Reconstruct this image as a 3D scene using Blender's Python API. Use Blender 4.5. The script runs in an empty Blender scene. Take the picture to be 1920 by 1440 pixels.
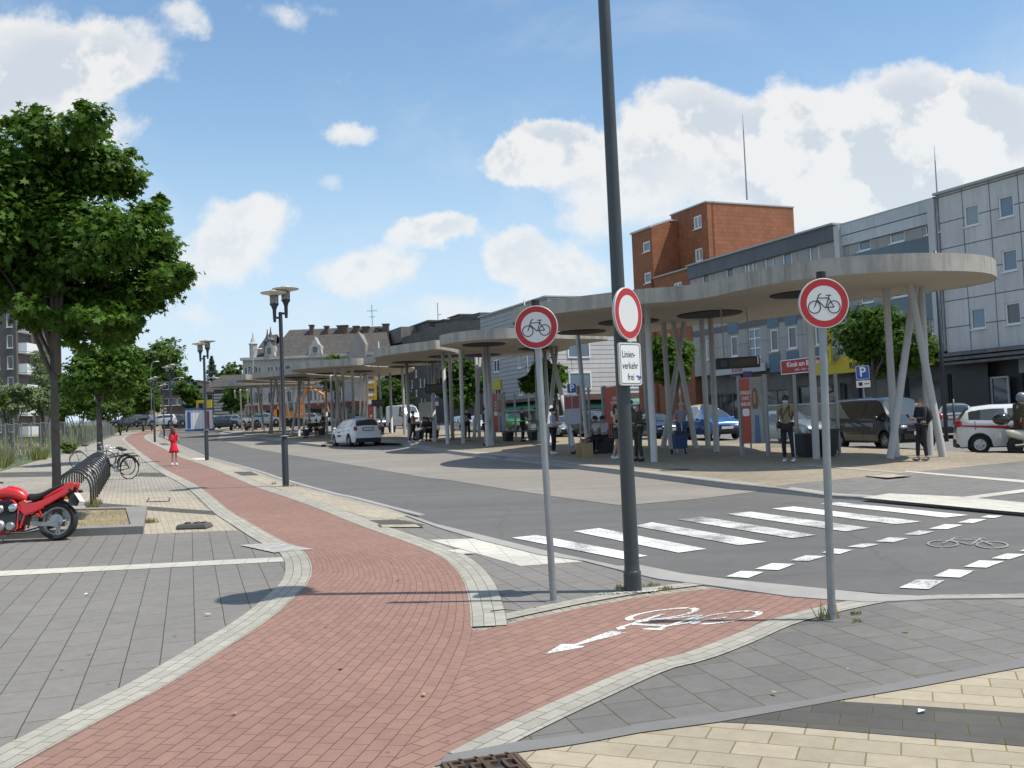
import bpy, bmesh, math, random
from mathutils import Vector, Matrix, Euler, noise
rad=math.radians; PI=math.pi
random.seed(7)
SC=bpy.context.scene; COL=SC.collection
# ---------------- camera ----------------
F=1867.0; CH=1.95; PITCH=rad(2.51); ROLL=rad(2.4); GS=.0246
FW=Vector((0,math.cos(PITCH),math.sin(PITCH))); R0=Vector((1,0,0)); U0=Vector((0,-math.sin(PITCH),math.cos(PITCH)))
RT=R0*math.cos(ROLL)-U0*math.sin(ROLL); UP=R0*math.sin(ROLL)+U0*math.cos(ROLL); CP=Vector((0,0,CH))
cam=bpy.data.cameras.new('camera'); camo=bpy.data.objects.new('camera',cam); COL.objects.link(camo)
cam.sensor_width=36; cam.lens=36*F/1920; cam.clip_end=3000; cam.clip_start=.05
m=Matrix.Identity(4)
for i in range(3):
    m[i][0]=RT[i]; m[i][1]=UP[i]; m[i][2]=-FW[i]; m[i][3]=CP[i]
camo.matrix_world=m; SC.camera=camo
SC.render.resolution_x=1024; SC.render.resolution_y=768
SC.view_settings.view_transform='Standard'; SC.view_settings.look='None'; SC.view_settings.gamma=1
SC.view_settings.exposure=0.42
# ---------------- sun and sky ----------------
SUN_EL=rad(62.0); SUN_AZ=rad(-9)      # azimuth measured from +X towards +Y
sd=Vector((math.cos(SUN_EL)*math.cos(SUN_AZ),math.cos(SUN_EL)*math.sin(SUN_AZ),math.sin(SUN_EL)))
sun=bpy.data.lights.new('sun','SUN'); sun.energy=3.9; sun.angle=rad(.5); sun.color=(1,.94,.84)
suno=bpy.data.objects.new('sun',sun); COL.objects.link(suno); suno.rotation_euler=sd.to_track_quat('Z','Y').to_euler(); suno.location=(0,0,60)
def pray(px,py): return FW+RT*((px-960)/F)-UP*((py-720)/F)
world=bpy.data.worlds.new("World"); SC.world=world; world.use_nodes=True
nt=world.node_tree; nt.nodes.clear()
class NB:
    def __init__(s,nt): s.nt=nt
    def n(s,t,**k):
        x=s.nt.nodes.new(t)
        for a,b in k.items(): setattr(x,a,b)
        return x
    def link(s,a,b): s.nt.links.new(a,b)
    def val(s,sock,v):
        if hasattr(v,'is_output'): s.nt.links.new(v,sock)
        elif v is not None: sock.default_value=v
    def math(s,op,a,b=None,c=None,clamp=False):
        x=s.n('ShaderNodeMath',operation=op); x.use_clamp=clamp
        s.val(x.inputs[0],a); s.val(x.inputs[1],b); s.val(x.inputs[2],c); return x.outputs[0]
    def vmath(s,op,a,b=None):
        x=s.n('ShaderNodeVectorMath',operation=op); s.val(x.inputs[0],a); s.val(x.inputs[1],b); return x
    def mix(s,f,a,b,bt='MIX'):
        x=s.n('ShaderNodeMix',data_type='RGBA',blend_type=bt); s.val(x.inputs[0],f); s.val(x.inputs[6],a); s.val(x.inputs[7],b); return x.outputs[2]
    def noise(s,vec,scale,detail=4,rough=.55,dist=0,out=0):
        x=s.n('ShaderNodeTexNoise'); s.val(x.inputs['Vector'],vec); x.inputs['Scale'].default_value=scale; x.inputs['Detail'].default_value=detail
        x.inputs['Roughness'].default_value=rough; x.inputs['Distortion'].default_value=dist; return x.outputs[out]
    def ramp(s,f,pts):
        x=s.n('ShaderNodeValToRGB'); s.val(x.inputs[0],f); e=x.color_ramp.elements
        while len(e)>len(pts): e.remove(e[-1])
        while len(e)<len(pts): e.new(1)
        for i,(p,c) in enumerate(pts):
            e[i].position=p; e[i].color=c if len(c)==4 else (*c,1)
        return x.outputs[0]
    def maprange(s,v,a,b,c=0,d=1,smooth=False):
        x=s.n('ShaderNodeMapRange'); 
        if smooth: x.interpolation_type='SMOOTHSTEP'
        s.val(x.inputs[0],v); 
        for i,q in enumerate((a,b,c,d)): x.inputs[i+1].default_value=q
        return x.outputs[0]
B=NB(nt)
sky=B.n('ShaderNodeTexSky'); sky.sky_type='NISHITA'; sky.sun_disc=False; sky.sun_elevation=SUN_EL; sky.sun_rotation=rad(90)-SUN_AZ; sky.air_density=1.0; sky.dust_density=1.2; sky.ozone_density=1.5; sky.altitude=60
tc=B.n('ShaderNodeTexCoord'); nrm=B.vmath('NORMALIZE',tc.outputs['Generated']).outputs[0]
sp=B.n('ShaderNodeSeparateXYZ'); B.link(nrm,sp.inputs[0])
yy=B.math('MAXIMUM',sp.outputs[1],.12)
cx=B.n('ShaderNodeCombineXYZ'); B.link(B.math('DIVIDE',sp.outputs[0],yy),cx.inputs[0]); B.link(B.math('DIVIDE',sp.outputs[2],yy),cx.inputs[1])
P2=cx.outputs[0]
# clouds: each cloud bank has a direction in the sky (taken from a photo direction), a size and an opacity
nz=B.noise(P2,5.5,6,.62,0,1)
off=B.vmath('SUBTRACT',nz,(.5,.5,.5)).outputs[0]
offs=B.vmath('MULTIPLY',off,(.15,.12,0)).outputs[0]
PW=B.vmath('ADD',P2,offs).outputs[0]
CL=[(60,90,170,95,1.0),(190,110,115,70,.9),(40,190,130,70,.6),(240,270,65,75,.55),(340,30,75,45,.6),(560,10,110,28,.35),
 (640,250,60,28,.5),(585,365,38,30,.35),(455,425,88,46,.75),(400,490,105,50,.7),(705,520,88,44,1.),(805,448,80,36,1.),(965,478,66,44,.95),(1070,520,85,46,.9),(860,585,210,42,.5),
 (960,300,70,42,1.),(1040,270,95,48,1.1),(1120,300,120,80,.9),(1280,215,110,72,1.2),(1480,210,110,75,1.25),(1680,200,140,80,1.3),(1850,220,120,72,1.2),(1450,320,260,95,1.0),(1700,330,260,90,1.0),(1130,420,120,60,.55),(1600,400,300,80,.6),
 (380,590,90,35,.35),(120,350,200,40,.3),(2150,250,220,110,1.1),(-200,200,260,130,1.0),(-300,480,200,80,.8),(2400,420,260,80,.8)]
acc=None
for (x,y,rx,ry,den) in CL:
    d=pray(x,y); c=(d.x/d.y,d.z/d.y,0)
    v=B.vmath('SUBTRACT',PW,c).outputs[0]
    v=B.vmath('MULTIPLY',v,(F/(rx*1.5),F/(ry*1.5),0)).outputs[0]
    l=B.vmath('DOT_PRODUCT',v,v).outputs['Value']
    t=B.math('SUBTRACT',1.0,l,clamp=True)
    t=B.math('MULTIPLY',B.math('MULTIPLY',t,t),den)
    acc=t if acc is None else B.math('ADD',acc,t)
n2=B.noise(P2,10,12,.62)
n2b=B.noise(P2,3.2,5,.55)
fl=B.math('ADD',acc,B.math('MULTIPLY',B.math('SUBTRACT',n2,.5),1.25))
mask=B.maprange(fl,.15,.60,0,1,True)
wisp=B.maprange(B.noise(P2,2.2,8,.62,.8),.46,.75,0,.42,True)
mask=B.math('MAXIMUM',mask,wisp)
side=B.maprange(B.noise(nrm,2.2,7,.6),.48,.66,0,.85,True)      # clouds in the rest of the sky, behind the viewer
front=B.maprange(sp.outputs[1],.15,.35,0,1,True)
mx=B.n('ShaderNodeMix',data_type='FLOAT'); B.link(front,mx.inputs[0]); B.link(side,mx.inputs[2]); B.link(mask,mx.inputs[3]); mask=mx.outputs[0]
# inner shading of the clouds: brighter tops, blue-grey bellies
n3=B.noise(B.vmath('ADD',P2,(.0,.012,0)).outputs[0],9,6,.55)
shade=B.maprange(B.math('ADD',B.math('MULTIPLY',B.math('SUBTRACT',n2,n3),2.5),n2b),.36,.60,0,1,True)
inner=B.maprange(acc,.25,1.3,0,1,True)
shade=B.math('SUBTRACT',1.0,B.math('MULTIPLY',inner,B.math('SUBTRACT',1.0,shade)))
ccol=B.mix(shade,(.73,.79,.86,1),(1.0,.995,.98,1))
CLOUD=7.5
cc=B.vmath('SCALE',ccol); cc.inputs['Scale'].default_value=CLOUD; ccol=cc.outputs[0]
skyc=B.mix(.22,sky.outputs[0],(4.0,5.8,7.6,1))
hz=B.maprange(sp.outputs[2],.02,.42,.74,.04,True)
skyc=B.mix(hz,skyc,(6.1,6.9,7.5,1))
skyc=B.mix(1.0,skyc,(.86,1.06,1.20,1),'MULTIPLY')
fin=B.mix(B.math('MULTIPLY',mask,.92),skyc,ccol)
low=B.maprange(sp.outputs[2],.03,.30,.55,0,True)
fin=B.mix(low,fin,(6.3,7.2,7.9,1))
bg=B.n('ShaderNodeBackground'); B.link(fin,bg.inputs[0]); bg.inputs[1].default_value=.09
wo=B.n('ShaderNodeOutputWorld'); B.link(bg.outputs[0],wo.inputs[0])

# ---------------- placing helpers: image direction -> world ----------------
def G(x,y): return GS*y
def U(px,py,h=0.0):
    """point where the sight line meets the (gently rising) ground plane raised by h"""
    d=pray(px,py); t=(CH-h)/(GS*d.y-d.z); return CP+d*t
def D(px,py,Y):
    d=pray(px,py); return CP+d*(Y/d.y)
def Zc(ox,oy,s,L): return [(ox+a/s,oy+b/s) for a,b in L]
def z9(L): return Zc(0,900,2.667,L)
def z10(L): return Zc(560,900,2.667,L)
def z11(L): return Zc(1200,860,2.4833,L)
# ---------------- object helpers ----------------
def tag(o,label=None,cat=None,group=None,kind=None):
    if label: o['label']=label
    if cat: o['category']=cat
    if group: o['group']=group
    if kind: o['kind']=kind
    return o
def thing(name,label,cat,loc=(0,0,0),rz=0,group=None):
    o=bpy.data.objects.new(name,None); COL.objects.link(o); o.location=loc; o.rotation_euler=(0,0,rz); o.empty_display_size=.2
    return tag(o,label,cat,group)
def dup(root,loc,rz,label,group=None):
    r=root.copy(); COL.objects.link(r); r.location=loc; r.rotation_euler=(0,0,rz); r['label']=label
    if group: r['group']=group
    for ch in list(root.children):
        c=ch.copy(); COL.objects.link(c); c.parent=r
        for g in ch.children:
            d=g.copy(); COL.objects.link(d); d.parent=c
    return r
def finish(name,me,mat,parent=None,smooth=False,auto=None):
    for mm in (mat if isinstance(mat,(list,tuple)) else [mat]): me.materials.append(mm)
    if smooth: me.shade_smooth()
    if auto:
        try: me.set_sharp_from_angle(angle=rad(auto))
        except Exception: pass
    o=bpy.data.objects.new(name,me); COL.objects.link(o); o.parent=parent
    return o
class MB:
    def __init__(s): s.v=[]; s.f=[]; s.mi=[]; s.uv={}
    def add(s,vs,fs,mi=0):
        k=len(s.v); s.v+= [tuple(p) for p in vs]; s.f+=[tuple(i+k for i in f) for f in fs]; s.mi+=[mi]*len(fs); return s
    def box(s,c,d,rz=0,mi=0,M=None):
        x,y,z=d[0]/2,d[1]/2,d[2]/2
        vs=[Vector((a*x,b*y,e*z)) for e in(-1,1) for b in(-1,1) for a in(-1,1)]
        if rz: R=Matrix.Rotation(rz,3,'Z'); vs=[R@p for p in vs]
        if M: vs=[M@p for p in vs]
        vs=[p+Vector(c) for p in vs]
        return s.add(vs,[(0,2,3,1),(4,5,7,6),(0,1,5,4),(2,6,7,3),(0,4,6,2),(1,3,7,5)],mi)
    def hexa(s,b,t,mi=0):   # two quads
        return s.add(list(b)+list(t),[(3,2,1,0),(4,5,6,7),(0,1,5,4),(1,2,6,5),(2,3,7,6),(3,0,4,7)],mi)
    def prism(s,poly,z0,z1,mi=0,cap=True):
        n=len(poly); vs=[(p[0],p[1],z0) for p in poly]+[(p[0],p[1],z1) for p in poly]
        fs=[(i,(i+1)%n,n+(i+1)%n,n+i) for i in range(n)]
        if cap: fs+=[tuple(range(n-1,-1,-1)),tuple(range(n,2*n))]
        return s.add(vs,fs,mi)
    def extr(s,poly,axis,a0,a1,mi=0):  # poly in the plane across axis 'x' or 'y'
        n=len(poly)
        if axis=='y': g=lambda p,a:(p[0],a,p[1])
        else: g=lambda p,a:(a,p[0],p[1])
        vs=[g(p,a0) for p in poly]+[g(p,a1) for p in poly]
        fs=[(i,(i+1)%n,n+(i+1)%n,n+i) for i in range(n)]+[tuple(range(n-1,-1,-1)),tuple(range(n,2*n))]
        return s.add(vs,fs,mi)
    def cyl(s,p0,p1,r0,r1=None,n=12,mi=0,cap=True):
        r1=r0 if r1 is None else r1; p0=Vector(p0); p1=Vector(p1); ax=(p1-p0).normalized()
        a=ax.orthogonal().normalized(); b=ax.cross(a)
        vs=[p0+(a*math.cos(2*PI*i/n)+b*math.sin(2*PI*i/n))*r0 for i in range(n)]+[p1+(a*math.cos(2*PI*i/n)+b*math.sin(2*PI*i/n))*r1 for i in range(n)]
        fs=[(i,(i+1)%n,n+(i+1)%n,n+i) for i in range(n)]
        if cap: fs+=[tuple(range(n-1,-1,-1)),tuple(range(n,2*n))]
        return s.add(vs,fs,mi)
    def tube(s,pts,r,n=8,mi=0,closed=False):
        pts=[Vector(p) for p in pts]; k=len(pts); rs=r if isinstance(r,(list,tuple)) else [r]*k
        vs=[]; prev=None
        for i,p in enumerate(pts):
            if closed: t=(pts[(i+1)%k]-pts[i-1]).normalized()
            else: t=(pts[min(i+1,k-1)]-pts[max(i-1,0)]).normalized()
            if prev is None: a=t.orthogonal().normalized()
            else: a=(prev-t*prev.dot(t)).normalized()
            prev=a; b=t.cross(a)
            vs+=[p+(a*math.cos(2*PI*j/n)+b*math.sin(2*PI*j/n))*rs[i] for j in range(n)]
        fs=[]
        for i in range(k if closed else k-1):
            i2=(i+1)%k
            fs+=[(i*n+j,i*n+(j+1)%n,i2*n+(j+1)%n,i2*n+j) for j in range(n)]
        if not closed: fs+=[tuple(range(n-1,-1,-1)),tuple((k-1)*n+j for j in range(n))]
        return s.add(vs,fs,mi)
    def lathe(s,c,prof,n=20,mi=0,ax=None,cap=True):
        vs=[]; c=Vector(c)
        for r,z in prof:
            for j in range(n):
                a=2*PI*j/n; vs.append(Vector((r*math.cos(a),r*math.sin(a),z)))
        if ax is not None:
            q=Vector((0,0,1)).rotation_difference(Vector(ax)); vs=[q@p for p in vs]
        vs=[p+c for p in vs]; k=len(prof)
        fs=[(i*n+j,i*n+(j+1)%n,(i+1)*n+(j+1)%n,(i+1)*n+j) for i in range(k-1) for j in range(n)]
        if cap: fs+=[tuple(range(n-1,-1,-1)),tuple((k-1)*n+j for j in range(n))]
        return s.add(vs,fs,mi)
    def ell(s,c,r,n=12,m_=8,mi=0,M=None):
        vs=[]; c=Vector(c)
        for i in range(m_+1):
            t=PI*i/m_
            for j in range(n):
                a=2*PI*j/n; p=Vector((r[0]*math.sin(t)*math.cos(a),r[1]*math.sin(t)*math.sin(a),r[2]*math.cos(t)))
                if M: p=M@p
                vs.append(p+c)
        fs=[(i*n+j,(i+1)*n+j,(i+1)*n+(j+1)%n,i*n+(j+1)%n) for i in range(m_) for j in range(n)]
        return s.add(vs,fs,mi)
    def quad(s,a,b,c,d,mi=0): return s.add([a,b,c,d],[(0,1,2,3)],mi)
    def build(s,name,mat,parent=None,smooth=False,auto=None,uv=None,clean=False):
        me=bpy.data.meshes.new(name); me.from_pydata(s.v,[],s.f); me.validate()
        if len(me.polygons)==len(s.mi): me.polygons.foreach_set('material_index',s.mi)
        if uv:
            l=me.uv_layers.new(name='UVMap'); L=[]
            for lo in me.loops: L+=uv[lo.vertex_index]
            l.data.foreach_set('uv',L)
        if clean:
            bm=bmesh.new(); bm.from_mesh(me); bmesh.ops.remove_doubles(bm,verts=bm.verts,dist=1e-4); bmesh.ops.recalc_face_normals(bm,faces=bm.faces); bm.to_mesh(me); bm.free()
        return finish(name,me,mat,parent,smooth or bool(auto),auto)
# ---------------- materials ----------------
MATS={}
def mat(name,c,rough=.6,metal=0,var=0,vs=6,bump=0,bs=40,spec=.5,coat=0,alpha=1,obj=False,emit=0,streak=0,ior=None,trans=0):
    if name in MATS: return MATS[name]
    m=bpy.data.materials.new(name); m.use_nodes=True; N=NB(m.node_tree); p=m.node_tree.nodes['Principled BSDF']
    col=(*c,1); p.inputs['Base Color'].default_value=col; p.inputs['Roughness'].default_value=rough; p.inputs['Metallic'].default_value=metal
    p.inputs['Specular IOR Level'].default_value=spec; p.inputs['Coat Weight'].default_value=coat; p.inputs['Alpha'].default_value=alpha
    p.inputs['Transmission Weight'].default_value=trans
    if emit: p.inputs['Emission Color'].default_value=col; p.inputs['Emission Strength'].default_value=emit
    t=N.n('ShaderNodeTexCoord'); g=N.n('ShaderNodeNewGeometry'); vec=t.outputs['Object'] if obj else g.outputs['Position']
    if var:
        f=N.noise(vec,vs,5,.6); f2=N.noise(vec,vs*.17,3,.5)
        s_=N.math('ADD',N.math('MULTIPLY',f,.6),N.math('MULTIPLY',f2,.6))
        k=N.maprange(s_,.38,.82,1-var,1+var)
        if streak:
            mp=N.n('ShaderNodeMapping'); N.link(vec,mp.inputs[0]); mp.inputs['Scale'].default_value=(1.3,1.3,.16)
            st=N.maprange(N.noise(mp.outputs[0],2.2,8,.68),.45,.75,1,1-streak); k=N.math('MULTIPLY',k,st)
        x=N.vmath('SCALE',col[:3]); N.link(k,x.inputs['Scale']); N.link(x.outputs[0],p.inputs['Base Color'])
        r=N.maprange(f,.3,.7,max(0,rough-.08),min(1,rough+.08)); N.link(r,p.inputs['Roughness'])
    if bump:
        b=N.n('ShaderNodeBump'); b.inputs['Strength'].default_value=bump; b.inputs['Distance'].default_value=.01
        N.link(N.noise(vec,bs,4,.6),b.inputs['Height']); N.link(b.outputs[0],p.inputs['Normal'])
    MATS[name]=m; return m
def paver(name,c,w,h,ang=0,mortar=(.05,.05,.035),ms=.006,var=.16,off=.5,uv=False,rough=.85,spots=0,cmort=.0,dirt=.25,org=(0,0)):
    """small-format paving: brick courses with per-stone tone, joints, dirt and specks"""
    m=bpy.data.materials.new(name); m.use_nodes=True; N=NB(m.node_tree); p=m.node_tree.nodes['Principled BSDF']
    g=N.n('ShaderNodeNewGeometry'); t=N.n('ShaderNodeTexCoord'); mp=N.n('ShaderNodeMapping')
    N.link(t.outputs['UV'] if uv else g.outputs['Position'],mp.inputs[0]); mp.inputs['Rotation'].default_value=(0,0,-ang); mp.inputs['Location'].default_value=(org[0],org[1],0)
    wob=N.vmath('SCALE',N.vmath('SUBTRACT',N.noise(g.outputs['Position'],1.3,2,.5,0,1),(.5,.5,.5)).outputs[0]); wob.inputs['Scale'].default_value=.014
    vec=N.vmath('ADD',mp.outputs[0],wob.outputs[0]).outputs[0]
    b=N.n('ShaderNodeTexBrick'); N.link(vec,b.inputs['Vector']); b.offset=off; b.inputs['Scale'].default_value=1
    b.inputs['Brick Width'].default_value=w; b.inputs['Row Height'].default_value=h; b.inputs['Mortar Size'].default_value=ms; b.inputs['Mortar Smooth'].default_value=.6; b.inputs['Bias'].default_value=0
    b.inputs['Color1'].default_value=(*[x*(1-var) for x in c],1); b.inputs['Color2'].default_value=(*[x*(1+var) for x in c],1)
    b.inputs['Mortar'].default_value=(*mortar,1)
    pos=g.outputs['Position']
    big=N.maprange(N.noise(pos,.35,5,.6),.3,.7,1-dirt,1+dirt*.6)
    fine=N.maprange(N.noise(pos,160,3,.6),.25,.75,.86,1.14)
    mid=N.maprange(N.noise(pos,9,5,.65),.3,.7,.9,1.08)
    k=N.math('MULTIPLY',N.math('MULTIPLY',big,fine),mid)
    mo=N.noise(pos,.6,4,.6)
    mort=N.mix(N.maprange(mo,.45,.65),(*mortar,1),(mortar[0]*1.0,mortar[1]*1.2,mortar[2]*.75,1)); N.link(mort,b.inputs['Mortar'])
    col=N.vmath('SCALE',b.outputs['Color']); N.link(k,col.inputs['Scale']); col=col.outputs[0]
    if spots:
        vo=N.n('ShaderNodeTexVoronoi'); N.link(pos,vo.inputs['Vector']); vo.inputs['Scale'].default_value=3.1; vo.inputs['Randomness'].default_value=1
        sp_=N.maprange(vo.outputs['Distance'],.03,.055,spots,0); col=N.mix(sp_,col,(.04,.038,.035,1))
        vo2=N.n('ShaderNodeTexVoronoi'); N.link(pos,vo2.inputs['Vector']); vo2.inputs['Scale'].default_value=1.7
        col=N.mix(N.maprange(vo2.outputs['Distance'],.008,.014,.8,0),col,(.6,.58,.5,1))
    N.link(col,p.inputs['Base Color']); p.inputs['Roughness'].default_value=rough; p.inputs['Specular IOR Level'].default_value=.35
    bp=N.n('ShaderNodeBump'); bp.inputs['Strength'].default_value=.6; bp.inputs['Distance'].default_value=.006
    hgt=N.math('ADD',N.math('MULTIPLY',b.outputs['Fac'],-1.0),N.math('MULTIPLY',N.noise(pos,130,3,.6),.35)); N.link(hgt,bp.inputs['Height']); N.link(bp.outputs[0],p.inputs['Normal'])
    return m
def angpx(a,b,h=0):
    p=U(*a,h); q=U(*b,h); return math.atan2(q.y-p.y,q.x-p.x)
# ---------------- ground sheets ----------------
def sheet(name,pts,h,mat_,world=False,kind='structure',parent=None,skirt=0):
    hf=h if callable(h) else (lambda a,b:h)
    P=[(p[0],p[1],h) if world else (*U(p[0],p[1],hf(*p))[:2],hf(*p)) for p in pts]
    bm=bmesh.new(); vs=[bm.verts.new((x,y,GS*y+q)) for x,y,q in P]; f=bm.faces.new(vs)
    bmesh.ops.triangulate(bm,faces=[f]); bmesh.ops.recalc_face_normals(bm,faces=bm.faces)
    if sum(f.normal.z for f in bm.faces)<0: bmesh.ops.reverse_faces(bm,faces=bm.faces)
    if skirt:
        n=len(vs); lo=[bm.verts.new((v.co.x,v.co.y,v.co.z-skirt)) for v in vs]
        for i in range(n):
            j=(i+1)%n; bm.faces.new((vs[i],lo[i],lo[j],vs[j]))
    me=bpy.data.meshes.new(name); bm.to_mesh(me); bm.free()
    o=finish(name,me,mat_,parent)
    if kind: o['kind']=kind
    return o
def resample(P,step):
    P=[Vector((p[0],p[1])) for p in P]
    # catmull-rom smooth then even steps
    Q=[]
    for i in range(len(P)-1):
        a=P[max(i-1,0)];b=P[i];c=P[i+1];d=P[min(i+2,len(P)-1)]
        for k in range(8):
            t=k/8; Q.append(.5*((2*b)+(c-a)*t+(2*a-5*b+4*c-d)*t*t+(3*b-a-3*c+d)*t**3))
    Q.append(P[-1]); out=[Q[0]]; acc=0
    for i in range(1,len(Q)):
        s=(Q[i]-Q[i-1]).length
        while acc+s>=step and s>1e-9:
            r=(step-acc)/s; q=Q[i-1].lerp(Q[i],r); out.append(q); Q[i-1]=q; s=(Q[i]-q).length; acc=0
        acc+=s
    if (out[-1]-Q[-1]).length>1e-3: out.append(Q[-1])
    return out
def normals(Q):
    N_=[]
    for i in range(len(Q)):
        t=(Q[min(i+1,len(Q)-1)]-Q[max(i-1,0)]).normalized(); N_.append(Vector((-t.y,t.x)))
    return N_
def ribbon(name,Q,o0,o1,h,mat_,kind='structure',nv=1):
    """strip beside polyline Q, between offsets o0 and o1 (left of travel positive); UV in metres"""
    Nn=normals(Q); mb=MB(); uv=[]; s=0
    for i,q in enumerate(Q):
        if i: s+=(Q[i]-Q[i-1]).length
        for k in range(nv+1):
            o=o0+(o1-o0)*k/nv; p=q+Nn[i]*o; mb.v.append((p.x,p.y,GS*p.y+h)); uv.append((s,o))
    w=nv+1
    for i in range(len(Q)-1):
        for k in range(nv):
            f=(i*w+k,(i+1)*w+k,(i+1)*w+k+1,i*w+k+1); mb.f.append(f if o1<o0 else f[::-1]); mb.mi.append(0)
    o=mb.build(name,mat_,uv=uv)
    if kind: o['kind']=kind
    return o
def loft2(name,QL,QR,h,mat_,nv=24,kind='structure',guide='R'):
    mb=MB(); uv=[]; n=min(len(QL),len(QR)); s=0
    for i in range(n):
        if i: s+=((QR[i]-QR[i-1]).length+(QL[i]-QL[i-1]).length)/2
        w=(QL[i]-QR[i]).length
        for k in range(nv+1):
            p=QR[i].lerp(QL[i],k/nv); mb.v.append((p.x,p.y,GS*p.y+h)); uv.append((s,w*k/nv))
    for i in range(n-1):
        for k in range(nv):
            a=i*(nv+1)+k; mb.f.append((a,a+nv+1,a+nv+2,a+1)[::-1]); mb.mi.append(0)
    o=mb.build(name,mat_,uv=uv); 
    if kind: o['kind']=kind
    return o
def respace(Q,n):
    L=[0]
    for i in range(1,len(Q)): L.append(L[-1]+(Q[i]-Q[i-1]).length)
    out=[]; j=0
    for k in range(n):
        t=L[-1]*k/(n-1)
        while j<len(L)-2 and L[j+1]<t: j+=1
        out.append(Q[j].lerp(Q[j+1],(t-L[j])/max(1e-9,L[j+1]-L[j])))
    return out
# ================= GROUND =================
def asphalt(name,c,var=.12,patch=True):
    m=bpy.data.materials.new(name); m.use_nodes=True; N=NB(m.node_tree); p=m.node_tree.nodes['Principled BSDF']
    pos=N.n('ShaderNodeNewGeometry').outputs['Position']
    k=N.math('MULTIPLY',N.maprange(N.noise(pos,.22,6,.62),.3,.7,1-var,1+var),N.maprange(N.noise(pos,190,2,.7),.2,.8,.78,1.22))
    k=N.math('MULTIPLY',k,N.maprange(N.noise(pos,3.5,5,.7),.3,.7,.93,1.06))
    mp=N.n('ShaderNodeMapping'); N.link(pos,mp.inputs[0]); mp.inputs['Rotation'].default_value=(0,0,rad(-62)); mp.inputs['Scale'].default_value=(.06,1.1,1)
    k=N.math('MULTIPLY',k,N.maprange(N.noise(mp.outputs[0],1.3,4,.6),.35,.7,.90,1.08))
    x=N.vmath('SCALE',(*c,)); N.link(k,x.inputs['Scale']); col=x.outputs[0]
    oil=N.maprange(N.noise(pos,.75,3,.4),.66,.78,0,.35,True); col=N.mix(oil,col,(c[0]*.5,c[1]*.5,c[2]*.5,1))
    vo=N.n('ShaderNodeTexVoronoi'); vo.feature='DISTANCE_TO_EDGE'; N.link(N.vmath('ADD',pos,N.noise(pos,1.1,4,.6,0,1)).outputs[0],vo.inputs['Vector']); vo.inputs['Scale'].default_value=.16
    col=N.mix(N.maprange(vo.outputs['Distance'],.001,.004,.38 if patch else 0,0),col,(c[0]*.45,c[1]*.45,c[2]*.45,1))
    N.link(col,p.inputs['Base Color']); p.inputs['Roughness'].default_value=.82; p.inputs['Specular IOR Level'].default_value=.4
    b=N.n('ShaderNodeBump'); b.inputs['Strength'].default_value=.5; b.inputs['Distance'].default_value=.006; N.link(N.noise(pos,150,3,.7),b.inputs['Height']); N.link(b.outputs[0],p.inputs['Normal'])
    return m
M_asph=asphalt('asphalt',(.122,.117,.111),.12); M_bay=asphalt('worn_concrete_asphalt',(.235,.212,.185),.1,False)
M_far=asphalt('back_street_asphalt',(.19,.183,.172),.1)
a_left=angpx((340,1235),(345,1075)); 
M_greyL=paver('grey_slab_paving',(.186,.175,.162),.55,.265,a_left,(.060,.058,.036),.006,.035,spots=.7,dirt=.10)
M_red=paver('red_brick_paving',(.262,.153,.122),.21,.105,0,(.10,.06,.045),.0045,.07,uv=True,spots=.6,dirt=.12)
M_redB=paver('red_brick_branch',(.262,.153,.122),.21,.105,angpx((1000,1270),(1250,1165)),(.10,.06,.045),.0045,.07,spots=.6,dirt=.12)
M_border=paver('pale_border_paving',(.345,.325,.28),.21,.10,0,(.16,.15,.11),.005,.10,uv=True,spots=.3,dirt=.15)
M_tan=paver('tan_slab_paving',(.355,.305,.225),.34,.20,angpx((1349,1353),(1920,1399)),(.20,.16,.09),.006,.10,spots=.7,dirt=.15)
M_tanF=paver('tan_small_paving',(.375,.33,.255),.21,.105,angpx((620,960),(500,905)),(.2,.17,.12),.005,.09,dirt=.15)
M_tanP=paver('tan_platform_paving',(.30,.255,.195),.21,.105,angpx((1100,880),(1400,910)),(.2,.16,.11),.005,.10,dirt=.2,spots=.5)
M_beige=paver('beige_grey_paving',(.315,.285,.24),.21,.105,angpx((620,960),(500,905)),(.13,.12,.09),.006,.12,dirt=.2,spots=.4)
M_greyR=paver('grey_slab_corner',(.160,.152,.142),.40,.30,angpx((1420,1200),(1600,1280)),(.095,.085,.06),.007,.10,spots=.6,dirt=.25)
M_greyP=paver('grey_platform_paving',(.175,.168,.16),.3,.15,angpx((1500,915),(1800,900)),(.09,.085,.06),.005,.1)
M_dark=paver('dark_slab_paving',(.086,.081,.074),.34,.20,angpx((1349,1353),(1920,1399)),(.085,.075,.04),.007,.16,dirt=.3)
M_kerb=mat('kerb_concrete',(.30,.29,.27),.85,var=.14,vs=5,bump=.3,bs=90)
M_kerbD=mat('dark_kerb_band',(.165,.16,.155),.85,var=.12,vs=5,bump=.3,bs=90)
def paintm(name,c,wear):
    m=bpy.data.materials.new(name); m.use_nodes=True; N=NB(m.node_tree); p=m.node_tree.nodes['Principled BSDF']
    pos=N.n('ShaderNodeNewGeometry').outputs['Position']
    f=N.math('ADD',N.math('MULTIPLY',N.noise(pos,45,4,.7),.55),N.math('MULTIPLY',N.noise(pos,1.4,4,.6),.6))
    col=N.mix(N.maprange(f,.60-wear*.25,.74-wear*.2),(*c,1),(.16,.155,.15,1)); N.link(col,p.inputs['Base Color']); p.inputs['Roughness'].default_value=.7
    return m
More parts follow.
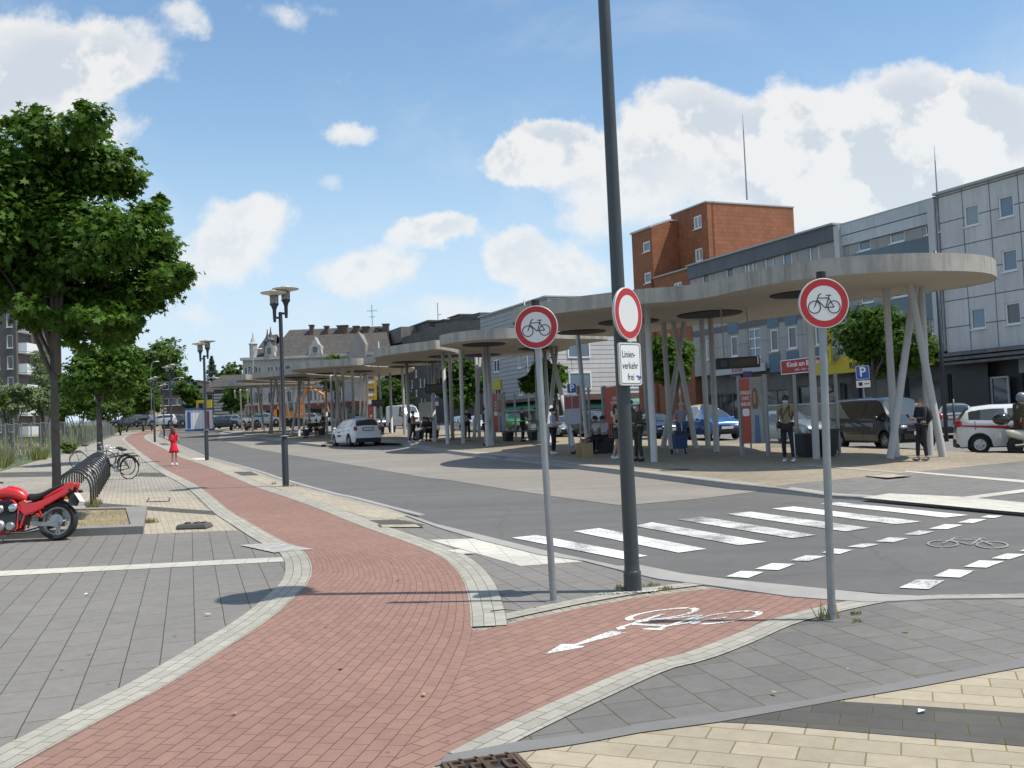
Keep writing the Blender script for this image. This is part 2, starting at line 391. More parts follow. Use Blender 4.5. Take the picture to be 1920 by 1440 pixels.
M_wh=paintm('road_paint',(.70,.69,.66),.22); M_whw=paintm('worn_road_paint',(.66,.65,.62),.42); M_tact=paver('white_tactile_paving',(.52,.50,.44),.3,.3,angpx((0,1080),(500,1048)),(.28,.27,.22),.005,.05,off=0)
M_grass=mat('rough_grass_soil',(.085,.13,.032),.95,var=.45,vs=1.2,bump=.8,bs=20)
M_soil=mat('dry_soil',(.27,.215,.13),.95,var=.3,vs=6,bump=.8,bs=30)

sheet('ground',[(-900,-20),(900,-20),(900,1500),(-900,1500)],-.03,mat('town_ground',(.14,.135,.12),.95,var=.2,vs=.3),world=True)
# carriageway and the street behind the platform: one big sheet
sheet('road',[(-3,3.),(60,3.),(90,60),(60,110),(20,160),(-70,190),(-110,190)]+[tuple(U(*p)[:2]) for p in [(294,820),(336,836.6),(366,850),(386,858.4),(471,882.5),(528,902),(620,928.5),(654,936),(729,956),(785,971),(867,994),(1010,1029),(1160,1061),(1280,1075),(1482,1098),(1723,1118)]]+[(-2,3.5)],0,M_asph,world=True)
sheet('back_street',[(1960,856),(1811,853),(1722,850),(1575,842),(1411,834),(1250,827),(1050,818),(900,811),(740,805),(600,800),(470,796),(440,790),(700,786),(1000,786),(1400,776),(1960,772)],.006,M_far)
sheet('bus_bay',[(395,806),(415,811),(407,824),(440,832),(472,840),(537,852),(620,865),(800,896),(841,900),(935,915),(1047,932),(1160,947),(1200,945),(1321,934),(1417,922),(1460,918),(1367,905),(1189,885),(1032,866),(940,855),(807,838),(735,824),(605,832),(505,818),(421,806)],.006,M_bay)
# pavements on the left
sheet('pavement',[tuple(U(*p)[:2]) for p in [(-900,1500),(-700,1010),(-500,900),(-200,873),(0,885),(62,867),(99,858),(139,843),(180,824),(236,806),(260,800),(300,800),(300,812),(294,820),(336,836.6),(366,850),(386,858.4),(471,882.5),(528,902),(620,928.5),(654,936),(729,956),(785,974),(867,1002),(1010,1037),(1160,1068),(1347,1097),(1482,1112),(1643,1127),(1764,1121),(2100,1117),(2500,1300)]]+[(6,1.0),(2,-3),(-8,-3)],.03,M_beige,world=True,skirt=.05)
sheet('grey_paving',[(-900,1600),(-600,1010),(0,1009),(146,1003),(278,1001),(450,994),(487,1002),(530,1022),(560,1048),(575,1080),(560,1112),(500,1165),(410,1225),(250,1320),(40,1440),(-60,1510)],.033,M_greyL)
sheet('grey_paving_strip',[(665,975),(760,975),(800,984),(867,1004),(1010,1038),(1160,1068),(1240,1085),(1300,1094),(1290,1099),(1164,1120),(1094,1132),(1000,1146),(935,1175),(920,1140),(900,1080),(850,1040),(780,1012),(700,990)],.033,M_greyL)
sheet('tan_paving',[(150,1001),(278,1001),(445,995),(430,982),(380,945),(345,922),(300,923),(150,923),(60,930),(60,1001)],.033,M_tanF)
sheet('tan_verge',[(352,858),(385,861),(471,885),(528,905),(620,931),(729,958),(760,968),(740,974),(690,970),(620,950),(560,930),(484,903),(420,880)],.033,M_tanF)
for i,P in enumerate([[(142,940),(400,958),(412,966),(142,947)],[(262,886),(305,886),(312,894),(255,893)],[(425,885),(470,884),(486,891),(445,892)],[(205,853),(258,853),(263,856),(203,857)],[(0,886),(98,884),(98,893),(0,895)],[(291,832),(312,831),(320,834),(295,835)],[(680,976),(745,974),(800,984),(720,986)]]):
    sheet('dark_paving_band',P,.036,M_dark)
sheet('tactile_line',z9([(-900,500),(0,455),(1410,385),(1422,407),(0,480),(-900,528)]),.038,M_tact)
sheet('tactile_line',[(359,858.5),(384,859),(386,862.5),(360,862)],.04,M_tact); sheet('tactile_line',[(225,860),(262,860),(264,862),(224,862)],.04,M_tact)
# cycle path
ER=[(-10,3.2)]+[tuple(U(*p)[:2]) for p in [(668,1520),(736,1440),(785,1380),(837,1316),(872,1240),(886,1190),(885,1150),(880,1120),(871,1095),(852,1069),(822,1046),(770,1024),(672,988),(604,960),(540,936),(484,917),(436,896),(397,879),(366,868),(335,857),(305,841),(280,829),(271,822),(272,818),(282,813),(300,809),(340,806)]]
ER=ER[1:]
EL=[tuple(U(*p)[:2]) for p in [(-110,1530),(45,1440),(112,1402),(214,1346),(311,1294),(412,1230),(506,1166),(555,1121),(577,1095),(582,1072),(574,1048),(556,1032),(517,1014),(459,980),(427,960),(368,913),(309,882),(276,859),(244,834),(234,824),(240,818),(255,812),(277,808),(330,804)]]
QR=resample(ER,.15); QL=resample(EL,.15)
# pair the two edges section by section so that courses stay parallel through the bend
def split(Q,ys):
    idx=[min(range(len(Q)),key=lambda i:(Q[i]-Vector(y)).length) for y in ys]; return idx
kr=[ER[0],ER[7],ER[12],ER[15],ER[21],ER[-1]]; kl=[EL[0],EL[9],EL[13],EL[15],EL[19],EL[-1]]
ir=split(QR,kr); il=split(QL,kl); RR=[];LL=[]
for k in range(5):
    a=QR[ir[k]:ir[k+1]+1]; b=QL[il[k]:il[k+1]+1]; n=max(len(a),len(b)); n=max(n,8)
    a=respace(a,n); b=respace(b,n)
    if k: a=a[1:]; b=b[1:]
    RR+=a; LL+=b
loft2('cycle_path',LL,RR,.040,M_red)
ribbon('path_border',QL,-.02,.30,.044,M_border)
i0=split(QR,[U(886,1182)[:2]])[0]
ribbon('path_border',QR[i0:],.02,-.30,.044,M_border)
# branch towards the crossing
BR=[(868,1182),(909,1181),(935,1173),(1000,1159),(1094,1139),(1187,1122),(1258,1112),(1335,1103),(1482,1118),(1562,1124),(1627,1128),(1522,1150),(1441,1172),(1361,1206),(1280,1236),(1200,1256),(1040,1327),(935,1376),(867,1411),(820,1434),(700,1500),(600,1560),(700,1440),(750,1380),(805,1316),(840,1240),(850,1190)]
sheet('cycle_path_branch',BR,.037,M_redB)
tb=resample([tuple(U(*p)[:2]) for p in [(930,1174),(1000,1159),(1094,1139),(1187,1122),(1258,1112),(1338,1102)]],.2); ribbon('path_border',tb,0,.21,.0415,M_border)
lb=resample([tuple(U(*p)[:2]) for p in [(840,1425),(867,1411),(935,1376),(1040,1327),(1200,1257),(1280,1236),(1361,1206),(1441,1172),(1522,1150),(1627,1128),(1690,1124)]],.2); ribbon('path_border',lb,0,-.24,.0415,M_border)
# right corner
sheet('grey_paving_corner',[(850,1412),(935,1376),(1040,1327),(1200,1257),(1361,1206),(1522,1150),(1627,1128),(1764,1121),(2100,1118),(2400,1250),(2100,1290),(1920,1250),(1663,1300),(1353,1353),(1120,1390),(900,1425)],.033,M_greyR)
sheet('tan_paving_corner',[(800,1440),(860,1428),(954,1412),(1054,1399),(1120,1388),(1200,1373),(1349,1353),(1582,1311),(1723,1287),(1920,1250),(2300,1200),(3300,1500),(2500,2300),(500,2300),(600,1700)],.036,M_tan)
sheet('kerb_band',[(815,1436),(840,1414),(901,1403),(976,1389),(1023,1385),(1120,1372),(1200,1357),(1353,1335),(1522,1311),(1663,1283),(1920,1234),(2300,1190),(2300,1203),(1920,1250),(1723,1287),(1582,1311),(1349,1353),(1200,1373),(1120,1388),(1054,1399),(954,1412),(857,1428)],.043,M_kerbD)
sheet('dark_paving_corner',[(1349,1353.5),(1562,1314),(1683,1321),(1804,1329),(1920,1337),(2200,1358),(2200,1420),(1920,1399),(1683,1379),(1441,1358)],.039,M_dark)
# flush kerb band of the junction + raised kerb further up the road
sheet('kerb_band',[(760,966),(785,971),(815,981),(867,994),(1010,1029),(1160,1061),(1200,1059),(1280,1075),(1361,1085),(1482,1097),(1562,1105),(1643,1113),(1723,1117),(1784,1118),(1844,1117),(2100,1116),(2100,1119),(1764,1122),(1683,1126),(1627,1128),(1562,1124),(1482,1118),(1347,1099),(1234,1085),(1169,1070),(1094,1051),(1010,1039),(897,1011),(820,988)],.046,M_kerb,skirt=.06)
kq=resample([tuple(U(*p)[:2]) for p in [(294,820),(336,836.6),(366,850),(386,858.4),(471,882.5),(528,902),(620,928.5),(654,936),(729,956),(785,971)]],.5)
def kerbline(name,Q,o0,o1,h0,h1,m_):
    Nn=normals(Q); mb=MB(); uv=[]
    for q,n in zip(Q,Nn):
        a=q+n*o0; b=q+n*o1
        for p,h in ((a,h0),(a,h1-.01),(a+(b-a)*.12,h1),(b,h1),(b,h0)): mb.v.append((p.x,p.y,GS*p.y+h))
    for i in range(len(Q)-1):
        for k in range(4): mb.f.append((i*5+k,(i+1)*5+k,(i+1)*5+k+1,i*5+k+1)); mb.mi.append(0)
    mb.f+= [(0,1,2,3,4),tuple(len(mb.v)-5+i for i in (4,3,2,1,0))]; mb.mi+=[0,0]
    o=mb.build(name,m_); o['kind']='structure'; return o
kerbline('kerb',kq,0,.13,-.02,.048,M_kerb)
# platform (raised island)
PH=.12
PF=[(395,806),(421,811),(460,817.5),(505,825),(555,833),(602,838.5),(611,833),(640,831),(735,832),(758,836.5),(807,846),(873,855),(940,862),(1032,873),(1100,882),(1189,893),(1278,905),(1367,917),(1450,924),(1500,929),(1546,934),(1603,937),(1764,951),(1920,966),(2150,986)]
PB=[(2150,868),(1920,857),(1811,855),(1722,851),(1575,843.6),(1500,840),(1411,836),(1349,834),(1250,829),(1050,820),(900,812),(740,806),(600,801),(470,797),(430,797)]
def hpf(x): return PH if x<1400 else max(.05,PH-(x-1400)/150*.07)   # dropped towards the crossing
fr=[U(x,y,0) for x,y in PF]; bk=[U(x,y,0) for x,y in PB]
sheet('platform',[(p.x,p.y) for p in fr+bk],.02,M_tanP,world=True)
GB=[(1458,911),(1500,905),(1550,901),(1723,884),(1920,864),(2150,850)]     # edge between tan and grey paving
def hb(x): return PH if x<1750 else max(.08,PH-(x-1750)/170*.03)
def hgrey(x,y):
    fy=lerp_([(a,b) for a,b in PF],x); by=lerp_(GB,x)
    d0=1/max(1,by-755); d1=1/max(1,fy-755); d=1/max(1,y-755); t=min(1,max(0,(d0-d)/max(1e-9,d0-d1)))
    return hb(x)+(hpf(x)-hb(x))*t
def lerp_(L,x):
    for (a,b),(c,d_) in zip(L[:-1],L[1:]):
        if a<=x<=c: return b+(d_-b)*(x-a)/(c-a)
    return L[0][1] if x<L[0][0] else L[-1][1]
def poly3(name,pts,m_):
    bm=bmesh.new(); vs=[]
    for (x,y),h in pts: p=U(x,y,h); vs.append(bm.verts.new((p.x,p.y,GS*p.y+h)))
    f=bm.faces.new(vs); bmesh.ops.triangulate(bm,faces=[f]); bmesh.ops.recalc_face_normals(bm,faces=bm.faces)
    if sum(f.normal.z for f in bm.faces)<0: bmesh.ops.reverse_faces(bm,faces=bm.faces)
    me=bpy.data.meshes.new(name); bm.to_mesh(me); bm.free(); o=finish(name,me,m_); o['kind']='structure'
PFs=[p for p in PF if p[0]<1458]
up_=lambda x,y,h:(x,y-F*h/max(20,abs(U(x,y,0).y)))   # photo points of PF mark the road level; lift them to the kerb top
def W3(p,h): q=U(p[0],p[1],0); return (q.x,q.y,GS*q.y+h)
def poly3w(name,pts,m_):
    bm=bmesh.new(); vs=[bm.verts.new(p) for p in pts]; f=bm.faces.new(vs); bmesh.ops.triangulate(bm,faces=[f]); bmesh.ops.recalc_face_normals(bm,faces=bm.faces)
    if sum(f.normal.z for f in bm.faces)<0: bmesh.ops.reverse_faces(bm,faces=bm.faces)
    me=bpy.data.meshes.new(name); bm.to_mesh(me); bm.free(); o=finish(name,me,m_); o['kind']='structure'
def WH(p,h): q=U(p[0],p[1],h); return (q.x,q.y,q.z)
k0=W3((1450,924),hpf(1450))
gb=[WH(p,hb(p[0])) for p in GB]
poly3w('platform_paving',[W3(p,hpf(p[0])) for p in PF if p[0]<=1450]+gb+[W3(p,hb(p[0])) for p in PB],M_tanP)
poly3w('grey_paving_platform',gb+[W3(p,hpf(p[0])) for p in PF if p[0]>=1450][::-1],M_greyP)
def kq_profile(Q,W,hs,name,m_):
    Nn=normals(Q); mb=MB()
    for q,n,h in zip(Q,Nn,hs):
        a=q+n*.0; b=q+n*W
        for p,z in ((a-n*.02,-.02),(a+n*.015,h-.012),(a+n*.04,h+.012),(b,h+.012),(b,-.02)): mb.v.append((p.x,p.y,GS*p.y+z))
    for i in range(len(Q)-1):
        for k in range(4): mb.f.append((i*5+k,(i+1)*5+k,(i+1)*5+k+1,i*5+k+1)); mb.mi.append(0)
    o=mb.build(name,m_,clean=True); o['kind']='structure'; return o
M_kerbJ=paver('kerb_stone',(.27,.26,.24),1.0,2.0,0,(.06,.06,.05),.012,.05,uv=False,off=0,dirt=.2)
q=[Vector(p[:2]) for p in fr]; 
kq_profile(q,.3,[hpf(x[0]) for x in PF],'platform_kerb',M_kerb)
sheet('tactile_line',[(1617,933),(1667,925),(1800,931),(1920,942),(2150,962),(2150,981),(1920,961),(1850,955)],lambda x,y:hgrey(x,y)+.010,M_tact)
sheet('tactile_line',[(1693,884),(1700,883),(1920,900),(2100,916),(2100,921),(1920,905),(1800,894)],lambda x,y:hgrey(x,y)+.008,M_tact)
sheet('tactile_line',[(1796,932),(1810,931),(1920,917),(2100,890),(2100,897),(1920,923),(1830,934)],lambda x,y:hgrey(x,y)+.012,M_tact)
sheet('tactile_line',[(1510,871),(1600,877),(1690,885),(1690,887),(1600,880),(1505,873)],.126,mat('pale_strip',(.36,.33,.28),.85,var=.1))
for i,P in enumerate([[(700,824),(760,826),(810,828),(790,832),(700,830)],[(870,846),(1000,851),(1040,858),(940,856)]]):
    sheet('painted_sun_streak',P,.126,mat('pale_strip',(.36,.33,.28)))  # pale colour paints the sunlit streaks between the roof shadows
# road markings
mk=MB()
def mark(P,m_,h=.010):
    pts=[U(x,y,h) for x,y in P]; n=len(pts)
    # subdivide long marks slightly is not needed; one n-gon
    m_.add([(p.x,p.y,p.z) for p in pts],[tuple(range(n))])
zw=MB(); zf=MB()
for P in [z11([(840,210),(925,202),(1528,262),(1420,274)]),z11([(615,232),(715,222),(1312,292),(1195,305)])]: mark(P,zw)
for P in [z11([(400,257),(515,246),(1070,322),(955,338)]),z11([(170,282),(290,270),(820,355),(710,370)]),[(1190,986),(1222,979),(1438,1016),(1385,1022)]]: mark(P,zf)
for P in [[(1075,996),(1123,990),(1325,1029),(1272,1036)],[(959,1008),(1006,1003),(1215,1042),(1168,1048)]]: mark(P,zw)
for P in [[(400,548),(470,522),(575,527),(505,555)],[(535,513),(615,486),(722,490),(645,518)],[(700,473),(770,450),(865,453),(785,476)],[(845,437),(905,418),(992,424),(930,443)],[(1345,326),(1420,304),(1503,308),(1430,328)],[(1477,297),(1540,280),(1615,281),(1550,300)],[(1583,273),(1620,263),(1692,265),(1650,276)],
 [(1207,600),(1290,561),(1418,566),(1345,607)],[(1365,547),(1440,514),(1560,520),(1490,553)],[(1507,503),(1580,473),(1695,477),(1615,507)],[(1635,464),(1705,441),(1800,444),(1720,468)],[(1762,430),(1830,410),(1925,414),(1850,434)]]: mark(z11(P),zw)
for P in [[(965,410),(1040,393),(1115,397),(1040,414)],[(1095,385),(1160,366),(1250,370),(1180,389)],[(1230,352),(1300,334),(1372,338),(1300,355)]]: mark(z11(P),zf)
mark([(2050,1000),(2100,993),(2150,996),(2100,1003)],zw)
def fixup(o):
    me=o.data; bm=bmesh.new(); bm.from_mesh(me); bm.normal_update()
    for f in bm.faces:
        if f.normal.z<0: f.normal_flip()
    bm.to_mesh(me); bm.free(); o['kind']='structure'
fixup(zw.build('road_markings',M_wh)); fixup(zf.build('road_markings_worn',M_whw))
tw=MB(); mark(z10([(650,298),(905,292),(1420,408),(1110,430)]),tw,.037); mark(z10([(740,352),(800,345),(885,366),(815,369)]),tw,.048)
fixup(tw.build('tactile_field',M_tact))
tw=MB(); mark(z9([(1200,325),(1380,312),(1570,345),(1370,362)]),tw,.048); fixup(tw.build('crossing_slab',paver('slab',(.42,.41,.38),.3,.1,.9,(.1,.1,.08),.006,.2)))
# painted bicycle symbols, shared with the signs: strokes in a unit frame (wheel centres at x=-.5 and .5)
def bike_strokes():
    S=[]
    def arc(cx,cy,r,a0,a1,n=26): return [(cx+r*math.cos(a0+(a1-a0)*i/n),cy+r*math.sin(a0+(a1-a0)*i/n)) for i in range(n+1)]
    S.append(arc(-.5,0,.31,0,2*PI)); S.append(arc(.5,0,.31,0,2*PI))
    S.append([(-.5,0),(-.27,.62),(-.14,.68)])        # fork, stem, bar
    S.append([(-.36,.38),(.03,-.02),(.10,-.02)])     # down tube
    S.append([(-.33,.46),(.22,.46)])                 # top tube
    S.append([(.08,-.02),(.27,.58)])                 # seat tube
    S.append([(.07,-.02),(.5,0),(.24,.44)])          # stays
    S.append([(.10,.60),(.36,.60)])                  # saddle
    return S
def stroke_quads(S,w):
    Q=[]
    for st in S:
        for a,b in zip(st[:-1],st[1:]):
            a=Vector(a);b=Vector(b); d=(b-a)
            if d.length<1e-6: continue
            d.normalize(); n=Vector((-d.y,d.x))*w/2; e=d*w*.12
            Q.append([a-e+n,b+e+n,b+e-n,a-e-n])
    return Q
def ground_bike(name,wa,wb,top,h,w,m_,gap=False):
    A=U(*wa,h); Bp=U(*wb,h); T=U(*top,h); c=(A+Bp)/2; ex=(Bp-A); ey=(T-c)/.62
    mb=MB()
    for k,q in enumerate(stroke_quads(bike_strokes(),w)):
        if gap and k%13==6: continue
        z=h+.0003*(k%5)
        pts=[c+ex*p.x+ey*p.y for p in q]; mb.add([(p.x,p.y,GS*p.y+z) for p in pts],[(0,1,2,3)])
    fixup(mb.build(name,m_))
zc=lambda a,b:(1000+a/4.267,1050+b/4.267)
ground_bike('cycle_marking',zc(1035,432),zc(1545,458),zc(830,548),.0402,.07,M_wh,True)
ground_bike('cycle_marking_worn',(1768,1019),(1860,1021),(1815,1008),.010,.06,paintm('faint_road_paint',(.36,.355,.34),.45),True)
mk=MB(); mark([zc(*p) for p in [(95,752),(225,670),(330,672),(300,682),(620,565),(745,580),(350,682),(410,690),(395,698)]],mk,.0402); fixup(mk.build('arrow_marking',M_wh))
# field on the left
sheet('field',[tuple(U(*p)[:2]) for p in [(-900,990),(-300,905),(0,885),(62,867),(99,858),(139,843),(180,824),(236,806),(258,799),(262,797)]]+[(-60,190),(-200,190),(-200,20)],.045,M_grass,world=True)
sheet('dry_ground_patch',[(0,835),(60,828),(95,836),(60,850),(20,856),(-60,862),(-120,845)],.05,M_soil)
sheet('lawn',[(225,801),(300,798),(345,799),(420,801),(470,799),(560,797),(560,794),(420,792),(225,793)],.05,mat('lawn_green',(.10,.15,.035),.95,var=.2,vs=2))
# junction crossing road at the far end
sheet('far_road',[(262,797),(420,794),(760,790),(760,785),(420,788),(200,790)],.02,M_asph)
# ================= BUILDINGS =================
M_frame=mat('white_window_frame',(.74,.74,.72),.45); 
def glassmat(name,c,r=.06):
    return mat(name,c,r,spec=.9,var=.3,vs=.6)
M_gl=glassmat('window_glass',(.035,.045,.055)); M_gl2=glassmat('window_glass_curtain',(.20,.23,.25),.15); M_gl3=glassmat('window_glass_blue',(.10,.16,.22),.05)
M_shopgl=glassmat('shop_glass',(.025,.03,.032),.05)
d=pray(130,833); FD=Vector((d.x,d.y)).normalized(); FN=Vector((FD.y,-FD.x)) # FN points into the buildings
P1=D(1772,600,49.0); P1=Vector((P1.x,P1.y)); RZF=math.atan2(-FD.y,-FD.x)
def FQ(px,py,inset=0):
    """point of a photo direction on the street facade plane (moved back by inset): local q (to the right) and world z"""
    r=pray(px,py); o=P1+FN*inset; t=(o.x*FN.x+o.y*FN.y)/(r.x*FN.x+r.y*FN.y); p=CP+r*t
    v=Vector((p.x,p.y))-o; return (-(v.x*FD.x+v.y*FD.y),p.z)
ZB=1.2
def broot(name,label,q,inset=0,cat='building',group=None):
    p=P1-FD*q+FN*inset; return thing(name,label,cat,(p.x,p.y,ZB),RZF,group)
def cellwall(name,x0,x1,z0,z1,depth,rects,m_,parent,rev=.14,roof=None,y0=0):
    """solid block whose street face has real, recessed openings"""
    rects=[(max(a,x0+.02),max(b,z0+.02),min(c,x1-.02),min(d_,z1-.02)) for a,b,c,d_ in rects]
    xs=sorted({x0,x1}|{r[0] for r in rects}|{r[2] for r in rects}); zs=sorted({z0,z1}|{r[1] for r in rects}|{r[3] for r in rects})
    mb=MB()
    for i in range(len(xs)-1):
        for j in range(len(zs)-1):
            if xs[i+1]-xs[i]<1e-5 or zs[j+1]-zs[j]<1e-5: continue
            cx_=(xs[i]+xs[i+1])/2; cz=(zs[j]+zs[j+1])/2
            if any(r[0]<cx_<r[2] and r[1]<cz<r[3] for r in rects): continue
            mb.quad((xs[i],y0,zs[j]),(xs[i+1],y0,zs[j]),(xs[i+1],y0,zs[j+1]),(xs[i],y0,zs[j+1]))
    for a,b,c,e in rects:
        y=y0+rev
        mb.quad((a,y0,b),(a,y,b),(a,y,e),(a,y0,e)); mb.quad((c,y,b),(c,y0,b),(c,y0,e),(c,y,e)); mb.quad((a,y0,b),(c,y0,b),(c,y,b),(a,y,b)); mb.quad((a,y,e),(c,y,e),(c,y0,e),(a,y0,e))
        mb.quad((a,y,b),(c,y,b),(c,y,e),(a,y,e))
    Dp=y0+depth
    mb.quad((x1,y0,z0),(x1,Dp,z0),(x1,Dp,z1),(x1,y0,z1)); mb.quad((x0,Dp,z0),(x0,y0,z0),(x0,y0,z1),(x0,Dp,z1)); mb.quad((x1,Dp,z0),(x0,Dp,z0),(x0,Dp,z1),(x1,Dp,z1))
    mb.quad((x0,y0,z1),(x1,y0,z1),(x1,Dp,z1),(x0,Dp,z1))
    return mb.build(name,m_,parent)
def window(r,parent,style='s',pane=None,rev=.14,y0=0,fr=None,fw=.07,name='window'):
    a,b,c,e=r; y=y0+rev-.05; mb=MB(); fr=fr or M_frame
    w=c-a; h=e-b
    mb.box(((a+c)/2,y,b+fw/2),(w-.004,.08,fw)); mb.box(((a+c)/2,y,e-fw/2),(w-.004,.08,fw))
    mb.box((a+fw/2+.002,y,(b+e)/2),(fw,.078,h-2*fw)); mb.box((c-fw/2-.002,y,(b+e)/2),(fw,.078,h-2*fw))
    if style in 'dg': mb.box(((a+c)/2,y+.002,(b+e)/2),(fw*.9,.07,h-2*fw))
    if style=='t':
        for k in (1,2): mb.box((a+w*k/3,y+.002,(b+e)/2),(fw*.8,.07,h-2*fw))
    if style=='g':
        for k in (1,2): mb.box(((a+c)/2,y+.004,b+h*k/3),(w-2*fw,.066,fw*.8))
    mb.box(((a+c)/2,y0-.01,b-.03),(w+.06,.14,.05))
    f=mb.build(name,fr,parent)
    p=MB(); p.quad((a+fw*.5,y+.015,b+fw*.5),(c-fw*.5,y+.015,b+fw*.5),(c-fw*.5,y+.015,e-fw*.5),(a+fw*.5,y+.015,e-fw*.5)); p.build('pane',pane or M_gl,f)
    return f
def rect(px0,py0,px1,py1,q0,inset=0):
    return [FQ(px0,py0,inset)[0]-q0,FQ(px0,py1,inset)[1]-ZB,FQ(px1,py1,inset)[0]-q0,FQ(px1,py0,inset)[1]-ZB]
def panelmat(name,c,pw,ph,ang,joint,var=.06,streak=.25,org=(0,0,0),mort=.02,off=0,rough=.6,bump=.4):
    m=bpy.data.materials.new(name); m.use_nodes=True; N=NB(m.node_tree); p=m.node_tree.nodes['Principled BSDF']
    t=N.n('ShaderNodeTexCoord'); mp=N.n('ShaderNodeMapping'); N.link(t.outputs['Object'],mp.inputs[0]); mp.inputs['Rotation'].default_value=(rad(-90),0,0) if ang==0 else (rad(-90),0,rad(0)); mp.inputs['Location'].default_value=org
    sx=N.n('ShaderNodeSeparateXYZ'); N.link(t.outputs['Object'],sx.inputs[0]); cb=N.n('ShaderNodeCombineXYZ')
    N.link(N.math('ADD',N.math('ADD',sx.outputs[0],sx.outputs[1]),org[0]),cb.inputs[0]); N.link(N.math('ADD',sx.outputs[2],org[2]),cb.inputs[1])
    b=N.n('ShaderNodeTexBrick'); N.link(cb.outputs[0],b.inputs['Vector']); b.offset=off; b.inputs['Scale'].default_value=1; b.inputs['Brick Width'].default_value=pw; b.inputs['Row Height'].default_value=ph
    b.inputs['Mortar Size'].default_value=mort; b.inputs['Mortar Smooth'].default_value=.3; b.inputs['Color1'].default_value=(*[x*(1-var) for x in c],1); b.inputs['Color2'].default_value=(*[x*(1+var) for x in c],1); b.inputs['Mortar'].default_value=(*joint,1)
    mp2=N.n('ShaderNodeMapping'); N.link(t.outputs['Object'],mp2.inputs[0]); mp2.inputs['Scale'].default_value=(2.5,2.5,.25)
    k=N.maprange(N.noise(mp2.outputs[0],1.6,6,.65),.42,.75,1,1-streak)
    k=N.math('MULTIPLY',k,N.maprange(N.noise(t.outputs['Object'],.5,4),.3,.7,.94,1.05))
    x=N.vmath('SCALE',b.outputs['Color']); N.link(k,x.inputs['Scale']); N.link(x.outputs[0],p.inputs['Base Color']); p.inputs['Roughness'].default_value=rough
    bp=N.n('ShaderNodeBump'); bp.inputs['Strength'].default_value=bump; bp.inputs['Distance'].default_value=.02; N.link(N.math('MULTIPLY',b.outputs['Fac'],-1.0),bp.inputs['Height']); N.link(bp.outputs[0],p.inputs['Normal'])
    return m
M_wpan=panelmat('white_facade_panels',(.57,.55,.535),1.55,1.3,0,(.13,.13,.14),.04,.22,(.1,0,.45),.03)
M_gpan=panelmat('grey_facade_panels',(.33,.315,.30),1.05,2.75,0,(.14,.14,.15),.07,.15,(0,0,0),.02)
M_gpan2=panelmat('dark_blue_band_panels',(.10,.112,.125),1.6,2.0,0,(.05,.06,.07),.08,.1,(0,0,0),.02)
M_blue=mat('blue_spandrel',(.055,.115,.17),.3,var=.15,vs=2); M_blued=mat('blue_glass_spandrel',(.04,.085,.115),.15,var=.45,vs=.9,spec=.8)
M_lt=mat('light_grey_trim',(.50,.49,.48),.5,var=.08,vs=2,streak=.2); M_roofe=mat('roof_edge_metal',(.33,.35,.35),.5,var=.1)
M_tile=panelmat('orange_brown_tiles',(.275,.098,.042),.42,.30,0,(.17,.055,.022),.12,.18,(0,0,0),.012,off=.5,rough=.75)
M_clad=panelmat('pale_board_cladding',(.56,.55,.54),6.0,.42,0,(.10,.10,.11),.03,.12,(0,0,0),.03)
M_clad2=panelmat('grey_board_cladding',(.33,.345,.36),7.0,.42,0,(.09,.10,.11),.03,.15,(0,0,0),.03)
M_slate=panelmat('dark_slate',(.088,.082,.074),.6,.4,0,(.03,.03,.03),.2,.2,(0,0,0),.02,off=.5)
M_dark2=mat('dark_shopfront',(.045,.043,.042),.5,var=.2); M_conc=mat('stained_concrete',(.18,.172,.16),.85,var=.2,vs=1.5,streak=.4)
# --- white panel building (right edge)
q0=0; t=broot('white_panel_building','white panel clad apartment block with rows of windows at the right edge',q0)
ztop=FQ(1772,363)[1]-ZB; fz=FQ(1790,660)[1]-ZB
W=[rect(1805.6,380,1836.7,427.8,q0),rect(1870,362,1902,411,q0),rect(1879,465.6,1910,511,q0),rect(1823,576.7,1851,616.7,q0),rect(1886.7,564,1915.6,611,q0)]
c1=W[0]; c2=W[1]; hw=1.35
cols=[(c1[0],c1[2]),(c2[0],c2[2])]; pitch=c2[0]-c1[0]
c3=[c2[0]+pitch,c2[2]+pitch]; cols=cols+[(c2[0]+pitch*k,c2[2]+pitch*k) for k in (1,2,3)]
rows=[(W[0][1]+W[1][1])/2,(W[2][1]),(W[3][1]+W[4][1])/2]; wh=(W[1][3]-W[1][1]+W[0][3]-W[0][1])/2
RC=[(a,z,b,z+wh) for z in rows for a,b in cols]
cellwall('wall',0.03,20,fz,ztop,12,RC,M_wpan,t)
for k,r in enumerate(RC): window(r,t,'s',[M_gl2,M_gl,M_gl3][(k*5+k//3)%3] if k not in (0,) else M_gl2)
mb=MB(); mb.box((10,5.9,ztop+.06),(20.2,12.3,.12)); mb.build('roof_edge',M_roofe,t)
mb=MB(); mb.box((10,-.28,fz-.14),(20,.62,.16)); mb.box((10,-.26,fz-.36),(20,.55,.14)); mb.box((10,-.22,fz-.57),(20,.5,.12)); mb.build('canopy_fascia',M_conc,t)
cellwall('ground_floor',0.05,20,-.6,fz-.62,11,[(3.4,.1,9.4,2.25),(10.2,.1,15,2.25),(.35,.1,2.2,2.2)],M_dark2,t,rev=.4,y0=.9)
for r in [(3.4,.1,9.4,2.25),(10.2,.1,15,2.25)]:
    f=window(r,t,'t',M_shopgl,rev=.4,y0=.9,fr=M_lt,name='shop_window')
mb=MB(); mb.box((6.4,.83,2.62),(6.1,.1,.62)); sg=mb.build('shop_sign',mat('pale_sign',(.36,.37,.37),.6),t)
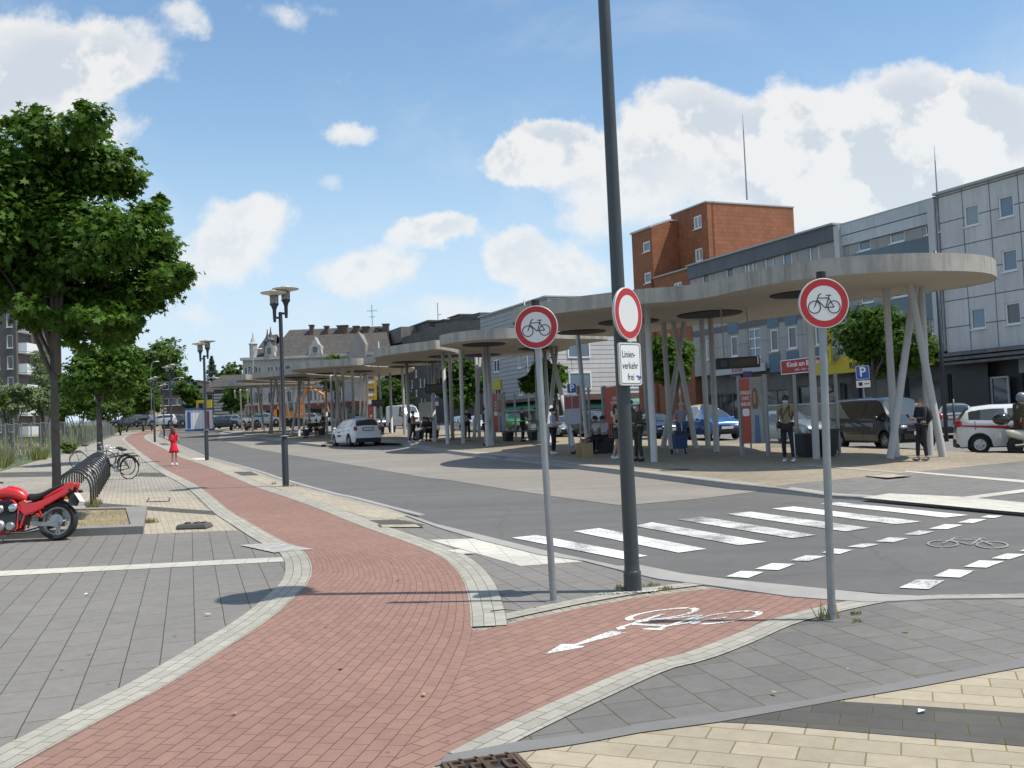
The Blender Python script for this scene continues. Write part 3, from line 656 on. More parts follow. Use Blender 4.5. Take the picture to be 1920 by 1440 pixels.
def text(body,size,loc,rz,m_,parent=None,name='lettering',ext=.01,align='CENTER',flat=False,bold=0,sx=1,rx=PI/2):
    cu=bpy.data.curves.new(name,'FONT'); cu.body=body; cu.size=size; cu.extrude=ext; cu.align_x=align; cu.align_y='CENTER'; cu.resolution_u=2; cu.offset=bold*size
    o=bpy.data.objects.new(name,cu); COL.objects.link(o); dg=bpy.context.evaluated_depsgraph_get(); me=bpy.data.meshes.new_from_object(o.evaluated_get(dg)); bpy.data.objects.remove(o)
    M=Matrix.Translation(loc)@Matrix.Rotation(rz,4,'Z')@Matrix.Rotation(rx,4,'X')@Matrix.Diagonal((sx,1,1,1)); me.transform(M)
    me.materials.clear(); o=finish(name,me,m_,parent); return o
M_blk=mat('black_plastic',(.015,.015,.016),.45); M_bluep=mat('blue_print',(.10,.13,.30),.6)
text('EL - ISSENHOTERIE',.36,(6.4,.765,2.7),0,mat('grey_print',(.17,.19,.25),.6),t,ext=.004)
# window posters of the shop
mb=MB(); mb.box((7.0,1.02,1.2),(1.6,.02,1.9)); mb.box((8.9,1.02,1.2),(.8,.02,1.9)); mb.build('window_poster',mat('pale_blue_poster',(.20,.30,.38),.5,var=.35,vs=1.3),t)
mb=MB(); mb.lathe((5.1,1.0,1.15),[(.0,0),(.42,0.001),(.42,.012),(.0,.013)],16,ax=(0,-1,0)); mb.build('window_poster',mat('white_sticker',(.4,.42,.44),.5),t)
mb=MB(); mb.lathe((5.75,1.0,.85),[(.0,0),(.34,0.001),(.34,.012),(.0,.013)],16,ax=(0,-1,0)); mb.build('window_poster',mat('orange_sticker',(.42,.20,.09),.5),t)
mb=MB(); mb.cyl((-.12,-.14,fz-.6),(-.12,-.14,ztop-.05),.07); mb.build('downpipe',mat('dark_pipe',(.10,.10,.12),.5),t)
mb=MB(); ax_=FQ(1757,363,2)[0]; mb.cyl((ax_,2,ztop-.2),(ax_,2,ztop+2.4),.045,.03); mb.cyl((ax_,2,ztop+2.4),(ax_,2,ztop+3.2),.02,.008); mb.build('antenna',mat('thin_steel',(.3,.31,.33),.4,metal=.5),t)
# --- blue and white framed building
qa=FQ(1569,417)[0]; t=broot('blue_panel_building','grey and blue fronted block with white pilasters beneath light roof panels',0)
zt=FQ(1772,363)[1]-ZB-.12; zt2=FQ(1640,400)[1]-ZB
B1=rect(1606.7,435.6,1633,473,0); B2=rect(1665.6,418,1696.7,459,0); B3=rect(1732,400,1764.4,442,0)
zz=(B1[1]+B2[1]+B3[1])/3; zh=(B1[3]+B2[3]+B3[3])/3
RW=[(B[0],zz,B[2],zh) for B in (B1,B2,B3)]
B4=rect(1744,586,1772,627,0); low=[(B4[0],B4[1],B4[2]-.2,B4[3])]
for k in (1,2): low.append((B4[0]-k*3.6,B4[1],B4[2]-.2-k*3.6,B4[3]))
mid=[(B[0],zz-2.85,B[2],zh-2.85) for B in (B1,B2,B3)]
fz2=FQ(1650,672)[1]-ZB
cellwall('wall',qa+.35,-.5,fz2,zt-1.2,12,RW+low+mid,M_gpan,t)
for k,r in enumerate(RW+low+mid): window(r,t,'s',[M_gl3,M_gl2,M_gl3,M_gl2,M_gl,M_gl,M_gl3,M_gl,M_gl][k])
mb=MB(); mb.box(((qa-.1)/2,-.03,zt-.3),(-qa-.9,.2,.58)); mb.box(((qa-.1)/2,-.02,zt-.9),(-qa-.9,.16,.54)); mb.build('roof_panels',mat('pale_metal_panels',(.45,.47,.48),.35,var=.15,vs=1.2,streak=.3),t)
mb=MB(); mb.box((qa/2,6,zt+.04),(-qa+.1,12.2,.1)); mb.build('roof_edge',M_roofe,t)
for x in (qa+.18,-.27):
    mb=MB(); mb.box((x,-.08,(fz2+zt)/2),(.42,.36,zt-fz2-.02)); mb.build('pilaster',M_lt,t)
mb=MB()
for z0,z1 in ((zz-1.5,zz-.08),(zz-2.85-1.4,zz-2.85-.08)): mb.box(((qa-.1)/2,-.012,(z0+z1)/2),(-qa-1.0,.05,z1-z0))
mb.build('spandrel',M_blued,t)
mb=MB(); mb.box(((qa-.1)/2,-.012,(fz2+B4[1])/2-.02),(-qa-1.0,.05,B4[1]-fz2-.14)); mb.build('spandrel',M_blue,t)
cellwall('ground_floor',qa+.05,-.05,-.6,fz2-.02,11,[(qa+.6,.15,qa+3.6,2.6),(qa+3.9,.15,qa+6.2,2.6),(qa+6.7,.15,qa+8.6,2.5),(qa+9.1,-.4,qa+10.1,2.2)],M_dark2,t,rev=.2,y0=.35)
for r in [(qa+.6,.15,qa+3.6,2.6),(qa+3.9,.15,qa+6.2,2.6),(qa+6.7,.15,qa+8.6,2.5)]: window(r,t,'s',M_shopgl,rev=.2,y0=.35,fr=mat('dark_frame',(.06,.06,.06),.4),name='shop_window')
window((qa+9.1,-.4,qa+10.1,2.2),t,'s',M_gl,rev=.2,y0=.35,fr=M_lt,name='shop_door')
# yellow lettering and pictures on the taxi office window (flat stickers)
M_yel=mat('yellow_sign_paint',(.52,.40,.02),.5); M_ystk=mat('pale_yellow_sticker',(.42,.36,.16),.5)
mb=MB()
def ring(cx_,cz,r,a0,a1,y,w=.05,n=14):
    for i in range(n):
        a=a0+(a1-a0)*i/n; b=a0+(a1-a0)*(i+1)/n
        mb.add([(cx_+(r-w)*math.cos(a),y,cz+(r-w)*math.sin(a)),(cx_+(r+w)*math.cos(a),y,cz+(r+w)*math.sin(a)),(cx_+(r+w)*math.cos(b),y,cz+(r+w)*math.sin(b)),(cx_+(r-w)*math.cos(b),y,cz+(r-w)*math.sin(b))],[(0,3,2,1)])
ring(qa+1.6,.9,.62,.2,2.9,.47); ring(qa+2.6,.9,.62,.2,2.9,.47); ring(qa+2.1,.6,.4,.1,2.9,.47)
for k in range(6): mb.box((qa+7.5,.47,2.2-k*.13),(1.0-.12*(k%3),.008,.05))
mb.box((qa+7.6,.47,.75),(1.6,.008,.8)); mb.box((qa+7.2,.47,1.25),(.12,.008,.3)); mb.box((qa+7.8,.47,1.25),(.2,.008,.25)); mb.box((qa+5.0,.47,1.0),(.3,.008,.5))
mb.build('window_stickers',M_ystk,t)
# --- grey building with dark band
qb=FQ(1293,500)[0]; qe=qa
t=broot('grey_panel_building','long grey panel apartment block with dark blue band below its roof',0)
zr=(FQ(1293,500)[1]+FQ(1560,420)[1])/2-ZB
RA=[rect(1315.6,511,1330,531,0),rect(1360,498,1375.6,519,0),rect(1394.4,488,1419,508,0),rect(1433,478,1450.7,501,0),rect(1465.6,469,1485,495.6,0),rect(1515.6,453,1536,489,0)]
za=sum(r[1] for r in RA)/6; zb_=sum(r[3] for r in RA)/6
za=zb_-1.25
RA=[(r[0],za,r[2],zb_) for r in RA]
RD=[rect(1369,640,1384,669,0),rect(1402,626.7,1427,668,0),rect(1443,628,1460,658,0),rect(1475.6,623,1494.4,654.4,0),rect(1526.7,615.6,1540,651,0),rect(1322,647,1329,680,0)]
zd0=sum(r[1] for r in RD[2:5])/3; zd1=zd0+1.35
RDD=[(r[0],zd0,r[2],zd1) for r in (RD[0],RD[2],RD[3],RD[4],RD[5])]
RG=(RD[1][0],zd0-.25,RD[1][2],zd1+.25)
RCc=[(r[0],zd0+2.75,r[2],zd1+2.75) for r in (RD[0],RD[2],RD[3],RD[4],RD[5])]; RCg=(RG[0],RG[1]+2.75,RG[2],RG[3]+2.75)
fz3=FQ(1450,690)[1]-ZB
cellwall('wall',qb,qe-.03,fz3,zr-.95,12,RA+RDD+[RG,RCg]+RCc,M_gpan,t)
mb=MB(); mb.box(((qb+qe)/2,5.9,zr-.5),(qe-qb-.04,12.2,.88)); mb.build('dark_roof_band',M_gpan2,t)
mb=MB(); mb.box(((qb+qe)/2,5.85,zr-.02),(qe-qb-.02,12.4,.1)); mb.build('roof_edge',M_roofe,t)
for k,r in enumerate(RA): window(r,t,'t' if k==2 else 's',[M_gl,M_gl,M_gl2,M_gl2,M_gl3,M_gl2][k],fw=.1)
for k,r in enumerate(RDD+RCc): window(r,t,'s',[M_gl,M_gl,M_gl,M_gl3,M_gl2][k%5],fw=.1)
for r in (RG,RCg): window(r,t,'g',M_gl3,fw=.08)
mb=MB(); mb.box(((qb+qe)/2,-.01,zd1+.55),(qe-qb-.1,.05,.4)); mb.build('string_course',mat('dark_course',(.10,.105,.11),.6,var=.1),t)
k=0
for r in RDD[:4]+RCc[:4]:
    mb=MB(); mb.box(((r[0]+r[2])/2,-.012,r[1]-.72),(r[2]-r[0]+.25,.05,1.15)); mb.build('blue_spandrel',M_blue,t)
cellwall('ground_floor',qb,qe-.03,-.6,fz3-.02,11,[(qb+.5,.1,qb+4.5,2.4),(qb+5,.1,qb+9,2.4),(qb+9.6,.0,qb+13,2.5),(qb+13.5,.0,qb+17.6,2.5),(qb+18.2,.1,qb+22,2.5)],mat('stone_cladding',(.15,.14,.125),.8,var=.35,vs=2),t,rev=.3,y0=.5)
for r in [(qb+.5,.1,qb+4.5,2.4),(qb+5,.1,qb+9,2.4),(qb+9.6,.0,qb+13,2.5),(qb+13.5,.0,qb+17.6,2.5),(qb+18.2,.1,qb+22,2.5)]: window(r,t,'t',M_shopgl,rev=.3,y0=.5,fr=mat('grey_frame',(.2,.2,.2),.4),name='shop_window')
GQ=(qb,qe,fz3)
a=FQ(1341,697); b=FQ(1440,689)
mb=MB(); mb.box(((a[0]+b[0])/2,.2,(a[1]+b[1])/2-ZB),(b[0]-a[0],.6,.42)); s1=mb.build('kiosk_sign_board',mat('pale_board',(.42,.43,.44),.6),None); s1.location=(P1.x,P1.y,ZB); s1.rotation_euler=(0,0,RZF)
# re-home sign pieces: each shop sign is a thing of its own
def sign_thing(name,label,px0,py0,px1,py1,h,m_,txt,tm,tsize,y=-.1,th=.12,cat='shop sign',extra=None,dz=0,bold=.02,sx=1,border=None):
    a=FQ(px0,py0); b=FQ(px1,py1); cq=(a[0]+b[0])/2; cz=(a[1]+b[1])/2-ZB
    p=P1-FD*cq; r=thing(name,label,cat,(p.x,p.y,ZB+cz),RZF)
    mb=MB(); mb.box((0,y,0),(b[0]-a[0],th,h)); mb.build('board',m_,r)
    if border:
        bb=MB(); w=b[0]-a[0]; 
        for s in(-1,1): bb.box((0,y-.02,s*(h/2+.02)),(w+.08,th,.05)); bb.box((s*(w/2+.02),y-.02,0),(.05,th,h-.02))
        bb.build('frame',border,r)
    if txt: text(txt,tsize,(0,y-th/2-.008,dz),0,tm,r,ext=.006,bold=bold,sx=sx)
    if extra: extra(r,b[0]-a[0],y-th/2-.01)
    return r
bpy.data.objects.remove(s1)
M_wtxt=mat('white_lettering',(.8,.8,.78),.5); M_redp=mat('red_print',(.42,.03,.03),.5)
sign_thing('kiosk_sign','long pale fascia with small red word Kiosk under grey flats',1341,697,1440,689,.5,mat('pale_board',(.40,.41,.42),.6,var=.1),'Kiosk',mat('faded_red',(.35,.12,.12),.5),.5,y=-.2)
def kx(r,w,y):
    text('tabak - lotto - presse',.2,(0,y-.002,-.2),0,M_wtxt,r,ext=.004)
sign_thing('station_kiosk_sign','red shop sign reading Kiosk am Bahnhof in white letters',1473,690,1562,679,.78,M_redp,'Kiosk am Bahnhof',M_wtxt,.42,y=-.25,border=M_wtxt,dz=.12,extra=kx)
# yellow taxi sign band
def tx(r,w,y):
    mb=MB()
    for i in range(5):
        x=-w/2+2.2+i*.28; mb.lathe((x,y+.07,.28+.12*math.sin(i*.8)),[(0,0),(.26,.001),(.26,.05),(0,.051)],14,ax=(0,-1,0))
    mb.box((-w/2+2.7,y+.05,.25),(1.6,.06,.3)); mb.build('skyline_cutout',M_yel,r)
    text('TAXI',.62,(-w/2+6.3,y-.0,.62),0,M_blk,r,ext=.01,bold=.03)
    mb=MB(); mb.box((-w/2+6.3,y+.06,.62),(2.5,.08,.66)); mb.build('upper_board',M_yel,r)
    text('25 00 0',.62,(w/2-2.6,y,0),0,M_blk,r,ext=.01,bold=.03); text('Ruf',.5,(w/2-5.4,y,0),0,M_blk,r,ext=.01,bold=.02)
sign_thing('taxi_office_sign','long yellow fascia sign of the taxi office above dark windows',1537,692,1758,671,.72,M_yel,None,None,.5,y=-.3,th=.16,extra=tx)
# projecting vertical taxi sign
p=P1-FD*FQ(1572,640)[0]-FN*.75; t=thing('vertical_taxi_sign','tall narrow yellow sign with stacked black letters on white pilaster','shop sign',(p.x,p.y,FQ(1572,625)[1]),RZF)
mb=MB(); mb.box((0,0,0),(.5,.16,3.3)); mb.build('board',M_yel,t)
for i,ch in enumerate('TAXI'): text(ch,.62,(0,-.09,1.15-i*.78),0,M_blk,t,ext=.01,bold=.03)
# --- red tile building
t=broot('tiled_building','orange brown tile clad block with tall windowless side wall and stepped bay',0)
ins=2.2
cq,cz=FQ(1325,379,ins); fq=FQ(1262,402,ins)[0]
zt=cz-ZB; zl=FQ(1260,513)[1]-ZB
# depth of the side wall from its right image edge
p0=P1-FD*cq+FN*ins; r=pray(1487,384); k=(p0.x*FD.x+p0.y*FD.y)/(r.x*FD.x+r.y*FD.y); pe=CP+r*k; dep=(Vector((pe.x,pe.y))-p0).dot(FN)
def rI(px0,py0,px1,py1,ins_): return rect(px0,py0,px1,py1,0,ins_)
RT_=[rI(1299,401,1316,432,ins),rI(1302,463,1318,493,ins)]; SL=[rI(1270,415,1273,443,ins),rI(1273,475,1276,502,ins)]
cellwall('upper_block',fq-.3,cq,-.6,zt,dep,RT_+SL,M_tile,t,y0=ins)
for r in RT_: window(r,t,'d',M_gl2,y0=ins,fw=.12)
for r in SL: window(r,t,'s',M_gl,y0=ins,fw=.03,fr=mat('brown_frame',(.1,.04,.02),.5))
mb=MB(); mb.box(((fq-.3+cq)/2,ins+dep/2-.02,zt+.04),(cq-fq+.4,dep+.15,.1)); mb.build('roof_edge',M_roofe,t)
mb=MB(); aq=cq+1.2-4; ax_=FQ(1401,380,ins+2.5)[0]; mb.cyl((ax_,ins+2.5,zt),(ax_,ins+2.5,zt+5.0),.06,.04); mb.cyl((ax_,ins+2.5,zt+5.0),(ax_,ins+2.5,zt+6.2),.03,.01); mb.build('antenna',MATS['thin_steel'],t)
# bay on the street side
bq0=FQ(1184,440)[0]; bq1=FQ(1222,440)[0]; bz=(FQ(1184,437)[1]+FQ(1222,428)[1])/2-ZB; bz2=FQ(1240,396,2.2)[1]-ZB
WB=[rect(1204,450,1219,475,0),rect(1207,508.5,1221,533,0)]
cellwall('bay',bq0,bq1,-.6,bz,ins+2,WB,M_tile,t)
for r in WB: window(r,t,'s',M_gl3,fw=.12)
mb=MB(); zt_b=zt-.55
mb.add([(bq0,0,bz),(bq1,0,bz),(bq1,1.7,zt_b),(bq0,1.7,zt_b),(bq0,ins+1.9,zt_b),(bq1,ins+1.9,zt_b),(bq0,ins+1.9,bz),(bq1,ins+1.9,bz)],[(0,1,2,3),(3,2,5,4),(1,7,5,2),(0,3,4,6)]); mb.build('bay_top',M_tile,t)
mb=MB()
for x in (bq0+.12,bq1-.12): mb.hexa([(x-.14,-.06,bz),(x+.14,-.06,bz),(x+.14,1.65,zt_b+.02),(x-.14,1.65,zt_b+.02)],[(x-.14,-.1,bz+.12),(x+.14,-.1,bz+.12),(x+.14,1.6,zt_b+.14),(x-.14,1.6,zt_b+.14)])
mb.box(((bq0+bq1)/2,-.04,bz+.04),(bq1-bq0+.1,.16,.14)); mb.box(((bq0+bq1)/2,3.2,zt_b+.06),(bq1-bq0+.1,3.0,.12)); mb.build('zinc_trim',M_lt,t)
# low front part with roof terrace
lz=(FQ(1229,521)[1]+FQ(1292,504)[1])/2-ZB; lw=rect(1262,527,1279,548,0)
cellwall('front_wing',bq1+.02,qb-.02,-.6,lz,ins+.2,[(lw[0],lw[3]-1.3,lw[2],lw[3]),(lw[0]-4,lw[3]-1.3,lw[2]-4,lw[3])],M_tile,t)
for a in (0,-4): window((lw[0]+a,lw[3]-1.3,lw[2]+a,lw[3]),t,'d',M_gl2,fw=.1)
mb=MB(); mb.box(((bq1+qb)/2,-.03,lz+.04),(qb-bq1-.1,.2,.1)); mb.build('parapet_cap',M_roofe,t)
TERR=(P1-FD*((bq1+qb)/2-1)+FN*3.2,lz+ZB)
# --- clad building left of the side street
qc=FQ(1025,555)[0]; qd=FQ(900,598)[0]
t=broot('board_clad_building','pale horizontally clad house with grey street front and green awnings',0)
zt=(FQ(1025,555)[1]+FQ(930,588)[1])/2-ZB
fzE=3.1
WE=[rect(905,607,914,619,0),rect(920,604,932,618,0),rect(925,694,937,713,0),rect(970,688,979,705,0)]
WE=[(r[0],r[1],max(r[2],r[0]+1),r[3]) for r in WE]
WE[0]=(WE[0][0],zt-2.9,WE[0][2],zt-1.7); WE[1]=(WE[1][0],zt-2.9,WE[1][2],zt-1.7)
WE[2]=(WE[2][0],3.8,WE[2][2],5.1); WE[3]=(WE[3][0],3.8,WE[3][2],5.1)
WE+= [(WE[2][0],6.4,WE[2][2],7.7),(WE[3][0],6.4,WE[3][2],7.7)]
cellwall('wall',qd,qc-.05,fzE,zt,14,WE,M_clad2,t)
for r in WE: window(r,t,'d',M_gl,fw=.12)
# side wall with its own windows: a thin block turned to the side street
sroot=None
mb=MB(); mb.box((qc-.02,7,fzE+(zt-fzE)/2-.05),(.06,13.9,zt-fzE-.1)); mb.build('side_wall',M_clad,t)
for (y0_,z0_) in ((3.0,6.9),(3.0,4.0),(8.5,6.9),(8.5,4.0)):
    mb=MB(); w_=2.3; h_=1.5; x=qc+.04
    mb.box((x,y0_,z0_),(.08,w_,.12)); mb.box((x,y0_,z0_+h_),(.08,w_,.12)); mb.box((x,y0_-w_/2+.06,z0_+h_/2),(.08,.12,h_-.12)); mb.box((x,y0_+w_/2-.06,z0_+h_/2),(.08,.12,h_-.12)); mb.box((x,y0_,z0_+h_/2),(.07,.08,h_-.12))
    f=mb.build('window',M_frame,t); mb=MB(); mb.box((x-.02,y0_,z0_+h_/2),(.03,w_-.1,h_-.1)); mb.build('pane',M_gl3,f)
mb=MB(); mb.box(((qc+qd)/2,6.9,zt+.05),(qc-qd+.2,14.3,.14)); mb.build('roof_edge',M_roofe,t)
cellwall('ground_floor',qd,qc+.05,-.8,fzE-.02,13,[(qd+1,.0,qd+5,2.4),(qd+6,0,qd+11,2.4),(qd+12,0,qc-1,2.4)],M_dark2,t,y0=.3)
for r in [(qd+1,.0,qd+5,2.4),(qd+6,0,qd+11,2.4),(qd+12,0,qc-1,2.4)]: window(r,t,'t',M_shopgl,y0=.3,fr=MATS['dark_frame'],name='shop_window')
M_awn=mat('green_awning',(.045,.20,.15),.7,var=.1)
for x0,x1 in ((qd+6.5,qc-.6),):
    mb=MB(); mb.hexa([(x0,-1.5,2.45),(x1,-1.5,2.45),(x1,.25,3.05),(x0,.25,3.05)],[(x0,-1.5,2.5),(x1,-1.5,2.5),(x1,.25,3.1),(x0,.25,3.1)]); mb.box(((x0+x1)/2,-1.5,2.33),(x1-x0,.03,.22)); mb.build('awning',M_awn,t)
mb=MB(); mb.hexa([(qc+.1,1,2.45),(qc+1.6,1,2.2),(qc+1.6,11,2.2),(qc+.1,11,2.45)],[(qc+.1,1,3.05),(qc+1.6,1,2.5),(qc+1.6,11,2.5),(qc+.1,11,3.05)]); mb.build('awning',M_awn,t)
mb=MB(); mb.box(((qc+qd)/2,-.5,3.25),(qc-qd-.6,1.2,.3)); mb.build('canopy_fascia',mat('brown_fascia',(.10,.06,.05),.6,var=.2),t)
mb=MB(); mb.box((qc+1.2,4.5,3.2),(2.2,7,.5)); mb.box((qc+1.0,2.4,3.85),(.7,.5,.8)); mb.build('side_porch',MATS['brown_fascia'],t)
a=FQ(934,722); mb=MB(); mb.box((a[0],-.1,a[1]-ZB),(1.9,.12,1.0)); mb.build('yellow_shop_board',mat('dull_yellow',(.45,.36,.03),.6),t)
# --- dark slate buildings
t=broot('slate_building','dark slate clad flat roofed block with narrow white window strips',0)
qs0=FQ(752,606)[0]; qs1=FQ(899,600)[0]; zs=FQ(899,598.5)[1]-ZB-.1
zs1=FQ(797,619)[1]-ZB
slots=[]
for (x0,y0_,x1,y1) in [(130,240,160,345),(80,375,100,490),(190,360,215,480),(245,355,265,470),(135,505,165,605),(205,620,225,740),(255,630,275,740)]:
    slots.append(rect(760+x0/7.2,660+y0_/7.2,760+x1/7.2,660+y1/7.2,0))
slots=[(r[0],r[1],max(r[2],r[0]+.45),r[3]) for r in slots]
cellwall('wall',qs0,qd-.03,-.8,zs1,12,slots,M_slate,t)
for r in slots: window(r,t,'s',M_gl2,fw=.14)
mb=MB(); h=zs-zs1
mb.add([(qd-14,0,zs1),(qd-.05,0,zs1),(qd-.05,0,zs),(qd-14,0,zs1+.4),(qd-14,10,zs1),(qd-.05,10,zs1),(qd-.05,10,zs),(qd-14,10,zs1+.4)],[(0,1,2,3),(4,7,6,5),(3,2,6,7),(1,5,6,2),(0,3,7,4)]); mb.build('sloping_parapet',M_slate,t)
for (x0,x1,y0_,y1) in [(853,874,600,615),(831,844,607,618)]:
    a=FQ(x0,y0_,4); b=FQ(x1,y1,4); mb=MB(); mb.box(((a[0]+b[0])/2,4,(a[1]+b[1])/2-ZB),(b[0]-a[0],1.4,a[1]-b[1]+.6)); mb.box(((a[0]+b[0])/2,4,a[1]-ZB+.25),(b[0]-a[0]+.5,1.9,.1)); mb.build('chimney',M_conc,t)
a=FQ(821,590,4); mb=MB(); mb.cyl((a[0],4,zs1),(a[0],4,zs1+4.2),.05); mb.cyl((a[0],4,zs1+2.6),(a[0]+1.2,4,zs1+2.6),.04); mb.cyl((a[0]-.7,4,zs1+1),(a[0]+1,4,zs1+1),.03); mb.build('antenna',MATS['thin_steel'],t)
a=FQ(752,606,2)[0]; b=FQ(803,606,2); z_=b[1]-ZB; mb=MB(); mb.box(((a+b[0])/2,7,(z_+zs1)/2),(b[0]-a,9.8,z_-zs1+.6)); mb.box(((a+b[0])/2,7,z_+.3),(b[0]-a+.4,10.2,.2)); mb.build('stair_tower',M_slate,t)
t=broot('flat_roof_building','low grey concrete flat roofed block with stained parapet beyond the slate house',0)
qf0=FQ(664,640)[0]; zf_=FQ(700,631)[1]-ZB
mb=MB(); mb.box(((qf0+qs0)/2,6,zf_-1.0),(qs0-qf0-.2,12,2.0)); mb.build('parapet',M_conc,t)
cellwall('wall',qf0+1,qs0-.1,-.8,zf_-2.0,10,[(qf0+2+3*k,zf_-4.2,qf0+4.2+3*k,zf_-2.8) for k in range(4)],M_slate,t,y0=1)
for k in range(4): window((qf0+2+3*k,zf_-4.2,qf0+4.2+3*k,zf_-2.8),t,'d',M_gl,y0=1,fw=.12)
# ---------- old gabled house far down the street (own frame facing the viewer) ----------
def HR(px,py,Y): p=D(px,py,Y); return p
YH=128.0; g=3.15
def facing(name,label,Y,pxc,cat='building'):
    c=D(pxc,790,Y); return thing(name,label,cat,(c.x,c.y,g),0),c
t,c=facing('old_gabled_house','old white stucco house with dark tiled roof, turrets and many chimneys',YH,540)
def L(px,py,dy=0):   # local coordinates on a plane facing the viewer
    p=D(px,py,YH+dy); return (p.x-c.x,dy,p.z-g)
M_stucco=mat('old_white_stucco',(.40,.40,.385),.8,var=.18,vs=1.2,streak=.25); M_roof=panelmat('old_dark_roof_tiles',(.075,.065,.055),.4,.35,0,(.04,.035,.03),.2,.15,(0,0,0),.03,off=.5)
def R2(x0,y0_,x1,y1):
    a=L(x0,y0_); b=L(x1,y1); return (a[0],b[2],b[0],a[2])
e=L(455,680); f=L(660,673); ze=L(560,671)[2]
ws=[]
for k,x in enumerate([463,472,483,506,521,533,545,560,578,592,606,622,638]):
    a=L(x,680); ws.append((a[0]-.45,ze-2.6,a[0]+.45,ze-.9)); ws.append((a[0]-.45,ze-5.9,a[0]+.45,ze-4.2))
cellwall('wall',e[0],f[0]+4,0,ze,14,ws,M_stucco,t,rev=.2)
for r in ws: window(r,t,'d',M_gl,rev=.2,fw=.09)
mb=MB(); mb.box(((e[0]+f[0]+4)/2,-.15,ze+.1),(f[0]+4-e[0]+.4,.7,.35)); mb.box(((e[0]+f[0]+4)/2,-.06,ze-3.3),(f[0]+4-e[0]+.2,.25,.25)); mb.box(((e[0]+f[0]+4)/2,-.06,3.2),(f[0]+4-e[0]+.2,.3,.3)); mb.build('cornice',M_stucco,t)
mb=MB(); mb.box(((e[0]+f[0]+4)/2,-.3,2.7),(f[0]+3-e[0],.8,.5)); mb.build('shop_fascia',mat('dark_red_fascia',(.12,.03,.03),.6,var=.2),t)
for k in range(7):
    x=e[0]+1.2+k*2.6
    mb=MB(); mb.box((x,-.03,1.2),(1.9,.1,2.3)); mb.build('shopfront',M_shopgl,t)
rz=L(560,618,6)[2]; x0=L(505,618,6)[0]; xa=L(543,618,6)[0]; xb=L(722,618,6)[0]; xr=L(735,670,0)[0]
mb=MB(); X0=L(515,671)[0]-1
mb.add([(X0,-.2,ze+.2),(xr,-.2,ze+.2),(xb,6,rz),(xa,6,rz),(X0,13,ze+.2),(xr,13,ze+.2)],[(0,1,2,3),(5,4,3,2),(4,0,3),(1,5,2)]); mb.build('roof',M_roof,t)
mb=MB(); mb.add([(e[0]+1,-.1,ze+.2),(X0+1,-.1,ze+.2),(X0+.5,4,ze+3.6),(e[0]+2.2,4,ze+3.4),(e[0]+1,10,ze+.2),(X0+1,10,ze+.2)],[(0,1,2,3),(4,3,2,5),(0,3,4)]); mb.build('roof',M_roof,t)
for (x0_,x1_,yt) in [(581,588,611),(609,616,613),(633,652,612),(663,673,613),(680,692,614),(705,711,616),(718,729,609)]:
    a=L(x0_,yt,5); b=L(x1_,yt,5); mb=MB(); mb.box(((a[0]+b[0])/2,5,a[2]-1.2),(b[0]-a[0],.9,2.4)); mb.box(((a[0]+b[0])/2,5,a[2]+.03),(b[0]-a[0]+.2,1.1,.15)); mb.build('chimney',mat('old_chimney_brick',(.11,.075,.06),.85,var=.3),t)
# stepped white dormer gables
def gable(px0,px1,ptop,pbase,label=None):
    a=L(px0,pbase,-.6); b=L(px1,pbase,-.6); tp=L((px0+px1)/2,ptop,-.6); w=b[0]-a[0]; m_=(a[0]+b[0])/2; z0=ze+.25; z1=tp[2]
    P=[(a[0],z0),(b[0],z0),(b[0]-w*.12,z0+(z1-z0)*.25),(b[0]-w*.12,z0+(z1-z0)*.5),(b[0]-w*.3,z0+(z1-z0)*.62),(m_,z1),(a[0]+w*.3,z0+(z1-z0)*.62),(a[0]+w*.12,z0+(z1-z0)*.5),(a[0]+w*.12,z0+(z1-z0)*.25)]
    mb=MB(); mb.extr(P,'y',-.5,1.5); gb=mb.build('dormer_gable',M_stucco,t)
    mb=MB(); mb.add([(a[0],1.5,z0),(b[0],1.5,z0),(m_,1.5,z1-.5),(m_,5,z1-.5)],[(0,1,2),(0,2,3),(2,1,3)]); mb.build('dormer_roof',M_roof,gb)
    mb=MB(); mb.box((m_,-.55,z0+(z1-z0)*.3),(w*.28,.08,(z1-z0)*.3)); mb.build('pane',M_gl,gb)
gable(494,516,631,672); gable(577,605,631,672)
for px_,pt in ((474,624),(501,617),(507,613)):
    a=L(px_,pt,0); mb=MB(); mb.lathe((a[0],0,ze),[(.5,0),(.5,(a[2]-ze)*.55),(.62,(a[2]-ze)*.58),(.35,(a[2]-ze)*.66),(.1,(a[2]-ze)*.85),(.04,(a[2]-ze))],10); mb.build('turret',M_stucco if px_<480 else mat('slate_spire',(.06,.065,.07),.6),t)
gx=L(671,640,0); P=[(L(657,664)[0],ze-2),(L(688,664)[0],ze-2),(L(688,664)[0],ze+1.4),(L(674,623)[0],L(674,623)[2]),(L(657,664)[0],ze+1.2)]
mb=MB(); mb.extr(P,'y',-1.2,4); mb.build('side_gable',mat('grey_render',(.24,.23,.22),.8,var=.15),t)
a=L(698,600,5); mb=MB(); mb.cyl((a[0],5,rz),(a[0],5,rz+2.8),.05); mb.cyl((a[0]-.7,5,rz+2),(a[0]+.7,5,rz+2),.04); mb.cyl((a[0]-.4,5,rz+1.2),(a[0]+.4,5,rz+1.2),.04); mb.build('antenna',MATS['thin_steel'],t)
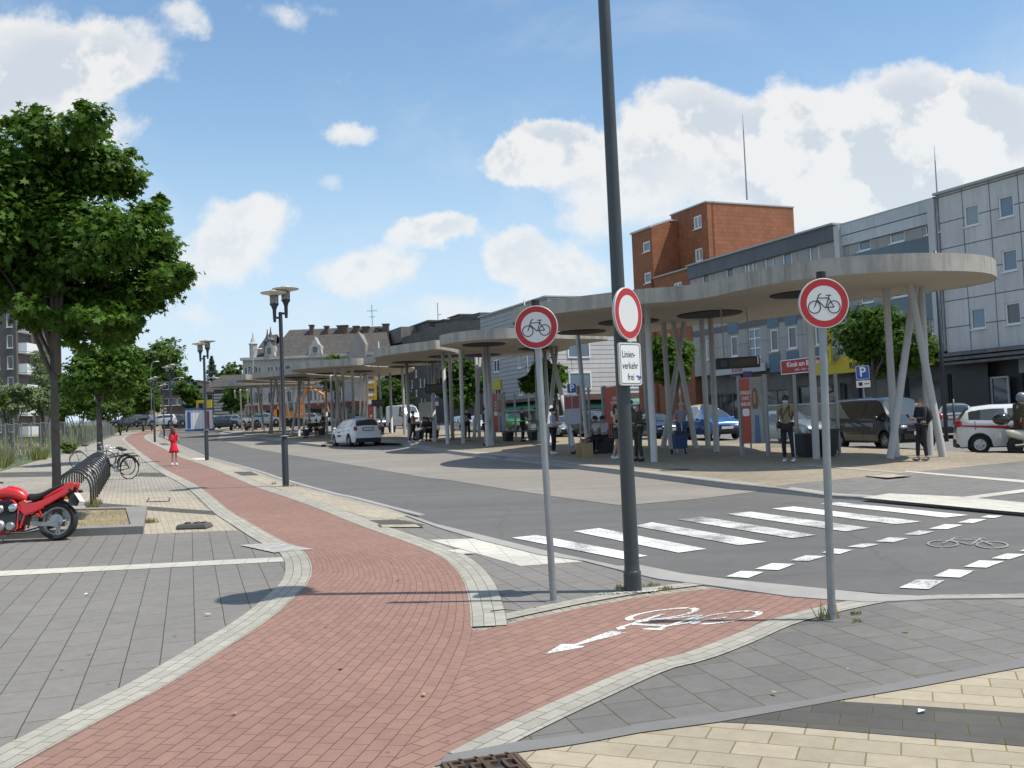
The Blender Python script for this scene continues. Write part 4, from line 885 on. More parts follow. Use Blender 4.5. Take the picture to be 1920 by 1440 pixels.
# ---------- far left buildings ----------
def simple_block(name,label,Y,px0,px1,ptop,zb,depth,m_,rows,cols,wsz,pane=M_gl,roofm=None,over=.3,frame=None,rz=0,style='s'):
    a=D(px0,ptop,Y); b=D(px1,ptop,Y); w=b.x-a.x; h=(a.z+b.z)/2-zb
    t=thing(name,label,'building',(a.x,Y,zb),rz)
    ws=[]
    for r in range(rows):
        for c_ in range(cols):
            x=w*(c_+.5)/cols; z=h*(r+.45)/rows+.3; ws.append((x-wsz[0]/2,z,x+wsz[0]/2,z+wsz[1]))
    cellwall('wall',0,w,-1,h,depth,ws,m_,t,rev=.15)
    for r in ws: window(r,t,style,pane,rev=.15,fw=.09,fr=frame)
    mb=MB(); mb.box((w/2,depth/2-.05,h+.08),(w+over,depth+over,.16)); mb.build('roof_edge',roofm or M_conc,t)
    return t,w,h
M_brn=panelmat('brown_brick',(.10,.082,.072),.25,.08,0,(.08,.075,.07),.15,.1,(0,0,0),.01,off=.5)
simple_block('brown_brick_block','dark brown brick block with flat roof behind the street trees on the left',168,289,372,716,3.8,12,M_brn,3,6,(1.1,1.2))
t,w,h=simple_block('beige_low_house','low beige rendered house beyond the parked cars at the bend',165,238,290,748,3.8,10,mat('beige_render',(.36,.32,.24),.8,var=.1),2,3,(1.2,1.1))
t,w,h=simple_block('louvre_block','dark block striped with pale horizontal louvres beside the last canopy',150,401,425,731,3.6,10,M_dark2,1,2,(1.2,1.2))
mb=MB()
for k in range(9): mb.box((w/2,-.1,1.5+k*(h-2)/8.5),(w,.12,.32))
mb.build('louvre',mat('pale_louvre',(.30,.31,.32),.6),t,)
t,w,h=simple_block('dark_gabled_house','dark house with steep grey roof behind the yellow sign',172,372,455,735,3.8,10,M_brn,2,6,(1.1,1.2))
mb=MB(); mb.add([(-.3,-.3,h),(w+.3,-.3,h),(w+.3,5,h+3.2),(2.5,5,h+3.2),(-.3,10.3,h),(w+.3,10.3,h)],[(0,1,2,3),(5,4,3,2),(4,0,3),(1,5,2)]); mb.build('roof',M_roof,t)
# high-rise
t,w,h=simple_block('tower_block','dark brown high rise with white balconies at the left edge',120,-70,28,520,2.5,12,mat('dark_tower_brick',(.10,.086,.086),.8,var=.1,vs=1),8,4,(.75,1.6),frame=M_frame,pane=M_gl)
mb=MB(); 
for r in range(8):
    z=h*(r+.45)/8+.2; mb.box((w+.55,2,z+.2),(1.05,3.2,1.05)); mb.box((w+.5,2,z-.45),(1.1,3.3,.14))
mb.build('balcony',mat('white_balcony',(.72,.72,.72),.6),t); mb=MB(); mb.box((w+.55,6,h/2),(1.2,3,h)); mb.build('stair_bay',MATS['dark_tower_brick'],t)
# container
t=thing('site_container','white cabin with blue roof edge and blue and red door strips','container',(D(352,800,92).x,92,D(352,811.5,92).z-.0),rad(14))
a=D(348,800,92); b=D(397,800,92); w=b.x-a.x; h=D(360,766,92).z-D(360,808.5,92).z
t.location=(a.x,92,D(352,808.5,92).z)
M_cab=panelmat('white_ribbed_cabin',(.72,.72,.71),.3,9,0,(.50,.50,.50),.02,.06,(0,0,0),.03)
mb=MB(); mb.box((w/2,1.2,h/2),(w,2.4,h-.3)); mb.build('body',M_cab,t)
M_blu=mat('strong_blue',(.02,.08,.28),.5); mb=MB(); mb.box((w/2,1.2,h-.08),(w+.08,2.5,.16)); mb.build('roof_rail',M_blu,t); mb=MB(); mb.box((w/2,1.2,.08),(w+.08,2.5,.16)); mb.build('floor_rail',M_blu,t)
mb=MB(); mb.box((.32,-.03,h*.48),(.3,.05,h*.72)); mb.build('blue_door_strip',M_blu,t)
mb=MB(); mb.box((w-.5,-.03,h*.48),(.34,.05,h*.74)); mb.build('red_door_strip',mat('strong_red',(.38,.02,.05),.5),t)
# ================= BUS STATION ROOFS =================
CHH=4.62; CTH=.40
M_can=mat('weathered_canopy_concrete',(.38,.355,.315),.85,var=.16,vs=3.2,bump=.3,bs=30,streak=.5)
M_soff=mat('canopy_soffit',(.405,.37,.305),.9,var=.10,vs=1.5)
M_colm=mat('grey_column_paint',(.42,.415,.405),.5,var=.10,vs=3,streak=.1)
M_hollow_shade=mat('painted_hollow_shade',(.018,.018,.018),.8)  # near-black colour painting the shade inside roof openings and drain
def smoothloop(P,k=7):
    n=len(P); out=[]
    for i in range(n):
        a,b,c,d=[Vector(P[(i+j)%n]) for j in (-1,0,1,2)]
        for q in range(k):
            t=q/k; out.append(.5*((2*b)+(c-a)*t+(2*a-5*b+4*c-d)*t*t+(3*b-a-3*c+d)*t**3))
    return out
def canopy(label,P,cols,holes,th=CTH):
    """free-form concrete roof slab with dark discs, painted shade for openings, round clusters of leaning columns"""
    cx_=sum(p[0] for p in P)/len(P); cy=sum(p[1] for p in P)/len(P)
    t=thing('canopy_roof',label,'bus station roof',(cx_,cy,GS*cy+PH),0,'cloud shaped concrete canopies of the bus station')
    z0=GS*cy+PH
    Q=smoothloop(P); n=len(Q)
    area=sum(Q[i].x*Q[(i+1)%n].y-Q[(i+1)%n].x*Q[i].y for i in range(n))
    if area<0: Q=Q[::-1]
    def pt(x,y,h): return (x-cx_,y-cy,GS*y+h-z0)
    for nm,h,m_,up in (('soffit',CHH,M_soff,False),('roof_top',CHH+th,M_can,True)):
        bm=bmesh.new(); vs=[bm.verts.new(pt(q.x,q.y,h)) for q in Q]; f=bm.faces.new(vs); bmesh.ops.triangulate(bm,faces=[f])
        bm.normal_update()
        for f in bm.faces:
            if (f.normal.z>0)!=up: f.normal_flip()
        me=bpy.data.meshes.new(nm); bm.to_mesh(me); bm.free(); finish(nm,me,m_,t)
    mb=MB()
    for q in Q: mb.v.append(pt(q.x,q.y,CHH-.012)); mb.v.append(pt(q.x,q.y,CHH+th+.01))
    for i in range(n): j=(i+1)%n; mb.f.append((2*i,2*j,2*j+1,2*i+1)); mb.mi.append(0)
    mb.build('fascia',M_can,t,smooth=True)
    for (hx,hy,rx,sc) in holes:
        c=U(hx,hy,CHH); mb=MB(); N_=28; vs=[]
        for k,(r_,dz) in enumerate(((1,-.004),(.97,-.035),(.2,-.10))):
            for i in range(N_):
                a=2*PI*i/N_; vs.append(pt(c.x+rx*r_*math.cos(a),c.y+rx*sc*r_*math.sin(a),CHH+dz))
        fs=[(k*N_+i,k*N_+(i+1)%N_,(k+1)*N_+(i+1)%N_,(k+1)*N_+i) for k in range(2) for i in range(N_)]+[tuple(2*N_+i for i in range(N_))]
        mb.add(vs,fs); mb.build('oculus_shade_disc',M_hollow_shade,t)  # dark disc painted in for the shade of an opening; slab stays closed
    for (bx,by,tx,ty) in cols:
        b=U(bx,by,PH); tt=U(tx,ty,CHH)
        v=tt-b; 
        mb=MB(); mb.cyl(pt(b.x,b.y,PH-.02),pt(tt.x,tt.y,CHH+.02),.098,.092,16)
        c=mb.build('column',M_colm,t,smooth=False); c.data.shade_smooth()
        try: c.data.set_sharp_from_angle(angle=rad(40))
        except Exception: pass
    return t
PA=[(0.1,33.2),(0.4,31.6),(0.9,30.8),(1.6,29.8),(2.4,29.1),(3.7,28.1),(4.8,27.7),(5.5,26.9),(5.9,25.7),(6.4,24.5),(7.0,23.6),(7.9,23.0),(8.8,22.85),(10.0,23.0),(11.2,23.6),(12.1,24.6),(12.7,26.0),(12.5,27.4),(11.8,28.4),(10.8,29.2),(10.15,30.6),(10.2,32.5),(10.1,34.6),(9.3,36.0),(8.3,37.0),(7.4,37.4),(6.7,38.1),(6.3,39.6),(5.5,41.2),(4.4,41.9),(3.2,41.2),(2.5,39.8),(2.1,38.2),(1.2,36.6),(.4,35)]
canopy('nearest cloud shaped concrete roof, behind the right bicycle prohibition sign',PA,
 [(1227,867,1213,578),(1221,843,1199,583),(1259,842,1244,606),(1305,841,1262,604),(1243,841,1283,604),(1328,840,1315,600),(1344,849,1332,598),(1531,860,1516,548),(1680,856,1661,542),(1669,860,1716,536),(1768,856,1706,533),(1744,853,1727,538)],
 [(1330,588.5,1.05,1.45),(1178,603,1.06,1.3),(1500,551,.8,1.3)])
PB_=[(-3.1,44.4),(-2.95,43),(-2.3,41.8),(-1.5,41),(-.6,40.6),(.4,40.8),(1.6,41.6),(2.6,42.7),(3.7,43.4),(4.4,44.8),(3.7,46.5),(2.95,48.5),(3.0,51),(2.6,53.5),(1.2,56),(-.5,56.8),(-1.7,56.2),(-2.3,54.5),(-2.4,52),(-2.3,49),(-2.6,46.5)]
canopy('second concrete roof, behind the left bicycle prohibition sign',PB_,
 [(840,834,830,661),(849,825,843,660),(869,832,863,657),(889,821,900,671),(899,821,892.6,671),(915,838,907,650),(922,836,915,650),(1012,830,1004,660),(1031,832,1021,658),(1075,838,1032,650),(1025,838,1044,650),(1103,842,1083,628)],
 [(1090,622,.96,1.4),(1005,653,.9,1.4),(907,645.5,.98,1.5),(905,665.5,1.0,1.6),(832,668,.85,1.6)])
PC=[(-3.35,46.3),(-4.1,47),(-5.1,48.1),(-6.4,50.0),(-7.15,52),(-7.4,54.5),(-7.9,57),(-8.75,59),(-8.4,61),(-7.6,63),(-6.3,64),(-5.0,63.2),(-4,60.5),(-3.1,57.5),(-2.75,54),(-2.75,50)]
canopy('third concrete roof, above the seated group left of the slate house',PC,
 [(759,815,754,691),(768,827,762,681),(815,830,811,681),(716,812,711,702),(735,813,731,699)],
 [(766,678.7,.98,1.6),(811,678,.8,1.6),(754,687,.9,1.6)])
PD=[(-8.95,59.7),(-10.1,59.6),(-11.6,60.3),(-13.2,61.6),(-14.1,63.8),(-14.4,67),(-14,70),(-13.2,73.5),(-12.5,78),(-11.5,81.5),(-9.6,80.5),(-8.2,77.5),(-7.2,73),(-6.7,68.5),(-6.9,65.4),(-8.1,64),(-8.9,62)]
canopy('fourth concrete roof, above the white hatchback',PD,
 [(643,815,627,690),(647,812,642,689),(665,815,660,688.5),(597,790,596,715),(613.5,817,611,713),(624,820,620.5,703),(581,792,579,712),(627,810,636,712),(675,795,677,700),(684,795,683,702),(690,800,688,701)],
 [(676,696,.95,1.8),(615,700,.8,1.8),(603,709,.6,1.8)])
PE=[(-14.5,68.4),(-16.5,71),(-18.3,73),(-19.6,75.2),(-20.0,78),(-19.4,82),(-18,86),(-16,89),(-13.5,88),(-12.5,84),(-13.2,78),(-13.9,74),(-14.4,71)]
canopy('fifth concrete roof, thick with leaning columns behind the nearest street lamp',PE,
 [(510,812.5,507.5,712.5),(505,813,516,712),(531,810,518,712),(561,819,560,710),(546,817.5,566,710),(545,802,535,728),(580,812,579,712),(525,806,524,722),(570,808,569,716),(552,800,551,722)],
 [(557,707.5,.9,2.0),(565,712,.7,2)])
PF_=[(-20.3,76.5),(-21.3,77.5),(-22.1,79.5),(-22.5,83),(-21.8,87),(-20,90),(-17.6,91),(-17.5,88.5),(-19.2,85),(-20.15,80.5)]
canopy('sixth and smallest concrete roof, between the last two',PF_,[(474,808,470.6,724),(496,808,482,722.5),(492,805,490,721),(486,802,485,724)],[])
PG=[(-22.2,91),(-24,90.6),(-26.5,91.2),(-28.3,93),(-28.8,96),(-27.8,100),(-25,103),(-21,103),(-18.5,99),(-18.5,94.5),(-20,92)]
canopy('farthest concrete roof, beside the white cabin',PG,[(454,807,450.6,731),(468,801,463,731),(444,799,440,733)],[])
# ================= STREET LAMPS =================
M_pole=mat('dark_lamp_paint',(.030,.036,.045),.4,var=.12,vs=4); M_lglass=mat('lamp_glass',(.72,.74,.72),.1,trans=.8,spec=.6); M_refl=mat('lamp_reflector',(.62,.58,.50),.4)
def lamp_post(label,x,y,H,hd=0):
    t=thing('street_lamp',label,'street lamp',(x,y,GS*y),0,'double headed street lamps along the cycle path')
    mb=MB(); mb.lathe((0,0,0),[(.085,-.05),(.085,1.25),(.075,1.27),(.072,1.29),(.058,1.32),(.052,H-.92),(.05,H-.75),(.0,H-.74)],16); mb.build('pole',M_pole,t,auto=40)
    mb=MB(); mb.lathe((0,0,1.33),[(.05,0),(.12,.004),(.12,.02),(.05,.026)],14); mb.build('collar',mat('pale_collar',(.4,.4,.38),.5),t)
    for s,dz in ((-1,-.06),(1,.06)):
        dx=.13*s; dy=.10*s; c=(dx,dy,H-.86+dz)
        mb=MB(); mb.cyl((dx*.3,dy*.3,c[2]+.02),(dx,dy,c[2]+.02),.03,n=8); mb.lathe(c,[(.035,-.1),(.045,.0),(.05,.22),(.075,.30),(.115,.36),(.125,.38),(.0,.382)],14)
        hd_=mb.build('lamp_holder',M_pole,t,auto=35)
        mb=MB(); mb.lathe(c,[(.112,.384),(.118,.62),(.112,.622),(.106,.386)],14); mb.build('glass_cylinder',M_lglass,hd_,smooth=True)
        mb=MB(); mb.lathe(c,[(.018,.39),(.024,.47),(.03,.58),(.0,.6)],8); mb.build('lamp_tube',M_refl,hd_,smooth=True)
        for a in (0,2.09,4.19):
            pass
        mb=MB(); mb.lathe(c,[(.10,.60),(.34,.655),(.345,.668),(.34,.68),(.12,.70),(.11,.74),(.0,.745)],22); mb.build('shade_disc',M_refl,hd_,auto=40)
        mb=MB(); mb.lathe(c,[(.325,.6625),(.348,.664),(.348,.674),(.325,.676)],22); mb.build('shade_rim',M_pole,hd_)
    return t
lp=[]
for (px_,py_,top,nm) in [(536,912,533,'nearest double headed street lamp, in front of the concrete roofs'),(388,863,636,'street lamp standing just right of the girl in red'),(None,61.8,0,'street lamp directly behind the girl in red'),(None,79.6,0,'slim street lamp left of the girl, at the bend of the cycle path'),(None,97.5,0,'small street lamp beside the letter sign near the parked cars')]:
    if px_: p=U(px_,py_,.03)
    else:
        px2={61.8:322,79.6:290,97.5:308}[py_]; d_=pray(px2,815); p=Vector((d_.x/d_.y*py_,py_,0))
    lamp_post(nm,p.x,p.y,5.34)
# a tall luminaire post right next to the viewer carries the two white signs
PP=U(1187,1108,.034)
t=thing('tall_lamp_post','thick dark lamp post rising out of the picture between the bicycle signs','lamp post',PP,0)
t.rotation_euler=(0,rad(-.15),0)
M_post=mat('blue_grey_post_paint',(.042,.050,.052),.36,var=.16,vs=3,streak=.15)
mb=MB(); mb.lathe((0,0,0),[(.088,-.05),(.09,.0),(.088,.62),(.088,.70),(.080,.72),(.078,.74),(.075,.9),(.058,7.0),(.0,7.01)],28)
mb.v=[(a,b,c) for a,b,c in mb.v]; 
t.children
o=mb.build('pole',M_post,t,auto=30)
# in the photo the stepped foot is short
for v in o.data.vertices:
    if .5<v.co.z<.95: v.co.z*=.28 if v.co.z<.8 else .3
for s in (-1,1):
    mb=MB(); mb.lathe((s*.16,s*.1,6.6+s*.05),[(.04,-.1),(.05,.2),(.12,.32),(.12,.55),(.35,.62),(.35,.64),(.1,.70),(.0,.71)],20); mb.build('luminaire',M_pole,t,auto=40)
# ================= SIGNS =================
M_red=mat('sign_red',(.40,.012,.014),.4); M_swh=mat('sign_white',(.62,.62,.61),.45); M_galv=mat('galvanised_steel',(.30,.32,.325),.42,metal=.55,var=.2,vs=8,streak=.2); M_black=mat('sign_black',(.012,.012,.013),.5)
M_alu=mat('sign_rim_aluminium',(.50,.49,.46),.45,metal=.3)
def disc(r0,r1,y,n=48):
    mb=MB(); vs=[]; 
    for i in range(n):
        a=2*PI*i/n; vs.append((r1*math.cos(a),y,r1*math.sin(a)))
    if r0<=0: mb.add(vs,[tuple(range(n))])
    else:
        vs2=[(r0*math.cos(2*PI*i/n),y,r0*math.sin(2*PI*i/n)) for i in range(n)]
        mb.add(vs+vs2,[(i,(i+1)%n,n+(i+1)%n,n+i) for i in range(n)])
    return mb
def round_sign(t,R,cz,yaw,bike=True,y0=-.055,cx0=0):
    M=Matrix.Translation((cx0,0,cz))@Matrix.Rotation(yaw,4,'Z')
    def put(mb,name,m_,par=t,**k):
        mb.v=[tuple(M@Vector(p)) for p in mb.v]; return mb.build(name,m_,par,**k)
    mb=MB(); mb.lathe((0,y0+.03,0),[(.0,0),(R-.004,0),(R,.004),(R,.026),(R-.003,.03),(R-.012,.03),(R-.013,.026),(0,.026)],48,ax=(0,-1,0)); pl=put(mb,'sign_plate',M_alu,auto=35)
    y=y0-.0005
    put(disc(R*.955,R*.985,y,56),'white_edge',M_swh,pl); put(disc(R*.70,R*.955,y-.0008),'red_ring',M_red,pl); put(disc(0,R*.70,y-.0004),'white_face',M_swh,pl)
    if bike:
        mb=MB(); s=R*.78
        for k,q in enumerate(stroke_quads(bike_strokes(),.052)):
            mb.add([((p.x)*s,y-.002-.00004*(k%7),(p.y-.2)*s) for p in q],[(0,3,2,1)])
        put(mb,'bicycle_symbol',M_black,pl)
    return pl
def sign_post(name,label,base,toppx,Rr,yaw,H,capx=0,lean=(0,0)):
    p=U(*base,.034); t=thing(name,label,'traffic sign',p,0,'round signs forbidding bicycles')
    tt=D(*toppx,p.y); t.rotation_euler=(0,math.atan2(tt.x-p.x,tt.z-p.z),0)
    mb=MB(); mb.cyl((0,0,-.05),(0,0,H),.033,.033,20); mb.build('post',M_galv,t,auto=40)
    mb=MB(); mb.lathe((0,0,H-.02),[(.038,-.03),(.04,.0),(.04,.035),(.0,.04)],14); mb.build('cap',M_black,t,auto=40)
    mb=MB(); mb.lathe((0,0,-.01),[(.06,0),(.075,.004),(.075,.014),(.034,.018)],18); mb.build('foot_ring',M_galv,t)
    round_sign(t,Rr,H-Rr-.045,yaw)
    for dz in (-.13,.13):
        mb=MB(); mb.lathe((0,0,H-Rr-.045+dz),[(.037,-.012),(.041,-.01),(.041,.01),(.037,.012)],14); mb.build('clamp',M_galv,t)
    return t
sign_post('bicycle_ban_sign','left round bicycle prohibition sign on thin leaning grey post',(1038,1127),(1004,573),.211,rad(-9),2.895)
sign_post('bicycle_ban_sign','right round bicycle prohibition sign, in front of the nearest roof',(1560,1163),(1539,508),.212,rad(2),2.90)
# no-vehicles disc and its text plate hang on the tall post
zc_=D(1173,588,PP.y-.1)
yaw=rad(52)
t=thing('no_vehicles_sign','white disc with red ring mounted turned on the tall dark lamp post','traffic sign',(zc_.x+.012,PP.y-.10,zc_.z-.25),yaw)
round_sign(t,.262,.25,0,bike=False,y0=-.02)
mb=MB(); mb.box((0,.03,.25),(.05,.05,.4)); mb.build('bracket',M_galv,t)
zc2=D(1178,683,PP.y-.1); yaw2=rad(40)
t=thing('text_plate_sign','white plate reading Linienverkehr frei below the red ringed disc','traffic sign',(zc2.x+.005,PP.y-.11,zc2.z),yaw2)
W_,H_=.315,.425
def rrect(w,h,r,n=5):
    P=[]
    for cx_,cz,a0 in ((w/2-r,h/2-r,0),(-w/2+r,h/2-r,PI/2),(-w/2+r,-h/2+r,PI),(w/2-r,-h/2+r,PI*1.5)):
        for i in range(n+1): a=a0+PI/2*i/n; P.append((cx_+r*math.cos(a),cz+r*math.sin(a)))
    return P
mb=MB(); mb.extr(rrect(W_,H_,.03),'y',-.022,.0); mb.build('plate',M_alu,t)
mb=MB(); P=rrect(W_-.018,H_-.018,.026); mb.add([(p[0],-.0228,p[1]) for p in P],[tuple(range(len(P)))]); mb.build('white_face',mat('plate_white',(.70,.70,.69),.45),t)
mb=MB(); Po=rrect(W_-.032,H_-.032,.022); Pi=rrect(W_-.046,H_-.046,.018); n=len(Po); mb.add([(p[0],-.0235,p[1]) for p in Po]+[(p[0],-.0235,p[1]) for p in Pi],[(i,(i+1)%n,n+(i+1)%n,n+i) for i in range(n)]); mb.build('black_border',M_black,t)
for s,z in (('Linien-',.095),('verkehr',-.018),('frei',-.13)):
    text(s,.098,(-.118 if s!='frei' else -.05,-.0238,z),0,M_black,t,ext=.0008,align='LEFT',sx=.72)
mb=MB(); random.seed(3)
for k in range(7): mb.box(((.112)+.008*random.uniform(-3,3),-.0245-.0002*k,-.13+.006*random.uniform(-3,3)),(.04 if k%2 else .008,.0006,.006 if k%2 else .035),)
mb.build('blue_scribble',mat('blue_ink',(.03,.05,.35),.5),t)
mb=MB(); mb.box((0,.03,0),(.05,.06,.3)); mb.build('bracket',M_galv,t)
# ================= SHELTERS, BOARDS, BENCHES, BINS =================
M_sglass=mat('shelter_glass',(.75,.80,.80),.04,trans=1.0,spec=.5); M_grey=mat('shelter_grey',(.28,.285,.285),.5,var=.08)
M_pred=mat('poster_red',(.46,.075,.04),.5,var=.08,vs=3); M_bench=mat('dark_bench_metal',(.022,.026,.027),.5)
def post(mb,x,y,h,r=.035): mb.cyl((x,y,-.02),(x,y,h),r,r,10)
def poster_panel(label,pl,pr,text_lines,h=2.35,figure=True,bot=.33,group='advertising panels between grey posts'):
    a=U(*pl,PH); b=U(*pr,PH); w=(b-a).length; rz=math.atan2(b.y-a.y,b.x-a.x)
    t=thing('advert_panel',label,'advertising panel',a,rz,group)
    for x in (0,w): mb=MB(); mb.box((x,0,h/2-.01),(.09,.11,h+.02)); mb.build('post',M_grey,t)
    mb=MB(); mb.box((w/2,0,(h-.06+bot)/2),(w-.1,.06,h-.06-bot)); mb.build('case',M_grey,t)
    z0=bot+.03; z1=h-.09; k=w-.14; x0=.07
    RW_=.42 if figure else 1.0; rd=MB(); y=-.034; rd.quad((x0,y,z0),(x0+k*RW_,y,z0),(x0+k*RW_,y,z1),(x0,y,z1)); rd.build('poster',M_pred,t)
    if figure:
        bg_=MB(); bg_.quad((x0+k*RW_,y,z0),(x0+k,y,z0),(x0+k,y,z1),(x0+k*RW_,y,z1)); bg_.build('poster_photo',mat('poster_grey_photo',(.28,.27,.25),.5,var=.4,vs=4),t)
        hh=z1-z0; c=x0+k*.63
        def shape(P,m_,nm,yy): q=MB(); q.add([(c+p[0]*k,yy,z0+p[1]*hh) for p in P],[tuple(range(len(P)))]); q.build(nm,m_,t)
        shape([(-.22,0),(.34,0),(.34,.3),(.3,.5),(.12,.56),(-.12,.56),(-.2,.45)],mat('poster_pale_coat',(.36,.35,.35),.5,var=.2,vs=6),'poster_photo',y-.002)
        shape([(-.08,.0),(.2,.0),(.16,.42),(-.02,.42)],mat('poster_blue_cloth',(.10,.17,.30),.5,var=.3,vs=6),'poster_photo',y-.004)
        shape([(-.1,.52),(.12,.52),(.16,.7),(.1,.83),(0,.86),(-.09,.82),(-.13,.7)],mat('poster_hair',(.20,.10,.045),.5,var=.2),'poster_photo',y-.006)
        shape([(-.05,.6),(.05,.6),(.075,.7),(.05,.79),(-.05,.79),(-.07,.7)],mat('poster_skin',(.42,.22,.15),.5),'poster_photo',y-.008)
    for i,s in enumerate(text_lines): text(s,.15,(x0+k*RW_*.5,y-.004,z1-.42-.17*i),0,MATS['white_lettering'],t,ext=.002,bold=.02,sx=.42 if figure else .62)
    P=rrect(k*.36*(.9 if figure else 1.3),.22,.06); q=MB(); q.add([(x0+k*RW_*.5+p[0],y-.004,z1-1.0+p[1]) for p in P],[tuple(range(len(P)))]); q.build('speech_bubble',MATS['white_lettering'],t)
    return t
poster_panel('red poster with a long haired figure beside the masked man',(1392,853),(1441,853.5),['SCHNELLEN','SCHUTZ','MASKE AUF'])
poster_panel('orange red poster behind the woman in the black top',(1138,838),(1178,839),['KEINE','LEHRSTELLE','GEHABT?'],figure=False)
poster_panel('weathered red poster below the board clad house',(928,823),(948,823.5),['KEINE','KOMPRO','MISSE'],h=2.4)
poster_panel('small distant red poster beneath the yellow direction board',(692,806),(703,806),['NEU'],h=2.3,figure=False)
def board(label,pl,pr,z0,z1,red=True):
    a=U(*pl,PH); b=U(*pr,PH); w=(b-a).length; rz=math.atan2(b.y-a.y,b.x-a.x)
    t=thing('timetable_board',label,'timetable board',a,rz,'timetable boards of the bus stops')
    for x in (.1,w-.1): mb=MB(); mb.cyl((x,.03,-.02),(x,.03,z0+.1),.025,n=8); mb.build('post',M_grey,t)
    mb=MB(); mb.box((w/2,0,(z0+z1)/2),(w,.06,z1-z0)); mb.build('case',M_grey,t)
    h=z1-z0; zc3=z0+h*.52; y=-.032
    for i,(x0,x1) in enumerate(((.03,w/2-.02),(w/2+.02,w-.03))):
        mb=MB(); mb.quad((x0,y,z0+.04),(x1,y,z0+.04),(x1,y,zc3-.02),(x0,y,zc3-.02)); mb.build('timetable',mat('timetable_paper',(.27,.28,.32),.4,var=.25,vs=9),t)
        if red: mb=MB(); mb.quad((x0,y,zc3+.02),(x1,y,zc3+.02),(x1,y,z1-.04),(x0,y,z1-.04)); mb.build('red_notice',mat('dark_red_notice',(.17,.02,.025),.4,var=.25,vs=7),t)
    return t
board('timetable board with two red notices above the seated pair',(1063,852),(1093,852.5),1.02,2.0)
board('small grey timetable board beside the bench of the black clad group',(788,815),(812,815.5),.9,2.1,red=False)
def glass_screen(label,pts,h=2.3):
    P=[U(x,y,PH) for x,y in pts]; c=P[0]
    t=thing('glass_shelter_screen',label,'shelter screen',c,0,'glass wind screens of the bus stops')
    for p in P: mb=MB(); q=p-c; mb.cyl((q.x,q.y,q.z-.02),(q.x,q.y,q.z+h),.05,n=12); mb.build('post',M_grey,t)
    for a,b in zip(P[:-1],P[1:]):
        a=a-c; b=b-c; mb=MB(); d_=(b-a); d_.z=0; n_=Vector((-d_.y,d_.x,0)).normalized()*.004
        e=d_.normalized()*.06
        A=a+e; B_=b-e; z0=.25; z1=h-.85
        mb.hexa([A-n_+Vector((0,0,z0)),B_-n_+Vector((0,0,z0)),B_+n_+Vector((0,0,z0)),A+n_+Vector((0,0,z0))],[A-n_+Vector((0,0,z1)),B_-n_+Vector((0,0,z1)),B_+n_+Vector((0,0,z1)),A+n_+Vector((0,0,z1))]); mb.build('glass_pane',M_sglass,t)
        mb=MB(); mb.cyl(A+Vector((0,0,z1)),B_+Vector((0,0,z1)),.03,n=8); mb.build('top_rail',mat('pale_rail',(.45,.46,.46),.4),t)
    return t
glass_screen('glass screen behind the masked man, right of the red poster',[(1441,856),(1497,856),(1574,853)])
glass_screen('glass screen above the concrete bench beside the pale trouser poster',[(948,826),(968,827),(1008,825)])
glass_screen('glass screen between the timetable board and the orange red poster',[(1108,841),(1134,840)])
def bench(label,p0,p1,back=True,ends=True):
    a=U(*p0,PH); b=U(*p1,PH); w=(b-a).length; rz=math.atan2(b.y-a.y,b.x-a.x)
    t=thing('bench',label,'bench',a,rz,'dark benches on trough feet')
    mb=MB(); mb.box((w/2,0,.46),(w,.45,.07)); mb.build('seat',M_bench,t)
    for x in (.28,w-.28):
        mb=MB(); mb.hexa([(x-.17,-.17,0),(x+.17,-.17,0),(x+.17,.17,0),(x-.17,.17,0)],[(x-.27,-.2,.42),(x+.27,-.2,.42),(x+.27,.2,.42),(x-.27,.2,.42)]); mb.build('foot',mat('dark_concrete_foot',(.035,.037,.037),.8,var=.2),t)
    if back:
        mb=MB()
        for k in range(int(w/.12)+1): mb.box((k*.12+.02,.22+.04,.72),(.018,.018,.44))
        for z in (.55,.93): mb.box((w/2,.26,z),(w,.022,.03))
        mb.build('backrest',M_bench,t)
    return t
bench('bench under the seated pair, left of the tall post',(1100,849),(1146,850)); bench('bench of the black clad group left of the slate house',(783,823),(818,824)); bench('empty bench right of the white hatchback',(712,812),(738,812.5),back=False)
bench('bench below the glass screen near the green car',(948,827),(1006,829)); bench('bench of the dark seated pair behind the nearest street lamp',(572,817),(606,817.5)); bench('distant bench of the man beside the small blue board',(461,807),(480,807))
def bin_(label,p,h=.95,r=.3,m_=None):
    a=U(*p,PH); t=thing('litter_bin',label,'litter bin',a,rad(20),'dark litter bins on the platform')
    mb=MB(); mb.hexa([(-r*.75,-r*.75,.06),(r*.75,-r*.75,.06),(r*.75,r*.75,.06),(-r*.75,r*.75,.06)],[(-r,-r,h),(r,-r,h),(r,r,h),(-r,r,h)]); mb.build('body',m_ or M_bench,t)
    mb=MB(); mb.box((0,0,h+.03),(2*r+.05,2*r+.05,.05)); mb.box((0,0,.03),(r*1.2,r*1.2,.06)); mb.build('rim',M_bench,t)
bin_('litter bin right behind the masked man',(1512,857),.60,.27); bin_('litter bin beside the column behind the right bicycle sign',(1549,856),.70,.27); 
